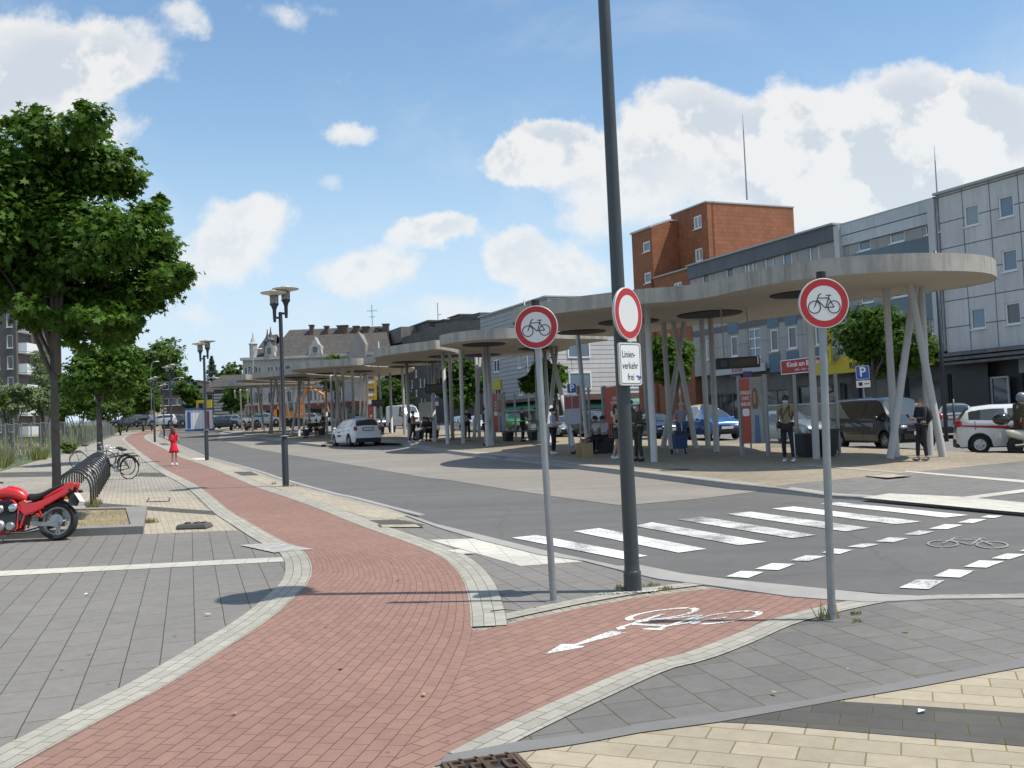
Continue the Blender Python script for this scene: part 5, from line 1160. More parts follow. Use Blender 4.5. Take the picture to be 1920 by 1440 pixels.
# departure displays hang from the roof
def display(label,pl,pr,hh,yd,txt=True):
    a=D(*pl,yd); b=D(*pr,yd); w=b.x-a.x; t=thing('departure_display',label,'departure display',((a.x+b.x)/2,yd,a.z),0,'hanging departure displays')
    t.rotation_euler=(0,rad(-1.2),0)
    mb=MB(); mb.box((0,0,0),(w,.25,hh)); mb.build('case',M_black,t)
    mb=MB(); mb.quad((-w*.2,-.127,-hh*.32),(w*.42,-.127,-hh*.32),(w*.42,-.127,hh*.32),(-w*.2,-.127,hh*.32)); mb.build('screen',mat('amber_dots',(.045,.028,.012),.4,var=.9,vs=14),t)
    mb=MB(); mb.quad((-w*.42,-.127,-hh*.3),(-w*.28,-.127,-hh*.3),(-w*.28,-.127,hh*.3),(-w*.42,-.127,hh*.3)); mb.build('logo_field',mat('dark_grey_field',(.05,.05,.055),.5),t)
    if txt: text('1',.34,(w*.455,-.13,.03),0,MATS['white_lettering'],t,ext=.002)
    z=GS*yd+CHH+PH-a.z
    for x in (-w*.3,w*.3): mb=MB(); mb.cyl((x,0,hh/2-.02),(x,0,z+.0),.02,n=8); mb.build('hanger',M_grey,t)
display('black departure display hanging by the crossed columns, above the blue car',(1343,682),(1423,680),.34,30.6)
display('black departure display hanging left of the second roof columns',(797,729),(832,727),.45,52,False)
display('small dark departure display near the yellow direction board',(697,756),(718,755),.4,60,False)
# square parking and taxi signs on thin posts
M_pblue=mat('traffic_blue',(.015,.075,.30),.45)
def p_sign(name,label,base,ztop,size,plates=1,letter='P',arrow=False):
    p=U(*base,.0); t=thing(name,label,'traffic sign',p,0,'square blue signs on thin posts')
    t.rotation_euler=(0,rad(-1),0)
    mb=MB(); mb.cyl((0,.03,-.02),(0,.03,ztop),.028,n=8); mb.build('post',M_galv,t)
    mb=MB(); mb.extr(rrect(size,size,.05),'y',-.01,.0); 
    mb.v=[(a,b,c+ztop-size/2) for a,b,c in mb.v]; pl=mb.build('blue_plate',M_pblue,t)
    mb=MB(); P=rrect(size-.02,size-.02,.05); Pi=rrect(size-.05,size-.05,.04); n=len(P); mb.add([(q[0],-.0112,q[1]+ztop-size/2) for q in P]+[(q[0],-.0112,q[1]+ztop-size/2) for q in Pi],[(i,(i+1)%n,n+(i+1)%n,n+i) for i in range(n)]); mb.build('white_edge',M_swh,pl)
    if letter: text(letter,size*.95,(0,-.014,ztop-size/2+.01),0,M_swh,pl,ext=.001,bold=.02)
    z=ztop-size-.03
    for k in range(plates):
        h=size*.5; mb=MB(); mb.box((0,-.005,z-h/2),(size,.012,h)); q=mb.build('white_plate',M_swh,t)
        mb=MB(); mb.box((-.1,-.0115,z-h/2),(.14,.001,h*.5)); mb.box((.12,-.0115,z-h/2),(.18,.001,h*.12)); mb.build('plate_symbol',M_black,q); z-=h+.03
    return t
a=U(1627,850); p_sign('parking_sign','blue parking sign with small white plate above the black van',(1627,831),D(1627,685,U(1627,831).y).z-U(1627,831).z,.50)
p_sign('parking_sign','blue parking sign with two white plates behind the timetable board',(1078,822),D(1075,719,U(1078,822).y).z-U(1078,822).z,.50,2)
p_sign('parking_sign','small shaded blue parking sign below the hanging display',(819,818),D(819,740,U(819,818).y).z-U(819,818).z,.45,1)
p=U(1409,842,PH); t=thing('taxi_stand_sign','blue board with red ring logo and the word TAXI above the red poster','traffic sign',(p.x,p.y,p.z),0)
zt=D(1409,696,p.y).z-p.z; mb=MB(); mb.cyl((0,.03,0),(0,.03,zt),.03,n=8); mb.build('post',M_galv,t)
mb=MB(); mb.box((0,0,zt-.22),(.29,.03,.44)); mb.build('board',M_pblue,t); text('TAXI',.11,(0,-.018,zt-.37),0,M_swh,t,ext=.001,bold=.02)
mb=MB(); ring_=disc(.055,.10,-.017,24); ring_.v=[(a,b,c+zt-.16) for a,b,c in ring_.v]; ring_.build('ring_logo',M_red,t)
# yellow direction board
Y_=98.0; a=D(687,706,Y_); b=D(705,706,Y_); zb2=D(696,745,Y_).z; g_=GS*Y_
t=thing('direction_board','tall yellow direction board with white and blue strips beyond the columns','direction sign',((a.x+b.x)/2,Y_,g_),0); w=b.x-a.x; h=a.z-zb2
mb=MB(); mb.box((0,.03,(zb2-g_+h/2)/1),(w,.08,h+.6)); mb.build('panel',mat('direction_yellow',(.55,.30,.01),.5),t)
for i,(z,c) in enumerate(((.72,MATS['plate_white']),(.36,M_pblue),(.12,MATS['plate_white']),(.95,M_pblue))): mb=MB(); mb.box((-.1,-.02,zb2-g_+h*z),(w*.75,.02,h*.12)); mb.build('strip',c,t)
for x in (-w*.3,w*.3): mb=MB(); mb.cyl((x,.1,0),(x,.1,zb2-g_+h),.07,n=8); mb.build('post',M_galv,t)
mb=MB(); mb.box((0,-.0,zb2-g_-.45),(w,.06,.4)); mb.build('white_board',MATS['plate_white'],t)
# curved arm lamps and thin masts behind
def mast(label,px_,pyb,pyt,arm=None,r=.06,name='street_mast',m_=None,Y=None):
    p=U(px_,pyb) if Y is None else D(px_,pyb,Y); h=D(px_,pyt,p.y).z-p.z; t=thing(name,label,'lamp mast',p,0,'slim lamp masts behind the roofs'); t.rotation_euler=(0,0,0)
    mb=MB()
    if arm: mb.tube([(0,0,0),(0,0,h*.8),(arm*.05,0,h*.9),(arm*.25,0,h*.97),(arm*.5,0,h),(arm,0,h)],[r,r,r*.9,r*.8,r*.7,r*.6],8)
    else: mb.tube([(0,0,0),(0,0,h)],[r,r*.7],8)
    mb.build('mast',m_ or mat('pale_mast',(.36,.37,.37),.4,var=.1),t,smooth=True)
    if arm: mb=MB(); mb.ell((arm*1.05,0,h-.02),(.35,.12,.08)); mb.build('lamp_head',MATS['plate_white'],t,smooth=True)
    return t
mast('pale mast with curved arm rising behind the fourth roof columns',636,800,725,-5.0,.08,Y=85)
mast('thin grey mast right of the yellow direction board',716,812,640,None,.05)
mast('thin mast in front of the tree beside the board clad house',994,818,560,None,.05)
mast('dark slim post between the silver cars on the right',1775,828,470,None,.075,m_=M_pole)
mast('short dark post beside the silver hatchback',1792,828,748,None,.05,m_=M_pole)
mast('tall thin mast with a small lamp above the left trees',285,800,678,.9,.06,Y=140)
mast('pale arm lamp above the brick block',322,797,709,1.6,.07,Y=150)
mast('pale arm lamp left of the conifer, over the cabin',386,797,709,1.6,.07,Y=140)
mast('lamp mast in front of the white turret',478,800,654,.8,.06,Y=120)
# traffic light and letter sign near the cabin
p=U(379,811); h=D(377,759,p.y).z-p.z; t=thing('traffic_light','dark traffic light on a post in front of the white cabin','traffic light',p,0)
mb=MB(); mb.cyl((0,0,0),(0,0,h),.06,n=8); mb.build('post',mat('grey_signal_post',(.12,.12,.12),.5),t); mb=MB(); mb.box((0,-.1,h-.35),(.42,.35,1.0)); mb.build('housing',M_black,t)
for k in range(3): mb=MB(); mb.lathe((0,-.29,h-.04-.3*k),[(.1,0),(.12,.1),(.11,.1),(.09,.01),(0,.01)],12,ax=(0,-1,0)); mb.build('visor',M_black,t)
p=U(309.5,805.5); t=thing('letter_sign','small white letter C sign on the slim lamp in front of parked cars','sign',p+Vector((0,-.2,0)),0); h=D(310,770,p.y).z-p.z; text('C',1.0,(0,0,h),0,MATS['plate_white'],t,ext=.03,bold=.05)
mb=MB(); mb.cyl((0,.06,0),(0,.06,h+.5),.05,n=8); mb.build('post',M_grey,t)
# yellow panel beside the cabin
p=D(385,770,150); t=thing('yellow_sign_panel','bright yellow sign panel on the dark gabled house','sign',(p.x,149.5,p.z),0); mb=MB(); mb.box((0,0,0),(2.3,.3,3.2)); mb.build('panel',M_yel,t); mb=MB(); mb.box((-.3,-.17,.2),(1.0,.05,2.0)); mb.build('grey_field',M_conc,t)
# ================= TREES AND PLANTS =================
import numpy as np
rng=np.random.default_rng(11)
def leafmat(name,c,trans=.3,rough=.6,tip=None):
    m=bpy.data.materials.new(name); m.use_nodes=True; N=NB(m.node_tree); nt_=m.node_tree; p=nt_.nodes['Principled BSDF']
    at=N.n('ShaderNodeAttribute'); at.attribute_name='tint'
    a=tuple(x*.62 for x in c); b=tuple(x*1.45 for x in c); b=(b[0]*1.15,b[1],b[2]*.8)
    col=N.mix(at.outputs['Fac'],(*a,1),(*(tip or b),1)); N.link(col,p.inputs['Base Color']); p.inputs['Roughness'].default_value=rough; p.inputs['Specular IOR Level'].default_value=.18
    tr=N.n('ShaderNodeBsdfTranslucent'); tc_=N.mix(.5,col,(.12,.22,.02,1)); N.link(tc_,tr.inputs['Color'])
    ms=N.n('ShaderNodeMixShader'); ms.inputs[0].default_value=trans; N.link(p.outputs[0],ms.inputs[1]); N.link(tr.outputs[0],ms.inputs[2])
    N.link(ms.outputs[0],nt_.nodes['Material Output'].inputs[0]); return m
MAPLE=np.array([(0,-.55),(.12,-.2),(.5,-.28),(.34,.0),(.56,.22),(.2,.2),(0,.6),(-.2,.2),(-.56,.22),(-.34,0),(-.5,-.28),(-.12,-.2)])
OVAL=np.array([(0,-.5),(.26,-.1),(.2,.25),(0,.5),(-.2,.25),(-.26,-.1)])
LANCE=np.array([(0,-.6),(.1,0),(0,.6),(-.1,0)])
def leaf_mesh(name,C,size,mat_,parent,shape=MAPLE,origin=(0,0,0),updir=.6,kind=None,fold=.12,sv=.35):
    """C: (n,3) leaf centres, outward directions in second array"""
    P,O=C; n=len(P); k=len(shape)
    nrm=O*.8+rng.normal(0,.45,(n,3)); nrm[:,2]+=updir; nrm/=np.linalg.norm(nrm,axis=1)[:,None]
    t=rng.normal(0,1,(n,3)); t-=nrm*(t*nrm).sum(1)[:,None]; t/=np.linalg.norm(t,axis=1)[:,None]; b=np.cross(nrm,t)
    s=size*(1+rng.uniform(-sv,sv,n)); 
    V=P[:,None,:]+(t[:,None,:]*shape[None,:,0,None]+b[:,None,:]*shape[None,:,1,None]-nrm[:,None,:]*(np.abs(shape[None,:,0,None])*fold*2))*s[:,None,None]
    V=V.reshape(-1,3)-np.array(origin)
    me=bpy.data.meshes.new(name); me.vertices.add(n*k); me.vertices.foreach_set('co',V.astype(np.float32).ravel())
    me.loops.add(n*k); me.loops.foreach_set('vertex_index',np.arange(n*k,dtype=np.int32)); me.polygons.add(n); me.polygons.foreach_set('loop_start',np.arange(0,n*k,k,dtype=np.int32)); me.polygons.foreach_set('loop_total',np.full(n,k,dtype=np.int32))
    at=me.attributes.new('tint','FLOAT','POINT'); at.data.foreach_set('value',np.repeat(np.clip(rng.beta(1.6,2.2,n),0,1),k).astype(np.float32))
    me.update(); me.validate(); o=finish(name,me,mat_,parent)
    if kind: o['kind']=kind
    return o
def crown_points(cl,n,shell=.55,flat=1.0,tuft=14,tr=.17):
    """leaves sit in small twig tufts spread through the clumps"""
    cl=np.array(cl,float); w=cl[:,3]**2.2; w/=w.sum(); nt_=max(1,n//tuft)
    idx=rng.choice(len(cl),nt_,p=w); d=rng.normal(0,1,(nt_,3)); d/=np.linalg.norm(d,axis=1)[:,None]
    r=shell+(1-shell)*rng.uniform(0,1,nt_)**.6; r*=1+rng.normal(0,.09,nt_)
    c=cl[idx,:3]+d*(cl[idx,3]*r)[:,None]*np.array([1,1,flat])
    P=np.repeat(c,tuft,0); O=np.repeat(d,tuft,0); m=len(P)
    g=rng.normal(0,1,(m,3))*np.array([1,1,.55]); P=P+g*(np.repeat(cl[idx,3],tuft)*tr)[:,None]
    return P,O
M_bark=mat('maple_bark',(.105,.092,.078),.9,var=.3,vs=14,bump=.8,bs=35,streak=.2); M_barkd=mat('dark_bark',(.05,.045,.038),.9,var=.3,vs=10,bump=.5)
LM_maple=leafmat('maple_leaves',(.058,.128,.018),.34); LM_dark=leafmat('plane_leaves',(.052,.115,.02),.3); LM_light=leafmat('pale_green_leaves',(.085,.15,.035),.3); LM_silver=leafmat('silver_green_leaves',(.13,.19,.075),.25,tip=(.30,.36,.2)); LM_con=leafmat('conifer_needles',(.018,.045,.028),.1)
def tree(name,label,base,clumps,n,size,lm,trunk_r,trunk_h,shape=MAPLE,bark=None,limbs=7,group=None,lean=(0,0),shell=.5,flat=.9,up=.6,tr=.17,tuft=14,extra=None):
    t=thing(name,label,'tree',base,0,group)
    top=(lean[0],lean[1],trunk_h); mb=MB()
    pts=[(0,0,-.1),(.01,0,trunk_h*.3),(lean[0]*.4,lean[1]*.4,trunk_h*.65),top]
    mb.tube(pts,[trunk_r*1.25,trunk_r,trunk_r*.9,trunk_r*.75],14)
    rel=[(c[0]-base[0],c[1]-base[1],c[2]-base[2],c[3]) for c in clumps]
    big=sorted(rel,key=lambda c:-c[3])[:limbs]
    zt=max(c[2] for c in rel)-.9
    mb.tube([top,(lean[0]*1.1,lean[1],(trunk_h+zt)/2),(lean[0]*1.2,lean[1],zt)],[trunk_r*.75,trunk_r*.45,trunk_r*.12],10)
    for k,c in enumerate(big):
        h=trunk_h*(.82+.25*((k*37)%10)/10); h=min(h,max(trunk_h*.8,c[2]-.4))
        s=Vector((lean[0]*h/trunk_h,lean[1]*h/trunk_h,h)); e=Vector(c[:3]); mid=s.lerp(e,.5)+Vector((0,0,.12*(e-s).length))
        mb.tube([s,s.lerp(mid,.5)+Vector((0,0,.03)),mid,e],[trunk_r*.42,trunk_r*.34,trunk_r*.24,trunk_r*.08],7)
    if extra:
        for q in extra: mb.tube([Vector(p)-Vector(base) for p in q[0]],q[1],8)
    mb.build('trunk',bark or M_bark,t,smooth=True)
    leaf_mesh('crown',crown_points(clumps,n,shell,flat,tuft,tr),size,lm,t,shape,base,up)
    return t
def px_clumps(L,Y,spread,seed=0,reps=2):
    random.seed(seed); out=[]
    for px_,py_,r in L:
        for k in range(reps):
            dy=random.uniform(-1,1)*spread; p=D(px_,py_,Y+dy); out.append((p.x,p.y,p.z,r*Y/F*random.uniform(.85,1.0)))
    return out
def auto_clumps(pxc,pyc,rx,ry,Y,n=14,seed=0,rr=.42):
    random.seed(seed); c=D(pxc,pyc,Y); k=Y/F; RX=rx*k; RZ=ry*k; out=[]
    for i in range(n):
        while True:
            v=Vector((random.uniform(-1,1),random.uniform(-1,1),random.uniform(-1,1)))
            if .25<v.length<1: break
        r=rr*min(RX,RZ)*random.uniform(.55,1.3); sc=.9-rr*.45
        out.append((c.x+v.x*RX*sc,c.y+v.y*RX*sc,c.z+v.z*RZ*sc,r))
    out.append((c.x,c.y,c.z,min(RX,RZ)*.6)); return out
# the big street maple on the left
TY=19.0
big=[(72,252,55),(165,232,42),(30,330,75),(110,330,80),(190,320,62),(232,335,42),(285,400,36),(60,430,85),(140,440,90),(220,440,70),(300,455,42),(322,520,40),(262,545,58),(195,560,64),(110,545,55),(40,530,62),(-40,300,80),(-60,420,100),(-50,530,80),(285,490,50),(190,625,32),(240,600,36),(346,512,17),(158,200,15),(70,203,13),(28,235,25),(250,290,20),(-110,360,90),(150,280,48),(60,575,35),(300,375,18),(170,590,50),(120,598,42),(60,600,30),(215,585,45),(0,500,70),(90,500,60),(180,480,60),(150,640,30),(230,625,28)]
bp=D(107,975,TY); bp.z=GS*TY
X=lambda a,b,dy=0:D(a,b,TY+dy)
tree('maple_tree','large leafy maple tree rising behind the red motorcycle',tuple(bp),px_clumps(big,TY,1.5,3),52000,.125,LM_maple,.080,3.3,limbs=9,up=.75,shell=.4,flat=.8,tr=.22,
 extra=[([X(104,672),X(92,640),X(82,610),X(76,590),X(66,565)],[.05,.045,.04,.03,.02]),([X(96,645),X(88,622),X(70,598),X(55,580)],[.03,.028,.02,.012]),([X(107,700),X(107,640),X(108,560),X(104,480)],[.075,.07,.055,.03])])
def T(label,pxc,pyc,rx,ry,Y,tx,n,size,lm=LM_dark,tr_=.1,seed=0,clump=14,group='street trees',name='street_tree',shape=MAPLE,base_h=None,up=.6,rr=.42):
    d_=pray(tx,790); b=(d_.x/d_.y*Y,Y,GS*Y+(0 if base_h is None else base_h)); c=D(pxc,pyc+ry*.75,Y)
    return tree(name,label,b,auto_clumps(pxc,pyc,rx,ry,Y,clump,seed,rr),n,size,lm,tr_,max(.8,c.z-b[2]),shape,group=group,up=up)
T('second dark maple behind the bicycle rack',190,698,84,70,45,186,16000,.17,LM_maple,.13,5,20)
T('small round maple beyond the fence, left of the slim street lamp',266,750,38,48,150,268,4500,.40,LM_maple,.16,6)
T('small dark round tree right of the girl, behind the white cabin',355,737,27,38,150,356,3600,.40,LM_dark,.16,7)
T('dark tree beside the louvred block at the last canopy',441,742,34,30,120,433,2600,.34,LM_dark,.16,8)
T('bright green round crown showing above the fourth roof',624,690,38,50,96,632,8000,.26,LM_light,.15,9)
T('dark tree in front of the flat roofed block, behind the yellow direction board',735,738,44,50,112,742,6000,.26,LM_dark,.15,10)
T('dark tree in front of the slate house, behind the second roof columns',866,722,44,62,62,868,8000,.2,LM_dark,.12,11)
T('broad tree in front of the board clad house, behind the left sign',1022,705,50,54,52,1045,9500,.17,LM_maple,.12,12)
T('lit leafy tree behind the crossed columns of the nearest roof',1266,664,54,62,44,1275,11000,.16,LM_maple,.11,13)
T('broad shady tree in front of the yellow taxi sign',1660,636,92,80,42,1642,15000,.16,LM_maple,.12,14,22)
T('wide pale green tree crown above the brick block',300,694,75,58,200,300,9000,.6,LM_light,.3,15,18,'background trees','broadleaf_tree')
T('pale green tree left of the old gabled house',438,700,32,26,185,440,2400,.5,LM_light,.25,16,12,'background trees','broadleaf_tree')
T('dark dense tree in the gap between conifer and pale tree',420,712,24,18,180,420,1800,.5,LM_dark,.2,17,10,'background trees','broadleaf_tree')
T('feathery pale tree right of the tower block',74,690,26,55,105,76,3500,.3,LM_silver,.2,18,14,'background trees','broadleaf_tree',LANCE)
T('dark bushy tree right of the tower block foot',100,720,20,26,110,100,1600,.35,LM_dark,.2,19,10,'background trees','broadleaf_tree')
def bush(label,pxc,pyc,rx,ry,Y,n,size,lm,seed,shape=OVAL,group='bushes beyond the field fence'):
    d_=pray(pxc,790); b=(d_.x/d_.y*Y,Y,GS*Y); t=thing('bush',label,'bush',b,0,group)
    cl=auto_clumps(pxc,pyc,rx,ry,Y,16,seed); 
    leaf_mesh('foliage',crown_points(cl,n,.35,.9),size,lm,t,shape,b)
    mb=MB(); 
    for k in range(5):
        c=cl[k]; mb.tube([(0,0,-.1),((c[0]-b[0])*.5,(c[1]-b[1])*.5,(c[2]-b[2])*.5),(c[0]-b[0],c[1]-b[1],c[2]-b[2])],[.06,.04,.015],5)
    mb.build('stem',M_barkd,t)
bush('silvery flowering bush at the left edge, below the tower block',20,742,52,42,72,5200,.20,LM_silver,21); bush('silvery green bush just left of the big trunk',78,746,42,34,76,4200,.20,LM_silver,22)
bush('dark green bush mass right of the big trunk',150,752,46,34,80,4500,.2,LM_dark,23); bush('light bush behind the far end of the fence',225,765,30,28,120,2600,.3,LM_light,24); bush('mid green bush at the left picture edge',-20,760,50,32,70,3000,.2,LM_light,25)
bush('low round dark bush beside the parked cars at the bend',237,787,12,10,150,900,.3,LM_dark,26); bush('dark hedge left of the white hatchback',284,790,9,12,150,900,.3,LM_dark,27,group='hedges at the bend'); bush('leafy weed clump inside the field fence',128,838,16,14,60,1800,.13,LM_light,28)
bush('low wide bush line closing the field',185,772,44,22,110,3500,.25,LM_light,41)
bush('long bright bush mass between the two left trunks',130,766,62,28,100,5200,.24,LM_light,42)
T('bright leafy tree closing the gap behind the second maple',216,735,42,50,160,216,6500,.42,LM_light,.2,43,16,'background trees','broadleaf_tree')
T('pale roundish tree left of the big trunk, above the silvery bushes',120,722,30,30,130,120,3200,.35,LM_light,.2,44,12,'background trees','broadleaf_tree')
# terrace plants on the tiled building
b=(TERR[0].x,TERR[0].y,TERR[1]); t=thing('terrace_shrub','dark shrub on the roof terrace of the tiled building','shrub',b,0)
leaf_mesh('foliage',crown_points([(b[0]+dx,b[1]+dy,b[2]+.8,.75) for dx,dy in ((0,0),(-.7,1.4),(.9,-1.2),(-1.6,2.6))],1800,.18),.18,LM_dark,t,OVAL,b)
mb=MB(); mb.cyl((0,0,0),(0,0,.8),.05,.02); mb.build('stem',M_barkd,t)
# conifer
Y_=190; d_=pray(400,790); b=(d_.x/d_.y*Y_,Y_,GS*Y_); t=thing('conifer_tree','dark spiky conifer left of the pale tree','tree',b,0)
tp=D(400,668,Y_).z-b[2]; P=[];O=[]
for k in range(2600):
    h=rng.uniform(.15,1); a=rng.uniform(0,2*PI); r=(1-h)**.8*4.2*(.5+.5*abs(math.sin(h*42)))*rng.uniform(.5,1); P.append((b[0]+r*math.cos(a),b[1]+r*math.sin(a),b[2]+h*tp-.12*r)); O.append((math.cos(a),math.sin(a),.1))
leaf_mesh('crown',(np.array(P),np.array(O)),.62,LM_con,t,LANCE,b,.2); mb=MB(); mb.cyl((0,0,0),(0,0,tp*.97),.35,.03); mb.build('trunk',M_barkd,t)
# grass: one mass beyond counting
def blades(name,pts,h0,h1,c,label,w=.02,tip=(.30,.30,.12)):
    n=len(pts); P=np.array(pts); a=rng.uniform(0,2*PI,n); h=rng.uniform(h0,h1,n)*(1-.5*rng.uniform(0,1,n)**3); lean=rng.normal(0,.25,(n,2))*h[:,None]
    V=np.zeros((n,3,3)); V[:,0]=P; V[:,1]=P; V[:,2]=P; V[:,0,0]-=np.cos(a)*w; V[:,0,1]-=np.sin(a)*w; V[:,1,0]+=np.cos(a)*w; V[:,1,1]+=np.sin(a)*w; V[:,2,2]+=h; V[:,2,:2]+=lean
    me=bpy.data.meshes.new(name); me.from_pydata(V.reshape(-1,3).tolist(),[],[(3*i,3*i+1,3*i+2) for i in range(n)])
    at=me.attributes.new('tint','FLOAT','POINT'); at.data.foreach_set('value',np.repeat(rng.uniform(0,1,n),3).astype(np.float32))
    o=finish(name,me,leafmat(name+'_blades',c,.3,.7,tip)); tag(o,label,'grass',kind='stuff'); return o
def sample(poly_px,n,dens=None):
    out=[]; W=[U(x,y,0) for x,y in poly_px]; xs=[p.x for p in W]; ys=[p.y for p in W]
    def inside(x,y):
        c=False; j=len(W)-1
        for i in range(len(W)):
            if (W[i].y>y)!=(W[j].y>y) and x<(W[j].x-W[i].x)*(y-W[i].y)/(W[j].y-W[i].y)+W[i].x: c=not c
            j=i
        return c
    while len(out)<n:
        x=random.uniform(min(xs),max(xs)); y=random.uniform(min(ys),max(ys))
        if inside(x,y) and (dens is None or dens(x,y)): out.append((x,y,GS*y+.04))
    return out
dn=lambda x,y: noise.noise(Vector((x*.28,y*.28,1)))>-.12
blades('tall_grass',sample([(-200,905),(0,882),(60,864),(99,855),(139,841),(180,823),(232,806),(232,799),(150,800),(60,806),(-200,815)],26000,dn),.25,.8,(.12,.19,.045),'tall unmown grass and weeds of the empty field behind the fence',.045)
blades('tall_grass_edge',sample([(139,843),(182,824),(236,807),(250,801),(215,803),(180,812),(130,832)],9000),.5,1.2,(.14,.19,.06),'tall grass spilling out at the far end of the fence',.05)
blades('weed_tufts',sample([(-10,886),(22,876),(26,868),(10,862),(-20,866)],1500)+sample([(60,866),(88,863),(88,860),(62,861)],300),.3,.9,(.12,.17,.05),'wild weeds growing through the fence beside the pavement',.03)
# small weeds in joints and round the posts
def tuft(label,px_,py_,n,h,r,c=(.16,.20,.06),hh=.04):
    p=U(px_,py_,hh); pts=[]
    for i in range(n):
        a=random.uniform(0,2*PI); q=r*random.uniform(0,1)**.6; pts.append((p.x+q*math.cos(a),p.y+q*math.sin(a)*.7,GS*p.y+hh))
    o=blades('weed',pts,h*.4,h,c,label,.006,(.38,.34,.16)); o['category']='weed'
random.seed(5)
tuft('dry grass tuft round the foot of the right bicycle sign',1552,1160,50,.2,.10,(.26,.22,.10)); tuft('green weed right of the right sign foot',1605,1151,50,.04,.05); tuft('brown weed below the green one at the right sign',1607,1166,35,.035,.05,(.25,.2,.1)); tuft('small weed left of the tall lamp post foot',1166,1104,60,.07,.08); tuft('weed right of the tall lamp post',1222,1099,60,.06,.09,(.24,.22,.1)); tuft('weed at the pale strip right of the tall post',1248,1105,60,.05,.08)
tuft('green weed at the kerb corner of the tree pit',249,993,160,.10,.16,(.10,.14,.05)); tuft('reddish dry weeds beside the tree pit kerb',277,980,220,.12,.22,(.30,.20,.10)); tuft('green tuft at the first hoop of the bicycle rack',174,952,180,.22,.16); tuft('tuft between the second and third hoop',181,945,120,.2,.14,(.24,.22,.1)); tuft('weeds round the nearest street lamp foot',545,912,90,.08,.3); tuft('weed left of the nearest street lamp',512,908,30,.12,.08)
def scatter_leaves():
    pts=[];O=[]
    for (a,b) in [(440,1335),(905,985),(1010,1105),(735,1052),(745,1088),(170,1222),(1004,1135),(330,1188),(1452,1296),(118,1250),(640,1250),(795,1300),(1700,1180),(390,1150),(612,1173)]:
        p=U(a,b,.06); pts.append(tuple(p)); O.append((0,0,1))
    return np.array(pts,float),np.array(O,float)
o=leaf_mesh('fallen_leaf',scatter_leaves(),.055,leafmat('dry_leaf',(.30,.20,.08),.1,tip=(.5,.42,.22)),None,OVAL,(0,0,0),2.0,'stuff'); tag(o,'few dry fallen leaves scattered on the paving','leaves')
# ================= VEHICLES =================
M_tyre=mat('tyre_rubber',(.018,.018,.018),.85,var=.1,vs=20); M_rim=mat('alloy_rim',(.42,.43,.44),.3,metal=.8); M_cgl=mat('car_glass',(.025,.035,.04),.04,spec=1.0,coat=.5); M_trim=mat('black_trim',(.02,.02,.02),.5); M_chrome=mat('chrome',(.62,.62,.62),.12,metal=1)
M_head=mat('headlamp_glass',(.55,.57,.58),.08,spec=1); M_tail=mat('tail_lamp_red',(.32,.01,.012),.15,spec=.8); M_plate=mat('number_plate',(.62,.62,.58),.5)
def paint(name,c,metal=0,rough=.28): return mat(name,c,rough,metal=metal,coat=.8,spec=.5)
TPL={
'hatch':dict(top=[(-.5,.42),(-.495,.60),(-.475,.68),(-.41,.90),(-.36,.965),(-.2,1.0),(0,.995),(.09,.96),(.26,.69),(.40,.60),(.47,.51),(.495,.42),(.5,.3)],belt=[(-.5,.60),(-.40,.69),(0,.63),(.27,.60),(.5,.42)],gh=(-.47,-.375,.075,.262),ax=(-.31,.315),sw=(-.40,.20),bp=-.08,wr=.28),
'wagon':dict(top=[(-.5,.40),(-.495,.60),(-.48,.66),(-.42,.93),(-.37,.98),(-.1,1.0),(.05,.97),(.20,.67),(.36,.61),(.45,.54),(.495,.42),(.5,.3)],belt=[(-.5,.62),(-.40,.66),(0,.62),(.22,.60),(.5,.44)],gh=(-.475,-.40,.03,.20),ax=(-.29,.33),sw=(-.42,.15),bp=-.12,wr=.28),
'sedan':dict(top=[(-.5,.42),(-.495,.62),(-.47,.68),(-.34,.70),(-.2,.96),(-.12,.99),(0,1.0),(.06,.97),(.22,.69),(.38,.62),(.46,.55),(.495,.44),(.5,.3)],belt=[(-.5,.62),(-.3,.66),(0,.63),(.24,.61),(.5,.46)],gh=(-.33,-.2,.05,.22),ax=(-.29,.32),sw=(-.28,.17),bp=-.06,wr=.28),
'suv':dict(top=[(-.5,.42),(-.495,.62),(-.48,.70),(-.43,.93),(-.38,.98),(-.1,1.0),(.05,.97),(.20,.70),(.36,.645),(.46,.58),(.495,.46),(.5,.3)],belt=[(-.5,.66),(-.40,.70),(0,.64),(.22,.63),(.5,.50)],gh=(-.475,-.41,.03,.20),ax=(-.30,.32),sw=(-.42,.15),bp=-.12,wr=.28),
'van':dict(top=[(-.5,.40),(-.497,.60),(-.49,.80),(-.475,.96),(-.45,.99),(-.1,1.0),(.17,.985),(.24,.94),(.36,.66),(.44,.55),(.485,.48),(.5,.36),(.502,.26)],belt=[(-.5,.58),(0,.57),(.36,.55),(.5,.40)],gh=(-.492,-.475,.20,.36),ax=(-.29,.33),sw=(-.44,.31),bp=.06,wr=.30),
'high':dict(top=[(-.5,.30),(-.498,.60),(-.495,.90),(-.485,.985),(-.46,1.0),(0,1.0),(.20,.99),(.28,.92),(.375,.62),(.45,.53),(.49,.45),(.5,.32),(.502,.22)],belt=[(-.5,.46),(0,.46),(.37,.46),(.5,.36)],gh=(-.495,-.485,.235,.375),ax=(-.27,.34),sw=(.13,.33),bp=.6,wr=.34)}
def lerp(L,x):
    if x<=L[0][0]: return L[0][1]
    for (a,b),(c,d_) in zip(L[:-1],L[1:]):
        if x<=c:
            t=(x-a)/(c-a) if c>a else 0; return b+(d_-b)*t
    return L[-1][1]
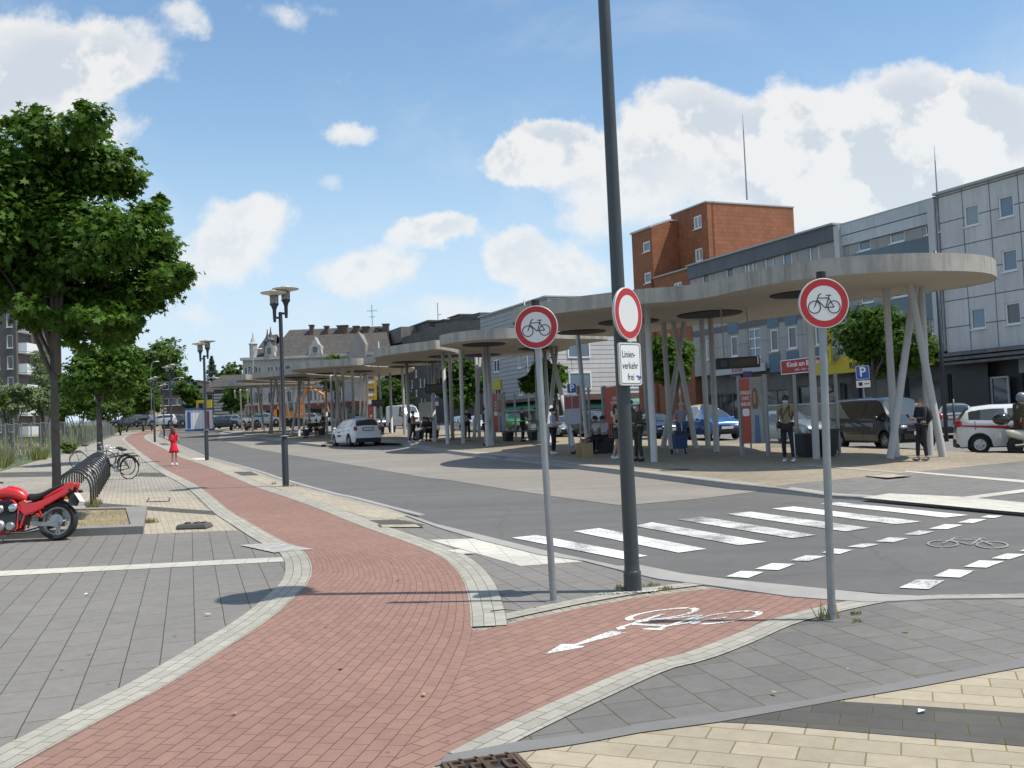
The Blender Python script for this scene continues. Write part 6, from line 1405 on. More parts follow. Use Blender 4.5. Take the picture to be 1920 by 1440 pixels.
def wheel(parent,x,y,R,w,side,rimm,name='wheel',spokes=5):
    mb=MB(); mb.lathe((x,y,R),[(R*.60,-w/2),(R*.9,-w/2),(R*.985,-w/2+.025),(R,-w/2+.05),(R,w/2-.05),(R*.985,w/2-.025),(R*.9,w/2),(R*.60,w/2)],24,ax=(0,1,0),cap=False); wl=mb.build(name,M_tyre,parent,auto=35)
    mb=MB(); mb.lathe((x,y+side*w*.34,R),[(0,0),(R*.16,.012),(R*.18,.02),(R*.18,.0),(R*.55,-.03),(R*.60,.015),(R*.64,.02),(R*.64,-.02),(0,-.03)],22,ax=(0,side,0))
    for k in range(spokes):
        a=2*PI*k/spokes+.3; c=Vector((x+math.cos(a)*R*.36,y+side*(w*.34+.012),R+math.sin(a)*R*.36)); M=Matrix.Rotation(-a,3,'Y'); mb.box(c,(R*.5,.022,R*.11),M=M)
    mb.build('rim',rimm,wl)
    return wl
def car(label,px_,py_,rz,kind,L,W,H,pm,h=0.0,name='parked_car',cat='car',group='cars parked along the shops',rimm=None,R=None,rear_red=True,cgl=None,detail=True,loc=None,privacy=False,face=None,panel=False,k=1.0):
    L*=k; W*=k; H*=k; R=(R or .315)*k; kk=k
    T_=TPL[kind]; p=loc or U(px_,py_,h); t=thing(name,label,cat,(p.x,p.y,p.z),rz,group); rimm=rimm or M_rim
    hw=W/2; n=64; sill=.20 if kind not in('suv','high','van') else .26
    axs=[T_['ax'][0]*L,T_['ax'][1]*L]
    xs=[-L/2+L*i/n for i in range(n+1)]
    for a in axs: xs+=[a-R-.05,a+R+.05]
    xs=sorted(set([round(x,4) for x in xs]))
    roofz=H
    def width(x):
        u=abs(x)/(L/2); return hw*(1-.12*max(0,(u-.72)/.28)**2-.04*max(0,(u-.4)/.6))
    def sec(x):
        u=x/L; tz=lerp(T_['top'],u)*H; bz=lerp(T_['belt'],u)*H; bz=min(bz,tz-.03); w=width(x)
        tt=max(0,min(1,(tz-bz-.06)/(H-bz-.06)))
        lo=sill+(.10 if abs(x)>L/2-.06 else 0)
        for a in axs:
            dx=abs(x-a)
            if dx<R+.05: lo=max(lo,R+math.sqrt(max(0,(R+.05)**2-dx*dx)))
        wr=T_['wr']*2*hw*1.16; w4=w*.95*(1-tt)+min(w*.93,wr)*tt; w5=(w*.62)*(1-tt)+(w4-.12)*tt
        m1=max(.42*H*.62,lo+.02); m2=max(bz-.10,m1+.02)
        return [(w*.965,lo),(w,m1),(w*.995,min(m2,bz-.01)),(w*.965,bz),(w4,tz-.055*tt-.012),(w5,tz-.004),(w*.25,tz+.012),(0,tz+.016)],tt,tz,bz
    mb=MB(); S=[sec(x) for x in xs]
    for x,(pts,_,_,_) in zip(xs,S):
        for (y,z) in pts: mb.v.append((x,y,z))
        for (y,z) in pts[:-1][::-1]: mb.v.append((x,-y,z))
    k=15
    for i in range(len(xs)-1):
        for j in range(k-1): mb.f.append((i*k+j,i*k+j+1,(i+1)*k+j+1,(i+1)*k+j)); mb.mi.append(0)
    mb.f+=[tuple(range(k-1,-1,-1)),tuple((len(xs)-1)*k+j for j in range(k))]; mb.mi+=[0,0]
    body=mb.build('body',pm,t,auto=38,clean=True)
    mb=MB(); mb.box((0,0,sill+.12),(L*.93,W*.78,.30)); mb.box((0,0,H*.42),(L*.86,W*.80,H*.22)); mb.build('underbody',M_trim,t)
    for a in axs:
        for s in (-1,1): wheel(t,a,s*(hw-.12),R,.20,s,rimm)
    # glass laid just proud of the shell
    gl=cgl or M_cgl
    def side_pt(x,v,s):
        pts,_,_,_=sec(x); a=Vector((x,s*pts[3][0],pts[3][1])); b=Vector((x,s*pts[4][0],pts[4][1])); q=a.lerp(b,v); return q+Vector((0,s*.007,.002))
    g0,g1,g2,g3=[q*L for q in T_['gh']]
    def side_win(xa,xb,s,nm='side_window'):
        q=MB(); m_=10; rows=[]
        for i in range(m_+1):
            x=xa+(xb-xa)*i/m_; _,tt,tz,bz=sec(x); top=.90 if tt>.9 else max(.16,.86)
            ok=(tz-bz)>.12
            rows.append((side_pt(x,.10,s),side_pt(x,top if ok else .2,s)))
        for a,b in rows: q.v+=[tuple(a),tuple(b)]
        for i in range(m_): q.f.append((2*i,2*i+2,2*i+3,2*i+1)); q.mi.append(0)
        q.build(nm,gl,t,smooth=True)
    s0,s1=T_['sw'][0]*L,T_['sw'][1]*L; bp_=T_['bp']*L
    for s in (-1,1):
        if T_['bp']<.5:
            side_win(s0+.03,bp_-.04,s); side_win(bp_+.04,s1+.10,s)
            if kind=='van': pass
        else: side_win(s0,s1+.05,s)
    def top_grid(xa,xb,nm,inset=.86):
        q=MB(); m_=8; c_=8
        for i in range(m_+1):
            x=xa+(xb-xa)*i/m_; pts,tt,tz,bz=sec(x)
            w4=pts[4][0]*inset
            for j in range(c_+1):
                y=-w4+2*w4*j/c_; ay=abs(y); P_=[(0,pts[7][1]),(pts[6][0],pts[6][1]),(pts[5][0],pts[5][1]),(pts[4][0],pts[4][1])]
                z=lerp(P_,ay); q.v.append((x,y,z+.008))
        for i in range(m_):
            for j in range(c_): q.f.append((i*(c_+1)+j,(i+1)*(c_+1)+j,(i+1)*(c_+1)+j+1,i*(c_+1)+j+1)); q.mi.append(0)
        q.build(nm,gl,t,smooth=True)
    top_grid(g2+.05,g3-.03,'windscreen')
    if kind!='high': 
        if kind=='van':
            q=MB(); x=-L/2-.006; q.quad((x,-hw*.72,H*.60),(x,hw*.72,H*.60),(x+.03,hw*.68,H*.90),(x+.03,-hw*.68,H*.90)); q.build('rear_window',gl,t)
        else: top_grid(g0+.02,g1-.02,'rear_window',.84)
    # lamps, plates, grille, seams, mirrors
    fz=lerp(T_['top'],.47)*H; wz=width(L/2-.12)
    for s in (-1,1):
        mb=MB(); mb.ell((L/2-.17,s*(wz-.20),fz-.13 if kind!='high' else fz-.2),(.17,.20,.085),10,6,M=Matrix.Rotation(s*-.35,3,'Z')); mb.build('headlight',M_head,t,smooth=True)
        zt_=lerp(T_['belt'],-.47)*H
        mb=MB(); mb.ell((-L/2+.13,s*(width(-L/2+.1)-.10),zt_-.02),(.14,.11,.15 if kind!='van' else .26),10,6); mb.build('tail_light',M_tail,t,smooth=True)
        mb=MB(); mb.ell((g3-.28 if kind!='van' else g3-.35,s*(hw+.07),lerp(T_['belt'],.2)*H+.07),(.07,.10,.075),8,6); mb.box((g3-.28 if kind!='van' else g3-.35,s*(hw-.0),lerp(T_['belt'],.2)*H+.03),(.05,.12,.04)); mb.build('mirror',pm if kind not in('high',) else M_trim,t,smooth=True)
        mb=MB()
        for x in ([bp_,s1+.02,s0+.18] if T_['bp']<.5 else [s0-.1,s1+.05]):
            pts=sec(x)[0]
            if any(abs(x-a)<R+.06 for a in axs): lo_=max(pts[0][1]+.02,.5*H)
            else: lo_=pts[0][1]+.03
            q=[(w_,z_) for w_,z_ in pts[:4] if z_>lo_]; q=[(hw,lo_)]+q if not q or q[0][1]>lo_+.01 else q
            for (wa,za_),(wb,zb2_) in zip(q[:-1],q[1:]): mb.add([(x-.007,s*(wa+.003),za_),(x+.007,s*(wa+.003),za_),(x+.007,s*(wb+.003),zb2_),(x-.007,s*(wb+.003),zb2_)],[(0,1,2,3)])
        if mb.f: mb.build('door_seam',M_trim,t)
        for x in ([bp_-.25,bp_+.95] if T_['bp']<.5 else [s0+.1]):
            mb=MB(); z_=lerp(T_['belt'],x/L)*H-.09; mb.box((x,s*(hw+.008),z_),(.16,.03,.028)); mb.build('door_handle',pm,t)
    mb=MB(); mb.box((L/2-.03,0,sill+.16),(.14,W*.72,.16)); mb.box((L/2-.035,0,fz-.16),(.10,W*.42,.11)); mb.build('grille',M_trim,t)
    mb=MB(); mb.box((L/2-.02,0,fz-.15),(.12,W*.40,.014)); mb.box((L/2-.02,0,fz-.105),(.12,W*.44,.016)); mb.box((L/2-.02,0,fz-.20),(.12,W*.38,.014)); mb.build('grille_bar',M_chrome,t)
    mb=MB(); mb.box((L/2+.045,0,sill+.25),(.012,.52,.11)); mb.build('number_plate',M_plate,t)
    mb=MB(); mb.box((-L/2-.012,0,.60*H if kind in('hatch','wagon','suv') else .42*H),(.012,.52,.11)); mb.build('number_plate',M_plate,t)
    mb=MB(); mb.box((-L/2-.004,0,.60*H if kind in('hatch','wagon','suv') else .42*H),(.012,.60,.17)); mb.build('plate_surround',M_trim,t)
    mb=MB(); mb.box((-L/2+.06,0,sill+.10),(.16,W*.80,.22)); mb.build('bumper',M_trim,t)
    return t
W_p=paint('white_car_paint',(.62,.63,.64)); S_p=paint('silver_car_paint',(.36,.38,.40),.5,.3); B_p=paint('black_car_paint',(.012,.013,.016)); BL_p=paint('blue_car_paint',(.02,.12,.36),.3); DB_p=paint('dark_blue_paint',(.012,.03,.09),.3); G_p=paint('grey_car_paint',(.09,.10,.11),.4); GR_p=paint('green_car_paint',(.04,.33,.08)); SB_p=paint('pale_blue_silver_paint',(.26,.33,.38),.5); CR_p=paint('cream_taxi_paint',(.60,.52,.34)); DR_p=paint('dark_red_paint',(.12,.01,.01))
# moving white hatchback in the bus bay: front to the far left
t=car('white hatchback with dark lettering on its door, driving past the station roofs',668,836,rad(118),'hatch',3.95,1.72,1.46,W_p,name='white_hatchback',group=None)
t.location.z+=.006
text('HUMMEL',.16,(.25,.868,.56),PI,mat('dark_print',(.03,.03,.04),.5),t,ext=.002,bold=.03)
text('FAHRSCHULE',.075,(.25,.868,.74),PI,MATS['dark_print'],t,ext=.002)
car('white high roof delivery van parked far behind the third roof',757,803,rad(-58),'high',5.9,1.99,2.62,W_p,k=.84,name='delivery_van',cat='van',group=None,R=.34)
car('pale blue estate parked left of the white delivery van',705,800,rad(-60),'wagon',4.5,1.75,1.45,SB_p,k=.82)
car('dark car half hidden by the far leaning columns',670,799,rad(-60),'sedan',4.4,1.75,1.42,G_p,k=.82)
car('silver blue sedan parked behind the columns of the second roof',872,810,rad(-70),'wagon',4.4,1.76,1.45,SB_p,k=.82)
car('white car between the slanting columns of the second roof',903,812,rad(-75),'wagon',4.4,1.76,1.5,W_p,k=.82)
car('green and silver car behind the glass screen',962,808,rad(-75),'wagon',4.6,1.80,1.5,GR_p,k=.82)
car('silver sedan with round headlights left of the timetable board',1062,821,rad(-84),'sedan',4.6,1.8,1.42,S_p,k=.82)
car('dark grey suv behind the seated pair',1118,822,rad(-62),'suv',4.5,1.85,1.68,G_p,k=.82)
car('dark blue car partly hidden by the front column of the nearest roof',1228,824,rad(-76),'sedan',4.5,1.8,1.45,DB_p,k=.82)
car('bright blue suv facing the viewer behind the slanting columns',1336,824,rad(-80),'suv',4.2,1.78,1.62,BL_p,k=.82)
car('cream taxi van behind the blue suv',1325,806,rad(-80),'wagon',4.8,1.8,1.75,CR_p,k=.82)
car('silver car with shiny hood right of the masked man',1480,830,rad(-64),'wagon',4.5,1.78,1.50,S_p,k=.82)
t=car('glossy black minibus with chrome grille behind the leaning columns',1655,842,rad(-78),'van',4.9,1.92,1.96,B_p,k=.84,name='black_minibus',cat='van',group=None,R=.34)
mb=MB()
for z in (.72,.80,.88): mb.box((2.09,0,z*.84),(.05,1.0,.03))
mb.build('chrome_grille_bars',M_chrome,t)
car('silver hatchback seen from behind, right of the black minibus',1792,819,rad(68),'hatch',3.7,1.66,1.52,S_p,k=.82)
t=car('white minicar with red side stripe at the right edge',1905,848,rad(-20),'hatch',3.65,1.68,1.60,W_p,k=.84,name='white_minicar',group=None)
mb=MB(); 
for s in (-1,1): mb.add([(-1.45,s*.712,.78),(1.0,s*.712,.56),(1.0,s*.712,.69),(-1.45,s*.712,.815)],[(0,1,2,3)])
mb.build('red_stripe',M_red,t)
for (lab,a,b,rz,k,pm) in [('far white hatchback parked at the bend, right of the slim lamp',307,799,172,'hatch',W_p),('far grey car beside the white hatchback at the bend',331,799,172,'sedan',G_p),('first dark car from the left at the bend',243,800,178,'wagon',G_p),('second dark car from the left at the bend',256,800,178,'suv',B_p),('far silver car under the small round maple',272,800,178,'sedan',S_p),('black sedan right of the white cabin',424,803,-8,'wagon',B_p),('small white car half hidden by the cabin',400,801,-8,'hatch',W_p),('silver car right of the black sedan behind the last canopy',446,800,-20,'hatch',S_p),('far pale blue car behind the fifth roof columns',506,797,-20,'wagon',SB_p),('far silver car behind the seated dark group',592,797,-20,'wagon',S_p),('dark red car between cabin and brick block',343,800,170,'hatch',DR_p)]:
    Yc=125 if a<420 else 118
    d_=pray(a,790); 
    q=Vector((d_.x/d_.y*Yc,Yc,0)); q.z=D(a,b,Yc).z
    car(lab,0,0,rad(rz),k,4.2,1.75,1.46,pm,loc=q,group='cars parked far down the street')
# orange excavator beyond the columns
Yx=118; q=D(545,797,Yx); q.z=D(545,799,Yx).z; t=thing('excavator','orange excavator working beyond the leaning columns','excavator',q,0)
M_or=mat('excavator_orange',(.50,.17,.015),.5,var=.15)
mb=MB(); mb.box((0,0,1.7),(2.6,2.2,1.5)); mb.box((-1.2,0,1.4),(1.0,2.2,1.2)); mb.build('cab_body',M_or,t); mb=MB(); mb.box((.5,-1.12,2.3),(1.0,.06,1.0)); mb.build('cab_window',M_gl,t)
mb=MB(); mb.tube([(1.0,0,2),(2.2,0,4.6),(4.0,0,3.6),(4.6,0,1.4)],[.28,.26,.2,.15],6); mb.build('boom',M_or,t); mb=MB(); mb.hexa([(4.2,-.4,.6),(5.0,-.4,.6),(5.0,.4,.6),(4.2,.4,.6)],[(4.3,-.5,1.5),(5.1,-.5,1.4),(5.1,.5,1.4),(4.3,.5,1.5)]); mb.build('bucket',M_bench,t)
for s in (-1,1): mb=MB(); mb.box((0,s*.95,.42),(3.2,.5,.8)); mb.build('track',M_tyre,t)
# ---------------- red motorcycle ----------------
def K(zx,zy): return ((910-zx)/964,(1290-zy)/964)
p=U(108,1013,.034); t=thing('motorcycle','red motorcycle with black seat parked at the left picture edge','motorcycle',p,rad(181))
t.rotation_euler=(rad(7),0,rad(181))
M_mred=paint('motorcycle_red',(.62,.012,.012)); M_eng=mat('engine_alloy',(.33,.33,.33),.38,metal=.7,var=.15,vs=20); M_engd=mat('engine_dark',(.03,.03,.032),.5); M_seat=mat('seat_vinyl',(.02,.023,.025),.5,var=.1,bump=.3,bs=120); M_alm=mat('swingarm_alloy',(.30,.29,.27),.4,metal=.6)
def mwheel(x,nm):
    R=.312; mb=MB(); mb.lathe((x,0,R),[(.225,-.05),(.25,-.075),(.285,-.08),(.305,-.05),(.312,0),(.305,.05),(.285,.08),(.25,.075),(.225,.05)],32,ax=(0,1,0),cap=False); w=mb.build(nm,M_tyre,t,auto=40)
    mb=MB(); 
    mb.lathe((x,0,R),[(.205,-.045),(.228,-.05),(.228,.05),(.205,.045),(.2,0)],32,ax=(0,1,0),cap=False); mb.lathe((x,0,R),[(0,-.07),(.045,-.07),(.045,.07),(0,.07)],14,ax=(0,1,0))
    for k in range(3):
        a=2*PI*k/3+.5
        for o in (-.12,.12): c=Vector((x+math.cos(a+o)*.125,0,R+math.sin(a+o)*.125)); mb.box(c,(.17,.03,.028),M=Matrix.Rotation(-(a+o),3,'Y'))
    mb.build('rim',M_alm if nm=='rear_wheel' else M_alm,w)
    mb=MB(); mb.lathe((x,.075,R),[(.05,0),(.11,0),(.11,.005),(.05,.005)],24,ax=(0,1,0)); mb.build('brake_disc',M_eng,w)
mwheel(0,'rear_wheel'); mwheel(1.42,'front_wheel')
def loftx(name,secs,m_,parent=None,n=14,cap=True,pw=2.4):
    """loft of super-ellipse sections: (x, zc, half height, half width)"""
    mb=MB()
    for x,zc,hh,w in secs:
        for i in range(n):
            a=2*PI*i/n; c=math.cos(a); s=math.sin(a); mb.v.append((x,w*abs(c)**(2/pw)*(1 if c>=0 else -1),zc+hh*abs(s)**(2/pw)*(1 if s>=0 else -1)))
    for k in range(len(secs)-1):
        for i in range(n): mb.f.append((k*n+i,k*n+(i+1)%n,(k+1)*n+(i+1)%n,(k+1)*n+i)); mb.mi.append(0)
    mb.f+=[tuple(range(n-1,-1,-1)),tuple((len(secs)-1)*n+i for i in range(n))]; mb.mi+=[0,0]
    o=mb.build(name,m_,parent or t,clean=True,auto=50); s=o.modifiers.new('s','SUBSURF'); s.levels=1; s.render_levels=1; return o
loftx('fuel_tank',[(.47,.68,.04,.07),(.50,.70,.07,.10),(.58,.745,.105,.13),(.68,.785,.125,.15),(.80,.80,.115,.155),(.92,.785,.10,.15),(1.03,.775,.075,.12),(1.08,.77,.04,.07)],M_mred)
mb=MB(); mb.lathe((.80,0,.91),[(.0,0),(.045,0),(.045,.012),(0,.014)],16); mb.build('tank_cap',M_chrome,t)
# tail fairing: one long tapered side panel, swept upwards
P=[K(330,690),K(430,640),K(480,690),K(560,700),K(700,660),K(860,590),K(1000,520),K(1060,415),K(1120,395),K(1195,398),K(1165,500),K(1120,560),K(1000,625),K(830,720),K(700,780),K(560,860),K(430,900),K(380,780)]
for s in (-1,1):
    mb=MB(); y0,y1=(.085,.145) if s>0 else (-.145,-.085); mb.extr(P,'y',y0,y1); o=mb.build('tail_fairing',M_mred,t); b=o.modifiers.new('b','BEVEL'); b.width=.018; b.segments=3
loftx('tail_cowl',[(-.30,.905,.015,.05),(-.26,.89,.04,.09),(-.16,.86,.06,.12),(-.02,.80,.06,.13),(.12,.73,.06,.13),(.25,.67,.05,.12)],M_mred)
loftx('seat',[(-.15,.90,.02,.07),(-.12,.895,.035,.11),(.0,.85,.05,.135),(.12,.79,.055,.145),(.22,.735,.06,.15),(.32,.70,.07,.145),(.42,.70,.075,.12),(.49,.74,.04,.08)],M_seat)
mb=MB(); mb.box((.43,.148,.64),(.1,.004,.02)); mb.build('seat_badge',M_alu,t)
# trellis frame
mb=MB()
for s in (-1,1):
    y=s*.13
    for a,b in ((K(0,650),K(250,650)),(K(250,650),K(350,760)),(K(350,760),K(420,850)),(K(350,760),K(330,1090)),(K(440,880),K(380,1080)),(K(420,850),K(600,830)),(K(600,830),K(740,770)),(K(330,1090),K(100,1140)),(K(100,1140),K(-150,1150)),(K(-300,600),K(0,650)),(K(-150,1150),K(-330,640))): mb.cyl((a[0],y,a[1]),(b[0],y,b[1]),.017,n=8)
mb.build('frame',M_mred,t)
mb=MB()
for s in (-1,1):
    for a,b in ((K(640,870),K(735,940)),(K(690,830),K(745,930))): mb.cyl((a[0],s*.17,a[1]),(b[0],s*.17,b[1]),.012,n=8)
mb.build('footrest_bracket',M_mred,t)
mb=MB(); 
for s in (-1,1): a=K(800,850); b=K(740,915); mb.cyl((a[0],s*.18,a[1]),(b[0],s*.18,b[1]),.012,n=8)
mb.build('footrest',M_alm,t)
mb=MB()
for s in (-1,1): mb.hexa([(K(540,1030)[0],s*.13-.02,.24),(K(960,1060)[0],s*.13-.02,.225),(K(960,1060)[0],s*.13+.02,.225),(K(540,1030)[0],s*.13+.02,.24)],[(K(540,1030)[0],s*.13-.02,.315),(K(960,1060)[0],s*.13-.02,.285),(K(960,1060)[0],s*.13+.02,.285),(K(540,1030)[0],s*.13+.02,.315)])
mb.build('swingarm',M_alm,t)
# engine
mb=MB(); mb.box((.83,0,.33),(.42,.30,.24)); mb.box((.80,0,.56),(.26,.26,.24),M=Matrix.Rotation(.25,3,'Y'))
for k in range(7): mb.box((.80+.01*k,0,.46+.035*k),(.30,.32,.012),M=Matrix.Rotation(.25,3,'Y'))
mb.build('engine_block',M_engd,t)
for (zx,zy,r,d_) in ((60,1040,.10,.05),(240,1050,.075,.05),(60,780,.07,.04),(-120,1020,.08,.05)):
    x,z=K(zx,zy)
    for s in (-1,1): mb=MB(); mb.lathe((x,s*.15,z),[(0,d_),(r*.75,d_),(r,d_*.5),(r,0),(0,0)],20,ax=(0,s,0)); mb.build('engine_cover',M_eng,t,auto=40)
for s in (-1,1): mb=MB(); x,z=K(255,760); mb.ell((x,s*.13,z),(.085,.055,.075),14,10,M=Matrix.Rotation(.5,3,'Y')); mb.build('side_cover',M_chrome,t,smooth=True)
mb=MB(); mb.box((.6,0,.44),(.2,.22,.34)); mb.box((.48,0,.58),(.24,.2,.14)); mb.build('airbox',M_engd,t)
mb=MB(); x,z=K(375,910); mb.box((x,.135,z),(.07,.02,.12)); mb.build('frame_cover',M_engd,t)
mb=MB(); mb.tube([(1.05,-.12,.55),(1.15,-.12,.35),(1.0,-.13,.17),(.6,-.15,.16),(.3,-.17,.22),(-.05,-.2,.30)],[.025,.025,.028,.03,.05,.05],10); mb.build('exhaust',M_chrome,t,smooth=True)
mb=MB(); a=K(230,1140); b=K(140,1335); mb.cyl((a[0],.14,a[1]),(b[0],.24,-.01),.012,n=8); mb.build('side_stand',M_engd,t)
# rear mudguard, plate, lamps
mb=MB(); mb.tube([K(820,730)[:1]+(0,)+K(820,730)[1:],(K(960,700)[0],0,K(960,700)[1]),(K(1090,740)[0],0,K(1090,740)[1])],[.03,.045,.02],8); mb.hexa([(K(1060,560)[0],-.06,K(1060,560)[1]),(K(1180,560)[0],-.06,K(1180,560)[1]),(K(1180,560)[0],.06,K(1180,560)[1]),(K(1060,560)[0],.06,K(1060,560)[1])][::-1],[(K(1110,760)[0],-.09,K(1110,760)[1]),(K(1240,775)[0],-.09,K(1240,775)[1]),(K(1240,775)[0],.09,K(1240,775)[1]),(K(1110,760)[0],.09,K(1110,760)[1])][::-1]); mb.build('rear_mudguard',M_engd,t)
mb=MB(); a=K(1185,565); b=K(1272,700); c=K(1245,778); mb.add([(a[0]-.004,-.11,a[1]),(a[0]-.004,.11,a[1]),(b[0]-.006,.11,b[1]),(b[0]-.006,-.11,b[1]),(c[0]-.004,-.11,c[1]),(c[0]-.004,.11,c[1])],[(0,1,2,3),(3,2,5,4)]); mb.build('number_plate',M_plate,t)
mb=MB(); x,z=K(1150,450); mb.box((x,0,z),(.05,.16,.05)); mb.build('tail_light',M_tail,t)
for s in (-1,1):
    mb=MB(); x,z=K(1150,525); mb.cyl((x,s*.06,z),(x-.01,s*.17,z),.012,n=8); mb.ell((x-.02,s*.19,z),(.045,.03,.028)); mb.build('indicator',M_engd,t,smooth=True)
    mb=MB(); x,z=K(1070,640); mb.lathe((x,s*.10,z),[(0,.02),(.026,.018),(.028,0),(0,0)],14,ax=(0,s,0)); mb.build('reflector',mat('amber',(.6,.13,.01),.3),t)
# front end (outside the frame to the left)
mb=MB()
for s in (-1,1): mb.cyl((1.42,s*.1,.31),(1.17,s*.1,.95),.025,n=10)
mb.build('fork',M_chrome,t); mb=MB(); mb.tube([(1.1,-.36,1.0),(1.14,-.2,1.02),(1.16,0,.98),(1.14,.2,1.02),(1.1,.36,1.0)],.014,8); mb.build('handlebar',M_engd,t,smooth=True)
mb=MB(); mb.ell((1.27,0,.88),(.09,.10,.10)); mb.build('headlight',M_head,t,smooth=True); loftx('front_mudguard',[(1.2,.60,.02,.05),(1.35,.655,.02,.06),(1.5,.645,.02,.06),(1.65,.56,.02,.05)],M_mred)
# ---------------- bicycles and rack ----------------
def bicycle(label,p,rz,fm,lean=0):
    t=thing('bicycle',label,'bicycle',p,rz,'bicycles left at the rack'); t.rotation_euler=(lean,0,rz); R=.34
    for x,nm in ((-.52,'rear_wheel'),(.54,'front_wheel')):
        mb=MB(); mb.tube([(x+R*math.cos(2*PI*i/28),0,R+R*math.sin(2*PI*i/28)) for i in range(28)],.018,6,closed=True); w=mb.build(nm,M_tyre,t,smooth=True)
        mb=MB()
        for i in range(16): a=2*PI*i/16; mb.cyl((x,.02*(-1)**i,R),(x+R*.96*math.cos(a),0,R+R*.96*math.sin(a)),.0015,n=4,cap=False)
        mb.cyl((x,-.04,R),(x,.04,R),.02); mb.build('spokes',M_rim,w)
        mb=MB(); mb.tube([(x+(R+.03)*math.cos(a),0,R+(R+.03)*math.sin(a)) for a in [.2+.25*i for i in range(12)]],[.022]*12,6); mb.build('mudguard',fm,w,smooth=True)
    mb=MB()
    bb=(-.05,0,.29); st=(-.22,0,.78); hd=(.36,0,.80); hb=(.40,0,.66)
    for a,b in ((bb,st),(bb,hb),(st,hb),((-.52,0,R),st),((-.52,0,R),bb),(hd,hb),((.54,0,R),hb)): mb.cyl(a,b,.015,n=8)
    mb.cyl(hd,(.33,0,1.0),.013,n=8); mb.build('frame',fm,t)
    mb=MB(); mb.tube([(.2,-.28,1.02),(.3,-.26,1.05),(.36,-.08,1.02),(.36,.08,1.02),(.3,.26,1.05),(.2,.28,1.02)],.012,8); mb.build('handlebar',M_rim,t,smooth=True)
    mb=MB(); mb.cyl(st,(-.25,0,.92),.013,n=8); mb.build('seat_post',M_rim,t); mb=MB(); mb.ell((-.27,0,.95),(.15,.09,.045)); mb.build('saddle',M_seat,t,smooth=True)
    mb=MB(); mb.box((-.62,0,.74),(.4,.14,.02)); mb.cyl((-.52,.05,R),(-.62,.05,.74),.006,n=6); mb.cyl((-.52,-.05,R),(-.62,-.05,.74),.006,n=6); mb.build('carrier',M_trim,t)
    mb=MB(); mb.cyl((bb[0],-.09,bb[2]),(bb[0],.09,bb[2]),.06,n=14); mb.box((.08,.1,.29),(.08,.06,.02)); mb.box((-.18,-.1,.29),(.08,.06,.02)); mb.build('crank',M_rim,t)
    mb=MB(); mb.ell((-.86,0,.62),(.02,.03,.03)); mb.build('rear_reflector',M_tail,t)
bicycle('black bicycle sticking out of the far right end of the rack',U(216,899,.03),rad(165),M_trim,rad(4)); bicycle('dark bicycle just behind the first one at the rack end',U(200,893,.03)+Vector((0,.6,0)),rad(168),mat('anthracite_paint',(.04,.04,.05),.4),rad(-4)); bicycle('silver bicycle with white basket on the left side of the rack',U(150,880,.03)+Vector((0,1.2,0)),rad(20),mat('silver_bicycle_paint',(.5,.5,.52),.3,metal=.5),rad(3))
A=U(171,953,.03); Bq=U(206,893,.03); t=thing('bicycle_rack','long row of dark steel hoops right of the big maple trunk','bicycle rack',A,0)
M_hoop=mat('hoop_steel',(.085,.088,.095),.28,metal=.8,var=.1)
nH=13
for k in range(nH):
    o=(Bq-A)*(k/(nH-1)); w=.78; mb=MB()
    pts=[(0,0,-.03),(0,0,.42)]+[(-w*.5+w*.5*math.cos(a)*1.0,0,.42+.40*math.sin(a)) for a in [PI*i/12 for i in range(1,12)]]+[(-w,0,.42),(-w,0,-.03)]
    mb.tube([(o.x+p_[0],o.y+p_[1],o.z+p_[2]) for p_ in pts],.024,8); mb.build('hoop',M_hoop,t,smooth=True)
# ---------------- fence ----------------
FP=[tuple(U(*q)[:2]) for q in [(-260,925),(-60,893),(0,881),(47,864),(97,851),(139,840.5),(165,833.5),(200,821.5),(224,810),(240,804)]]
Q=resample(FP,.05); Q=[q for i,q in enumerate(Q) if i%70==0]; Q=Q[::-1]
M_wire=mat('fence_zinc',(.22,.23,.235),.5,metal=.4)
proto=None; ordn=['first','second','third','fourth','fifth','sixth','seventh','eighth','ninth','tenth','eleventh','twelfth','thirteenth','fourteenth','fifteenth','sixteenth','seventeenth','eighteenth','nineteenth','twentieth','twenty-first','twenty-second','twenty-third','twenty-fourth','twenty-fifth','twenty-sixth','twenty-seventh','twenty-eighth','twenty-ninth','thirtieth','thirty-first']
Q=Q[::-1]
for i,(a,b) in enumerate(zip(Q[:-1],Q[1:])):
    if i>30: break
    rz=math.atan2(b.y-a.y,b.x-a.x); w=3.5; nm='%s wire fence panel counted from the left picture edge'%(ordn[i-1] if i>=1 else '') if i>=1 else 'wire fence panel outside the left picture edge'
    loc=(a.x,a.y,GS*a.y)
    if proto is None:
        t=thing('fence_panel',nm,'fence panel',loc,rz,'mobile wire fence panels round the field'); mb=MB()
        for x in (.06,w-.06): mb.cyl((x,0,.0),(x,0,2.0),.021,n=8)
        for z in (.15,1.98): mb.cyl((.06,0,z),(w-.06,0,z),.018,n=8)
        mb.build('frame',M_wire,t); mb=MB()
        for k in range(33): x=.12+k*.1; mb.box((x,0,1.06),(.003,.003,1.8))
        for k in range(8): mb.box((w/2,.004,.3+k*.23),(w-.14,.003,.003))
        mb.build('wire_mesh',M_wire,t); mb=MB(); mb.box((0,0,.07),(.25,.7,.14)); mb.build('concrete_foot',M_kerb,t)
        mb=MB(); mb.box((1.1,-.03,1.35),(.10,.01,.14)); mb.build('yellow_tag',M_yel,t); proto=t
    else: dup(proto,loc,rz,nm)
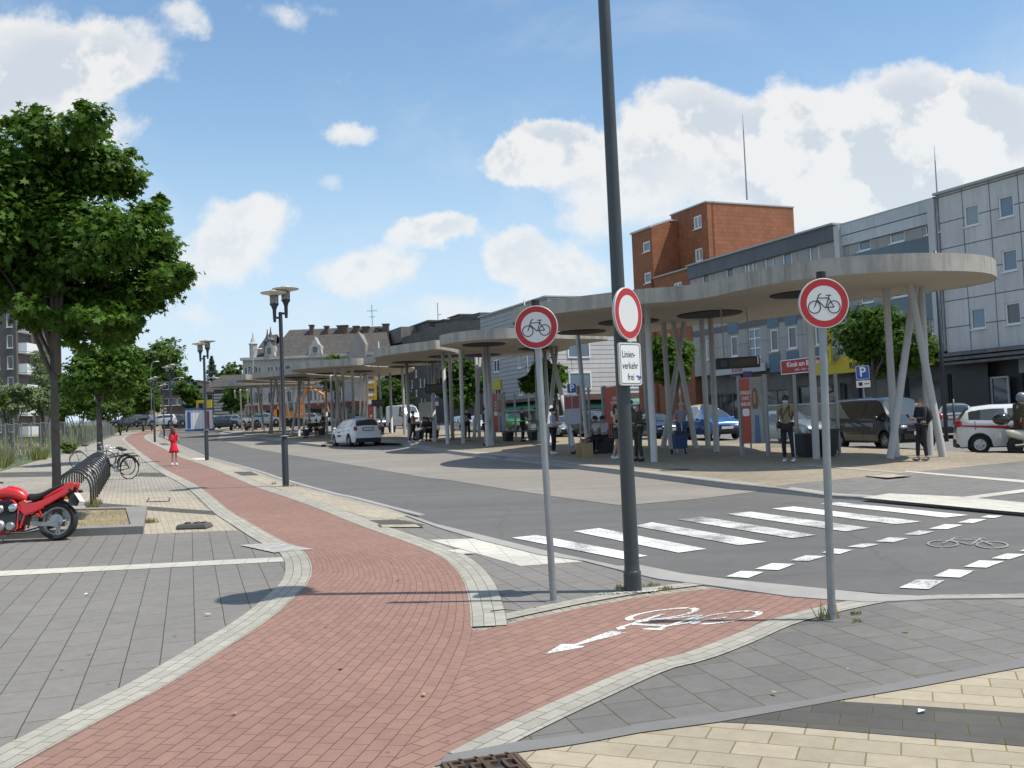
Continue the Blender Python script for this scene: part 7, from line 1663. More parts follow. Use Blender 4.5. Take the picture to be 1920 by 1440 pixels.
# ================= SMALL GROUND OBJECTS =================
# tree pit with raised kerb
h=.034; C_=[U(-260,1022,h),U(269,1001,h),U(276,961,h),U(-200,972,h)]
t=thing('tree_pit','raised concrete tree pit with dry soil behind the motorcycle','tree pit',C_[1],0)
def rl(p,z): return (p.x-C_[1].x,p.y-C_[1].y,GS*(p.y-C_[1].y)+z)
cen=sum(C_,Vector())/4; inn=[]
A0,A1,A2,A3=C_
ins_=.34
inn=[A0+Vector((.5,ins_*1.0,0)),A1+Vector((-.34,ins_,0)),A2+Vector((-.34,-.24,0)),A3+Vector((.5,-.3,0))]
mb=MB(); hk=.13
for i in range(4):
    j=(i+1)%4; a,b,c,e=C_[i],C_[j],inn[j],inn[i]
    mb.hexa([rl(a,-.02),rl(b,-.02),rl(c,-.02),rl(e,-.02)],[rl(a,hk),rl(b,hk),rl(c,hk),rl(e,hk)])
o=mb.build('kerb_frame',mat('pit_concrete',(.22,.21,.195),.85,var=.18,vs=4,bump=.3),t,clean=False)
mb=MB(); mb.add([rl(p,.10) for p in inn],[(0,1,2,3)]); s_=mb.build('soil',M_soil,t)
pts=[]
random.seed(9)
for k in range(2600):
    a=random.random(); b=random.random(); p=inn[0].lerp(inn[1],a).lerp(inn[3].lerp(inn[2],a),b); pts.append((p.x,p.y,GS*p.y+.10))
blades('dry_pit_grass',pts,.03,.14,(.33,.27,.13),'thin dry grass covering the soil of the tree pit',.006,(.55,.45,.22))
# grey base plate block lying on the paving
p=U(365,990,.038); t=thing('sign_base_block','dark recycled plastic sign base block lying beside the tree pit','sign base',p,rad(-4)); m_=mat('recycled_plastic',(.075,.075,.072),.8,var=.2,vs=20)
mb=MB(); mb.hexa([(-.28,-.17,0),(.28,-.17,0),(.28,.17,0),(-.28,.17,0)],[(-.26,-.14,.075),(.24,-.14,.085),(.24,.14,.085),(-.26,.14,.075)]); o=mb.build('block',m_,t); b=o.modifiers.new('b','BEVEL'); b.width=.02; b.segments=2
mb=MB(); 
for x in (-.12,.04,.16): mb.box((x,0,.088),(.07,.12,.03))
mb.build('socket',m_,t)
# drain grate in the foreground
c=U(918,1447,.044); t=thing('drain_grate','rusty slotted drain grate at the bottom edge below the kerb band','drain grate',(c.x,c.y,c.z),rad(17)); M_rust=mat('rusty_iron',(.10,.062,.042),.8,metal=.3,var=.35,vs=25,bump=.6)
mb=MB(); w=.21; g_=-.002
for s in (-1,1): mb.box((0,s*(w-.012),.004),(2*w,.024,.02)); mb.box((s*(w-.012),0,.004),(.024,2*w-.05,.02))
mb.build('frame',M_rust,t); mb=MB(); mb.box((0,0,-.008),(2*w-.04,2*w-.04,.012)); mb.build('dark_well',M_hollow_shade,t)  # near-black plate paints the shade below the bars
mb=MB()
for j in range(4):
    for i in range(3): mb.box((-.13+.087*j,-.12+.12*i,.006),(.062,.026,.016)); mb.box((-.13+.087*j+.025*(-1)**i,-.06+.12*i,.006),(.018,.10,.016))
for s in (-1,0,1): mb.box((s*.17,0,.008),(.018,2*w-.06,.016))
mb.build('bars',M_rust,t)
# manhole covers
def cover(label,a,b,c_,d_,hh):
    P=[U(*q,hh) for q in (a,b,c_,d_)]; o=P[0]; t=thing('access_cover',label,'access cover',o,0,'square access covers in the paving')
    mb=MB(); cc=sum(P,Vector())/4; I=[p.lerp(cc,.13) for p in P]; v=[tuple(p-o+Vector((0,0,.006))) for p in P+I]; mb.add(v,[(i,(i+1)%4,4+(i+1)%4,4+i) for i in range(4)]); mb.build('frame',M_dark,t)
    mb=MB(); mb.add([tuple(p-o+Vector((0,0,.004))) for p in I],[(0,1,2,3)]); mb.build('infill',M_tanF,t)
cover('square steel framed cover in the tan paving beyond the tree pit',(274,941),(318,940),(320,933),(278,934),.04); cover('tan filled cover in the grey verge before the zebra crossing',(712,989),(795,989),(785,983),(708,984),.042); cover('tan filled cover on the platform beside the white line',(1620,893),(1664,896.5),(1712,892),(1665,888),.128)
# puddle-dark oval stain cover on platform
p=U(1265,881,PH+.004); t=thing('manhole_cover','dark oval drain lid on the platform paving near the kerb','drain lid',p,0); mb=MB(); mb.lathe((0,0,0),[(0,.004),(.36,.004),(.38,.0),(0,0)],20); mb.v=[(x,y*.9,z+GS*y) for x,y,z in mb.v]; mb.build('lid',M_dark,t)
# litter
for k,(a,b,l) in enumerate([(157,1115,'white scrap of paper on the grey paving left'),(1722,1336,'crumpled white tissue on the dark paving at the right')]):
    p=U(a,b,.05); mb=MB(); mb.add([(0,0,.002),(.05,.01,.012),(.06,.04,.002),(.01,.03,.015)],[(0,1,2,3)]); o=mb.build('paper_scrap',MATS['plate_white']); o.location=p; tag(o,l,'litter')
p=U(920,1146,.06); mb=MB(); mb.tube([(0,0,0),(.12,.0,.01),(.24,-.03,0)],[.006,.005,.002],6); o=mb.build('twig',M_barkd); o.location=p; tag(o,'thin dark twig lying on the pale path border','twig')
mb=MB(); p=U(1190,1109,.05)
random.seed(2)
for k in range(70):
    x=random.uniform(-.45,.12); mb.box((x+.1,-.02+.05*x+random.uniform(-.02,.02),.002),(random.uniform(.01,.04),random.uniform(.008,.02),.003),rz=random.uniform(0,3))
o=mb.build('paint_splatter',MATS['plate_white']); o.location=p; tag(o,'splashes of white paint at the foot of the tall post','paint splash',kind='stuff')
# paper bags of the seated pair
for k,(a,b,l) in enumerate([(1090,856,'brown paper shopping bag at the left, by the seated pair'),(1102,857,'brown paper shopping bag touching the other one, nearer the bench foot')]):
    p=U(a,b,PH); t=thing('paper_bag',l,'paper bag',p,rad(8*k),'brown paper bags'); mb=MB(); mb.hexa([(-.16,-.1,0),(.16,-.1,0),(.16,.1,0),(-.16,.1,0)],[(-.17,-.07,.44),(.17,-.07,.46),(.17,.07,.46),(-.17,.07,.44)]); mb.build('body',mat('kraft_paper',(.33,.23,.12),.8,var=.15,vs=12),t)
    for y in (-.07,.07): mb=MB(); mb.tube([(-.06,y,.44),(-.05,y,.52),(.05,y,.52),(.06,y,.44)],.006,6); mb.build('handle',MATS['kraft_paper'],t)
# ================= PEOPLE =================
def skinmesh(name,verts,edges,radii,m_,parent,root=0,sub=1,smooth=True):
    me=bpy.data.meshes.new('tmp'); me.from_pydata([tuple(v) for v in verts],edges,[]); o=bpy.data.objects.new('tmp',me); COL.objects.link(o)
    s=o.modifiers.new('skin','SKIN'); s.use_smooth_shade=True
    if not me.skin_vertices: me.skin_vertices.new() if hasattr(me.skin_vertices,'new') else None
    for i,v in enumerate(me.skin_vertices[0].data):
        r=radii[i]; v.radius=(r,r) if not isinstance(r,tuple) else r; v.use_root=(i==root)
    ss=o.modifiers.new('sub','SUBSURF'); ss.levels=sub; ss.render_levels=sub
    dg=bpy.context.evaluated_depsgraph_get(); me2=bpy.data.meshes.new_from_object(o.evaluated_get(dg)); bpy.data.objects.remove(o)
    me2.name=name; me2.materials.clear(); o=finish(name,me2,m_,parent,smooth=True); return o
SK=[mat('skin_light',(.50,.30,.22),.55),mat('skin_tan',(.34,.19,.12),.55)]
def human(label,loc,rz,Hh=1.75,skin=0,top=('tshirt',(.3,.3,.3)),legs=('trousers',(.03,.03,.03)),shoes=(.5,.5,.5),hair=((.03,.02,.015),'short'),pose=None,extras=(),group='people at the bus station',fat=1.0):
    """standing figure faces local -Y; pose overrides joints"""
    s=Hh/1.75
    J=dict(pel=(0,0,.95),wai=(0,-.005,1.10),che=(0,0,1.30),nek=(0,0,1.475),hd=(0,-.015,1.60),tp=(0,-.01,1.71),
      sL=(.165,0,1.42),eL=(.215,.03,1.14),wL=(.225,-.05,.90),hL=(.225,-.075,.82),sR=(-.165,0,1.42),eR=(-.215,.03,1.14),wR=(-.225,-.05,.90),hR=(-.225,-.075,.82),
      pL=(.085,0,.92),kL=(.10,-.015,.50),aL=(.10,.03,.09),pR=(-.085,0,.92),kR=(-.10,-.015,.50),aR=(-.10,.03,.09))
    if pose: J.update(pose)
    J={k:Vector(v)*s for k,v in J.items()}; f=fat
    t=thing('person',label,'person',loc,rz,group)
    sm=SK[skin]
    ks=['pel','wai','che','nek','hd','tp','sL','eL','wL','hL','sR','eR','wR','hR','pL','kL','aL','pR','kR','aR']
    rr=dict(pel=.105*f,wai=.10*f,che=.115*f,nek=.052,hd=.092,tp=.06,sL=.052,eL=.038,wL=.026,hL=.03,sR=.052,eR=.038,wR=.026,hR=.03,pL=.078*f,kL=.052,aL=.036,pR=.078*f,kR=.052,aR=.036)
    V=[J[k] for k in ks]; R_=[rr[k]*s for k in ks]; ix={k:i for i,k in enumerate(ks)}
    E=[('pel','wai'),('wai','che'),('che','nek'),('nek','hd'),('hd','tp'),('che','sL'),('sL','eL'),('eL','wL'),('wL','hL'),('che','sR'),('sR','eR'),('eR','wR'),('wR','hR'),('pel','pL'),('pL','kL'),('kL','aL'),('pel','pR'),('pR','kR'),('kR','aR')]
    E=[(ix[a],ix[b]) for a,b in E]
    for sd_ in 'LR':   # toes and fingers
        a=J['a'+sd_]; k=J['k'+sd_]; V.append(a+Vector((0,-.13,-.055))*s); R_.append(.028*s); E.append((ix['a'+sd_],len(V)-1))
        h_=J['h'+sd_]; w=J['w'+sd_]; d_=(h_-w).normalized(); sx=1 if sd_=='L' else -1
        side=d_.cross(Vector((1,0,0))); side=side.normalized() if side.length>.1 else Vector((0,1,0))
        for q in range(4):
            o=side*(.024-.016*q)*s; l=(.07,.08,.075,.06)[q]*s; V.append(h_+o+d_*.03*s); R_.append(.0095*s); V.append(h_+o+d_*l+Vector((-sx*.012,0,0))*s); R_.append(.008*s)
            n_=len(V); E+=[(ix['h'+sd_],n_-2),(n_-2,n_-1)]
        V.append(h_+side*.045*s+d_*.01*s+Vector((-sx*.01,0,0))*s); R_.append(.011*s); E.append((ix['h'+sd_],len(V)-1))
    skinmesh('body',V,E,R_,sm,t)
    def cloth(nm,keys,edges,radii,c,rough=.85):
        return skinmesh(nm,[J[k] if isinstance(k,str) else k for k in keys],edges,[r*s for r in radii],mat('cloth_%02d%02d%02d'%tuple(int(x*99) for x in c),c,rough,var=.15,vs=18),t)
    up=lambda a,b,q:J[a].lerp(J[b],q)
    kind,c=top
    K_=[J['pel']+Vector((0,0,-.02))*s,J['wai'],J['che'],up('che','nek',.75),J['sL'],J['sR']]; Ed=[(0,1),(1,2),(2,3),(2,4),(2,5)]; Rr=[.122*f,.118*f,.135*f,.072,.072,.072]
    if kind=='tshirt': K_+=[up('sL','eL',.65),up('sR','eR',.65)]; Ed+=[(4,6),(5,7)]; Rr+=[.058,.058]
    elif kind=='long': K_+=[J['eL'],up('eL','wL',.92),J['eR'],up('eR','wR',.92)]; Ed+=[(4,6),(6,7),(5,8),(8,9)]; Rr+=[.053,.038,.053,.038]
    elif kind=='tank': Rr[4]=Rr[5]=.056; K_[4]=up('che','sL',.7); K_[5]=up('che','sR',.7)
    elif kind=='dress': K_[0]=J['pel']+Vector((0,0,-.08))*s; K_.append(J['pel']+Vector((0,.0,-.34))*s); Ed.append((0,6)); Rr[0]=.15; Rr.append(.20); K_+=[up('sL','eL',.5),up('sR','eR',.5)]; Ed+=[(4,7),(5,8)]; Rr+=[.055,.055]
    cloth('top' if kind!='dress' else 'dress',K_,Ed,Rr,c)
    kind,c=legs
    if kind:
        q=.97 if kind=='trousers' else .35
        K_=[J['pel'],J['pL'],J['kL'] if kind=='trousers' else up('pL','kL',.75),J['pR'],J['kR'] if kind=='trousers' else up('pR','kR',.75)]; Ed=[(0,1),(1,2),(0,3),(3,4)]; Rr=[.118*f,.092*f,.066 if kind=='trousers' else .08,.092*f,.066 if kind=='trousers' else .08]
        if kind=='trousers': K_+=[up('kL','aL',.93),up('kR','aR',.93)]; Ed+=[(2,5),(4,6)]; Rr+=[.052,.052]
        cloth('trousers' if kind=='trousers' else 'shorts',K_,Ed,Rr,c)
    for sd_ in 'LR':
        a=J['a'+sd_]; mb=MB(); mb.ell(a+Vector((0,-.05,-.045))*s,(.048*s,.135*s,.045*s),12,8); mb.ell(a+Vector((0,.02,-.005))*s,(.045*s,.055*s,.05*s),10,6); mb.build('shoe',mat('shoe_%02d%02d%02d'%tuple(int(x*99) for x in shoes),shoes,.6),t,smooth=True)
    hc,hk=hair; h_=J['hd']; mh=mat('hair_%02d%02d%02d'%tuple(int(x*99) for x in hc),hc,.6,var=.25,vs=40)
    mb=MB(); mb.ell(h_+Vector((0,.022,.045))*s,(.094*s,.102*s,.092*s),14,10)
    if hk=='long': mb.ell(h_+Vector((0,.06,-.05))*s,(.095*s,.06*s,.16*s),12,8)
    if hk=='bun': mb.ell(h_+Vector((0,.10,.06))*s,(.05*s,.05*s,.05*s),10,6)
    mb.build('hair',mh,t,smooth=True)
    # face
    mb=MB()
    for x in (-.032,.032): mb.ell(h_+Vector((x,-.088,.012))*s,(.011*s,.007*s,.007*s),8,5)
    mb.build('eyes',M_trim,t,smooth=True); mb=MB(); mb.ell(h_+Vector((0,-.098,-.014))*s,(.013*s,.016*s,.022*s),8,6); mb.ell(h_+Vector((.09,0,0))*s,(.012*s,.022*s,.03*s),8,6); mb.ell(h_+Vector((-.09,0,0))*s,(.012*s,.022*s,.03*s),8,6); mb.build('nose_and_ears',sm,t,smooth=True)
    mb=MB(); mb.ell(h_+Vector((0,-.086,-.047))*s,(.026*s,.008*s,.006*s),8,5); mb.build('mouth',mat('lips',(.30,.10,.08),.5),t,smooth=True)
    for e in extras: e(t,J,s)
    return t
def mask(c=(.30,.55,.68)):
    def f(t,J,s): mb=MB(); mb.ell(J['hd']+Vector((0,-.062,-.035))*s,(.062*s,.05*s,.042*s),12,8); mb.build('face_mask',mat('mask_%02d%02d%02d'%tuple(int(x*99) for x in c),c,.8),t,smooth=True)
    return f
def backpack(c,k=1.0,z=.0):
    def f(t,J,s):
        b=J['che']; m_=mat('bag_%02d%02d%02d'%tuple(int(x*99) for x in c),c,.75,var=.15,vs=15)
        mb=MB(); mb.ell(b+Vector((0,.20,-.06+z))*s,(.145*s*k,.10*s*k,.22*s*k),14,10); bp_=mb.build('backpack',m_,t,smooth=True)
        mb=MB(); mb.ell(b+Vector((0,.285,-.12+z))*s,(.10*s*k,.035*s*k,.10*s*k),10,8); mb.build('pocket',m_,bp_,smooth=True)
        for x in (-.1,.1): mb=MB(); mb.tube([b+Vector((x,.12,.12))*s,b+Vector((x,0,.165))*s,b+Vector((x,-.135,.05))*s,b+Vector((x*1.15,-.11,-.1))*s,b+Vector((x*1.3,.08,-.2))*s],.014*s,6); mb.build('strap',m_,bp_,smooth=True)
    return f
def cap(c):
    def f(t,J,s): mb=MB(); mb.ell(J['hd']+Vector((0,.0,.075))*s,(.105*s,.115*s,.065*s),14,8); mb.ell(J['hd']+Vector((0,-.12,.055))*s,(.07*s,.07*s,.01*s),10,6); mb.build('cap',mat('cap_%02d%02d%02d'%tuple(int(x*99) for x in c),c,.7),t,smooth=True)
    return f
def box_part(nm,key,off,dim,c):
    def f(t,J,s): mb=MB(); mb.box(J[key]+Vector(off)*s,[d_*s for d_ in dim]); o=mb.build(nm,mat('item_%02d%02d%02d'%tuple(int(x*99) for x in c),c,.6),t)
    return f
walk=dict(kL=(.10,-.14,.50),aL=(.09,-.16,.09),kR=(-.10,.04,.50),aR=(-.09,.24,.15),eR=(-.24,-.06,1.15),wR=(-.22,-.24,1.02),hR=(-.2,-.30,.98))
def P_(px_,py_,h=PH): return U(px_,py_,h)
def bag_strap(t,J,s):
    mb=MB(); b=J['che']; mb.tube([b+Vector((.11,.10,.12))*s,b+Vector((.10,-.05,.16))*s,b+Vector((0,-.15,0))*s,b+Vector((-.14,-.12,-.25))*s,b+Vector((-.17,-.02,-.42))*s],.013*s,6); st=mb.build('shoulder_strap',M_trim,t,smooth=True)
    mb=MB(); mb.ell(J['pel']+Vector((-.19,-.04,.02))*s,(.06*s,.09*s,.10*s),10,8); mb.build('shoulder_bag',M_trim,t,smooth=True)
# girl in red (walks away, towards +Y)
def red_pack(t,J,s):
    backpack((.45,.012,.02),.85,.0)(t,J,s)
def phone_white(t,J,s): mb=MB(); mb.box(J['hR']+Vector((0,-.06,.05))*s,(.16*s,.03*s,.07*s),M=Matrix.Rotation(.5,3,'Y')); mb.box(J['hR']+Vector((.08,-.06,-.03))*s,(.05*s,.03*s,.12*s)); mb.build('white_paper',MATS['plate_white'],t)
human('girl in a red dress with red backpack walking away on the cycle path',U(327,873,.045),rad(176),1.50,0,('dress',(.62,.008,.03)),(None,(0,0,0)),(.65,.65,.68),((.10,.035,.025),'long'),
 dict(kL=(.07,.02,.50),aL=(.06,.10,.10),kR=(-.07,-.05,.50),aR=(-.06,-.10,.09),eL=(.24,.0,1.16),wL=(.33,-.14,1.22),hL=(.40,-.20,1.26),eR=(-.20,-.02,1.14),wR=(-.17,-.18,1.05),hR=(-.16,-.22,1.02)),[red_pack,lambda t,J,s:(lambda mb:(mb.lathe(J['pel']+Vector((0,0,-.36))*s,[(.235*s,0),(.20*s,.14*s),(.16*s,.28*s),(.125*s,.42*s),(.1*s,.44*s)],20),mb.build('skirt',mat('red_cloth_skirt',(.60,.008,.028),.85,var=.15,vs=18),t,smooth=True)))(MB()),lambda t,J,s:(lambda mb:(mb.ell(J['hd']+Vector((0,.05,-.06))*s,(.11*s,.075*s,.15*s),14,10),mb.build('long_hair',mat('auburn_hair',(.10,.035,.025),.6,var=.25,vs=40),t,smooth=True)))(MB()),lambda t,J,s:(lambda mb:(mb.box(J['hL']+Vector((.06,-.04,.04))*s,(.16*s,.03*s,.06*s),M=Matrix.Rotation(-.6,3,'Y')),mb.box(J['hL']+Vector((.12,-.04,-.03))*s,(.09*s,.03*s,.05*s),M=Matrix.Rotation(.5,3,'Y')),mb.build('white_paper',MATS['plate_white'],t)))(MB())],group=None)
def white_stripe(t,J,s):
    mb=MB(); mb.tube([J['pL']+Vector((.085,-.03,.0))*s,J['kL']+Vector((.058,-.03,0))*s,J['aL']+Vector((.05,-.01,.06))*s],.012*s,6); mb.build('trouser_stripe',MATS['plate_white'],t,smooth=True)
def glasses(t,J,s): mb=MB(); mb.box(J['hd']+Vector((0,-.098,.012))*s,(.13*s,.012*s,.03*s)); mb.build('glasses',M_trim,t)
human('man in olive t-shirt with blue face mask, dark trousers and backpack',P_(1479,867),rad(-28),1.76,1,('tshirt',(.20,.165,.10)),('trousers',(.014,.014,.018)),(.60,.60,.62),((.015,.012,.01),'short'),
 dict(eL=(.23,.02,1.15),wL=(.22,-.03,.93),hL=(.2,-.04,.85),eR=(-.24,.02,1.13),wR=(-.25,-.06,.90),aL=(.13,-.02,.09),kL=(.12,-.03,.5)),[mask(),backpack((.02,.02,.022),.95),bag_strap,white_stripe,glasses],group=None,fat=1.12)
def boy_sl(t,J,s):
    mb=MB(); mb.tube([J['sR'].lerp(J['eR'],.02)+Vector((-.03,0,.03))*s,J['sR'].lerp(J['eR'],.55)+Vector((-.028,-.01,0))*s],[.05*s,.045*s],8); mb.build('red_shoulder',mat('jacket_red',(.50,.02,.02),.8),t,smooth=True)
    mb=MB(); mb.tube([J['sR'].lerp(J['eR'],.0)+Vector((-.03,-.045,.03))*s,J['sR'].lerp(J['eR'],.6)+Vector((-.03,-.045,0))*s],.02*s,6); mb.build('white_stripe',MATS['plate_white'],t,smooth=True)
    mb=MB(); mb.box(J['hR']+Vector((.03,-.05,.04))*s,(.07*s,.02*s,.14*s),M=Matrix.Rotation(.6,3,'X')); mb.build('phone',M_trim,t)
    mb=MB(); mb.ell(J['che']+Vector((-.11,.2,-.1))*s,(.03*s,.06*s,.13*s),8,6); mb.build('lime_trim',mat('lime',(.35,.5,.03),.6),t,smooth=True)
human('boy in black and red jacket with black backpack looking at his phone',P_(1732,864),rad(-75),1.58,0,('long',(.02,.02,.025)),('trousers',(.016,.016,.018)),(.12,.11,.10),((.16,.075,.03),'short'),
 dict(hd=(0,-.075,1.575),tp=(0,-.10,1.675),eL=(.2,-.05,1.15),wL=(.1,-.27,1.15),hL=(.06,-.33,1.17),eR=(-.2,-.05,1.15),wR=(-.1,-.27,1.15),hR=(-.06,-.33,1.17),aR=(-.1,-.10,.09),kR=(-.1,-.07,.5)),[mask((.6,.62,.64)),backpack((.018,.018,.02),1.05),boy_sl],group=None)
hold=dict(eL=(.21,-.02,1.14),wL=(.12,-.22,1.10),hL=(.09,-.28,1.12),eR=(-.21,-.02,1.14),wR=(-.12,-.22,1.10),hR=(-.09,-.28,1.12))
human('woman in pale blue cardigan and black trousers beside the thin post',P_(1039,852),rad(70),1.62,0,('long',(.42,.47,.62)),('trousers',(.012,.012,.014)),(.62,.62,.62),((.012,.01,.01),'bun'),hold,[mask((.5,.5,.5))])
human('woman in black top and shorts with white trainers left of the tall post',P_(1159,861),rad(62),1.66,0,('tank',(.012,.012,.012)),('shorts',(.05,.05,.055)),(.62,.63,.66),((.02,.013,.01),'long'),dict(eR=(-.22,-.02,1.14),wR=(-.2,-.25,1.08),hR=(-.2,-.32,1.08),aR=(-.1,.12,.09)))
human('man in white cap and dark olive clothes right of the tall post',P_(1199,865),rad(-64),1.74,1,('long',(.035,.038,.025)),('trousers',(.03,.034,.022)),(.02,.02,.02),((.05,.04,.03),'short'),dict(hold,kL=(.14,-.05,.5),aL=(.18,-.02,.09),aR=(-.16,0,.09)),[cap((.55,.56,.60)),mask((.6,.6,.6))])
def trolley(t,J,s):
    c=Vector((-.12,-.34,0)); mb=MB(); mb.hexa([c+Vector((-.17,-.13,.16)),c+Vector((.17,-.13,.16)),c+Vector((.17,.13,.16)),c+Vector((-.17,.13,.16))],[c+Vector((-.19,-.15,.68)),c+Vector((.19,-.15,.68)),c+Vector((.19,.15,.68)),c+Vector((-.19,.15,.68))])
    return
human('grey haired woman in lilac t-shirt and jeans walking away with a shopping trolley',P_(1281,846),rad(160),1.66,0,('tshirt',(.25,.25,.31)),('trousers',(.05,.09,.18)),(.3,.3,.3),((.40,.37,.30),'short'),dict(walk,eR=(-.25,.05,1.15),wR=(-.26,-.02,.92),hR=(-.26,-.05,.85),eL=(.26,.08,1.16),wL=(.2,.1,.93),hL=(.18,.11,.86)),fat=1.25)
q=P_(1276,852); t=thing('shopping_trolley','blue and black two wheeled shopping trolley pulled by the grey haired woman','shopping trolley',q,rad(10))
mb=MB(); mb.hexa([(-.19,-.14,.18),(.19,-.14,.18),(.19,.14,.18),(-.19,.14,.18)],[(-.20,-.16,.62),(.20,-.16,.62),(.20,.16,.62),(-.20,.16,.62)]); mb.build('bag',mat('trolley_blue',(.02,.05,.13),.7),t)
mb=MB(); mb.hexa([(-.20,-.16,.62),(.20,-.16,.62),(.20,.16,.62),(-.20,.16,.62)],[(-.15,-.12,.74),(.15,-.12,.74),(.15,.12,.74),(-.15,.12,.74)]); mb.build('bag_lid',M_trim,t)
mb=MB()
for x in (-.15,.15): mb.tube([(x,.17,.08),(x,.17,.6),(x,.22,1.0)],.011,6)
mb.tube([(-.15,.22,1.0),(.15,.22,1.0)],.014,6); mb.tube([(-.15,-.14,.06),(-.15,-.14,.2)],.011,6); mb.tube([(.15,-.14,.06),(.15,-.14,.2)],.011,6); mb.build('frame',M_rim,t)
for x in (-.23,.23): mb=MB(); mb.lathe((x,.15,.09),[(0,-.015),(.09,-.012),(.09,.012),(0,.015)],16,ax=(1,0,0)); mb.build('wheel',M_tyre,t)
human('slim person in black coat carrying a pale bag behind the second roof columns',P_(877,827),rad(30),1.72,0,('long',(.012,.012,.014)),('trousers',(.014,.014,.02)),(.25,.08,.06),((.05,.04,.03),'short'),dict(hold),[box_part('pale_bag','pel',(-.16,-.12,.22),(.2,.12,.3),(.33,.30,.24))])
human('person half hidden behind the paired columns with bare shins',P_(911,836),rad(75),1.70,0,('long',(.014,.014,.016)),('shorts',(.015,.015,.018)),(.02,.02,.02),((.02,.015,.012),'short'),hold)
human('woman in tan top and dark wide trousers at the third roof column',P_(776,830),rad(80),1.66,0,('tshirt',(.24,.17,.11)),('trousers',(.015,.015,.018)),(.6,.6,.6),((.015,.012,.01),'bun'),dict(hold,aR=(-.1,.24,.09),kR=(-.1,.1,.5)),[backpack((.02,.02,.02),.9)])
human('person in dark green jacket with red hair standing behind the bench by the green car',P_(981,828),rad(70),1.62,0,('long',(.02,.045,.035)),('trousers',(.02,.02,.025)),(.02,.02,.02),((.30,.07,.02),'short'),hold)
sit=dict(pel=(0,.10,.55),wai=(0,.12,.70),che=(0,.10,.90),nek=(0,.07,1.07),hd=(0,.04,1.19),tp=(0,.04,1.30),sL=(.165,.1,1.02),eL=(.22,.02,.78),wL=(.10,-.18,.74),hL=(.05,-.24,.74),sR=(-.165,.1,1.02),eR=(-.22,.02,.78),wR=(-.10,-.18,.74),hR=(-.05,-.24,.74),pL=(.085,.06,.54),kL=(.11,-.36,.52),aL=(.11,-.40,.09),pR=(-.085,.06,.54),kR=(-.11,-.36,.52),aR=(-.11,-.40,.09))
def seated(label,px_,py_,rz,top,legs,shoes,hair,sk=0,extras=(),over={},ex=(.02,.0)): 
    return human(label,P_(px_,py_),rz,1.70,sk,top,legs,shoes,hair,dict(sit,**over),extras)
seated('seated woman in pale shirt and black shorts with legs stretched to the left',1116,850,rad(-62),('tshirt',(.50,.50,.52)),('shorts',(.02,.02,.02)),(.04,.035,.03),((.02,.015,.012),'short'),1,[mask((.6,.6,.6))],dict(kL=(.11,-.42,.46),aL=(.11,-.72,.10),kR=(-.11,-.42,.46),aR=(-.08,-.78,.11)))
seated('seated person in white and black leaning on the bench right of the pale shirt woman',1130,850,rad(-50),('long',(.40,.40,.42)),('trousers',(.015,.015,.015)),(.02,.02,.02),((.012,.01,.01),'short'),1)
seated('black clad seated person with white trainers left of the slate house',801,827,rad(-50),('long',(.010,.010,.011)),('trousers',(.014,.014,.016)),(.62,.63,.65),((.01,.01,.01),'long'),1)
seated('seated person in pale trousers beside the black clad one',795,825,rad(-60),('long',(.012,.012,.012)),('trousers',(.22,.23,.20)),(.03,.03,.03),((.012,.01,.01),'short'),0)
seated('black clad seated person at the right end of that bench',809,827,rad(-20),('long',(.010,.010,.011)),('trousers',(.010,.010,.012)),(.03,.03,.03),((.01,.01,.01),'long'),0)
seated('seated person in navy trousers behind the nearest street lamp',581,821,rad(-30),('long',(.014,.016,.02)),('trousers',(.02,.03,.07)),(.03,.03,.03),((.02,.02,.02),'short'),0)
seated('bulky seated person in dark brown right of the navy trousers',594,820,rad(20),('long',(.03,.022,.018)),('trousers',(.03,.02,.016)),(.03,.03,.03),((.02,.015,.012),'short'),0)
seated('distant seated person in dark clothes under the farthest roofs',468,807,rad(0),('long',(.02,.02,.02)),('trousers',(.02,.02,.02)),(.3,.3,.3),((.02,.02,.02),'short'),0)
human('distant standing person in dark coat beside the far column',P_(607,814),rad(60),1.7,0,('long',(.06,.03,.025)),('trousers',(.03,.025,.025)),(.03,.03,.03),((.08,.04,.03),'short'),hold)
# scooter and rider at the right edge
q=U(1926,852,.0); t=thing('motor_scooter','cream motor scooter with black top box leaving at the right edge','motor scooter',q,rad(12)); M_cream=paint('scooter_cream',(.55,.52,.42))
for x,nm in ((-.35,'rear_wheel'),(.95,'front_wheel')):
    mb=MB(); mb.lathe((x,0,.24),[(.13,-.05),(.2,-.06),(.24,-.03),(.24,.03),(.2,.06),(.13,.05)],22,ax=(0,1,0)); w=mb.build(nm,M_tyre,t,auto=40); mb=MB(); mb.lathe((x,0,.24),[(0,-.05),(.13,-.04),(.13,.04),(0,.05)],16,ax=(0,1,0)); mb.build('rim',M_rim,w)
o=loftx('rear_body',[(-.62,.62,.03,.05),(-.55,.60,.10,.12),(-.35,.55,.15,.17),(-.05,.50,.16,.17),(.15,.42,.12,.14)],M_cream,t); loftx('seat',[(-.55,.74,.02,.08),(-.35,.75,.05,.13),(0,.72,.05,.13),(.18,.70,.03,.10)],M_seat,t)
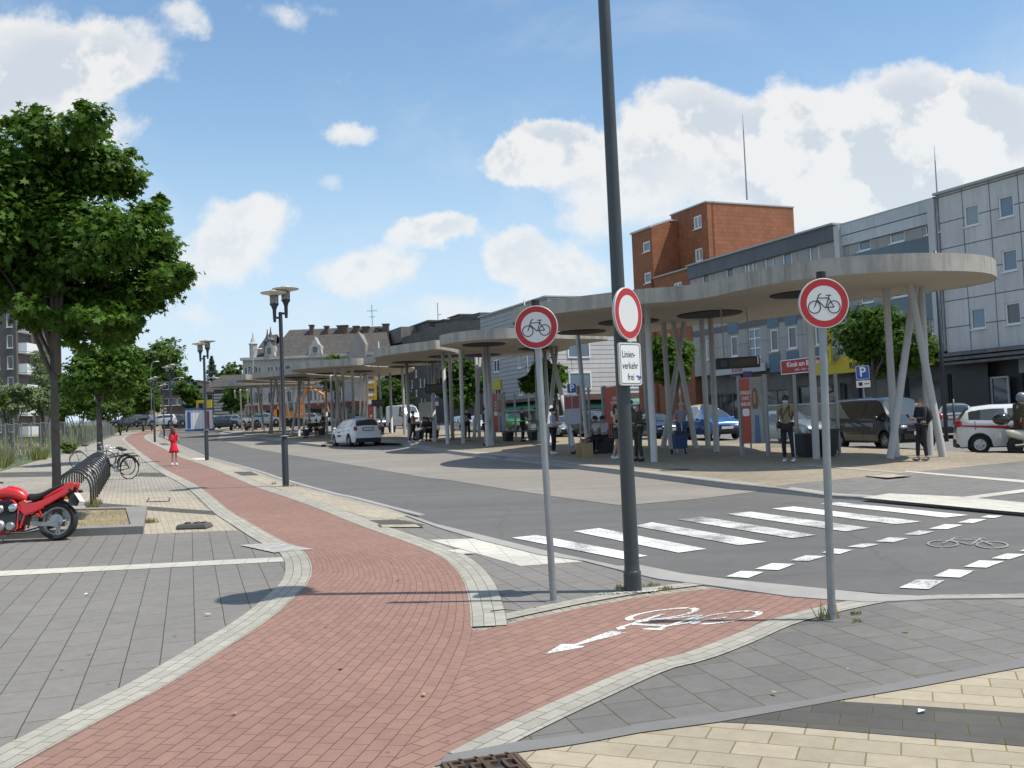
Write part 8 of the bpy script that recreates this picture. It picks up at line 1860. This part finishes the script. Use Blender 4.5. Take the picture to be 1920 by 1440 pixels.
mb=MB(); mb.box((.42,0,.27),(.6,.26,.08)); mb.hexa([(.66,-.2,.25),(.78,-.2,.25),(.78,.2,.25),(.66,.2,.25)],[(.76,-.16,.98),(.86,-.16,.98),(.86,.16,.98),(.76,.16,.98)]); mb.build('leg_shield',M_cream,t)
mb=MB(); mb.cyl((.95,0,.24),(.80,0,1.05),.03,n=8); mb.tube([(.72,-.32,1.08),(.78,0,1.06),(.72,.32,1.08)],.015,6); mb.build('handlebar',M_trim,t); mb=MB(); mb.ell((.87,0,1.02),(.08,.09,.08)); mb.build('headlight',M_head,t,smooth=True)
mb=MB(); mb.ell((-.72,0,.98),(.24,.22,.17),14,8); mb.build('top_box',mat('glossy_black',(.015,.014,.014),.15,coat=.6),t,smooth=True); mb=MB(); mb.box((-.85,.0,.55),(.03,.18,.14)); mb.build('number_plate',M_plate,t); mb=MB(); mb.cyl((-.5,-.16,.24),(.0,-.16,.26),.05,n=10); mb.build('exhaust',M_engd,t)
ride=dict(pel=(0,.10,.85),wai=(0,.12,1.0),che=(0,.08,1.22),nek=(0,.03,1.38),hd=(0,-.0,1.52),tp=(0,0,1.63),sL=(.18,.08,1.33),eL=(.24,-.16,1.15),wL=(.24,-.42,1.12),hL=(.24,-.48,1.12),sR=(-.18,.08,1.33),eR=(-.24,-.16,1.15),wR=(-.24,-.42,1.12),hR=(-.24,-.48,1.12),pL=(.09,.06,.84),kL=(.16,-.34,.74),aL=(.14,-.38,.40),pR=(-.09,.06,.84),kR=(-.16,-.34,.74),aR=(-.14,-.38,.40))
def helmet(t,J,s): mb=MB(); mb.ell(J['hd']+Vector((0,.01,.01))*s,(.135*s,.15*s,.145*s),16,10); h_=mb.build('helmet',mat('helmet_silver',(.16,.20,.22),.25),t,smooth=True); mb=MB(); mb.ell(J['hd']+Vector((0,-.05,.0))*s,(.115*s,.11*s,.06*s),12,8); mb.build('visor',M_cgl,h_,smooth=True)
rz_=rad(12)+PI/2; q2=q+Vector((math.cos(rad(12))*-.05,math.sin(rad(12))*-.05,0))
human('scooter rider in dark olive jacket and silver helmet',q2,rz_,1.75,0,('long',(.06,.055,.035)),('trousers',(.14,.08,.05)),(.03,.03,.03),((.02,.02,.02),'short'),ride,[helmet],group=None,fat=1.15)
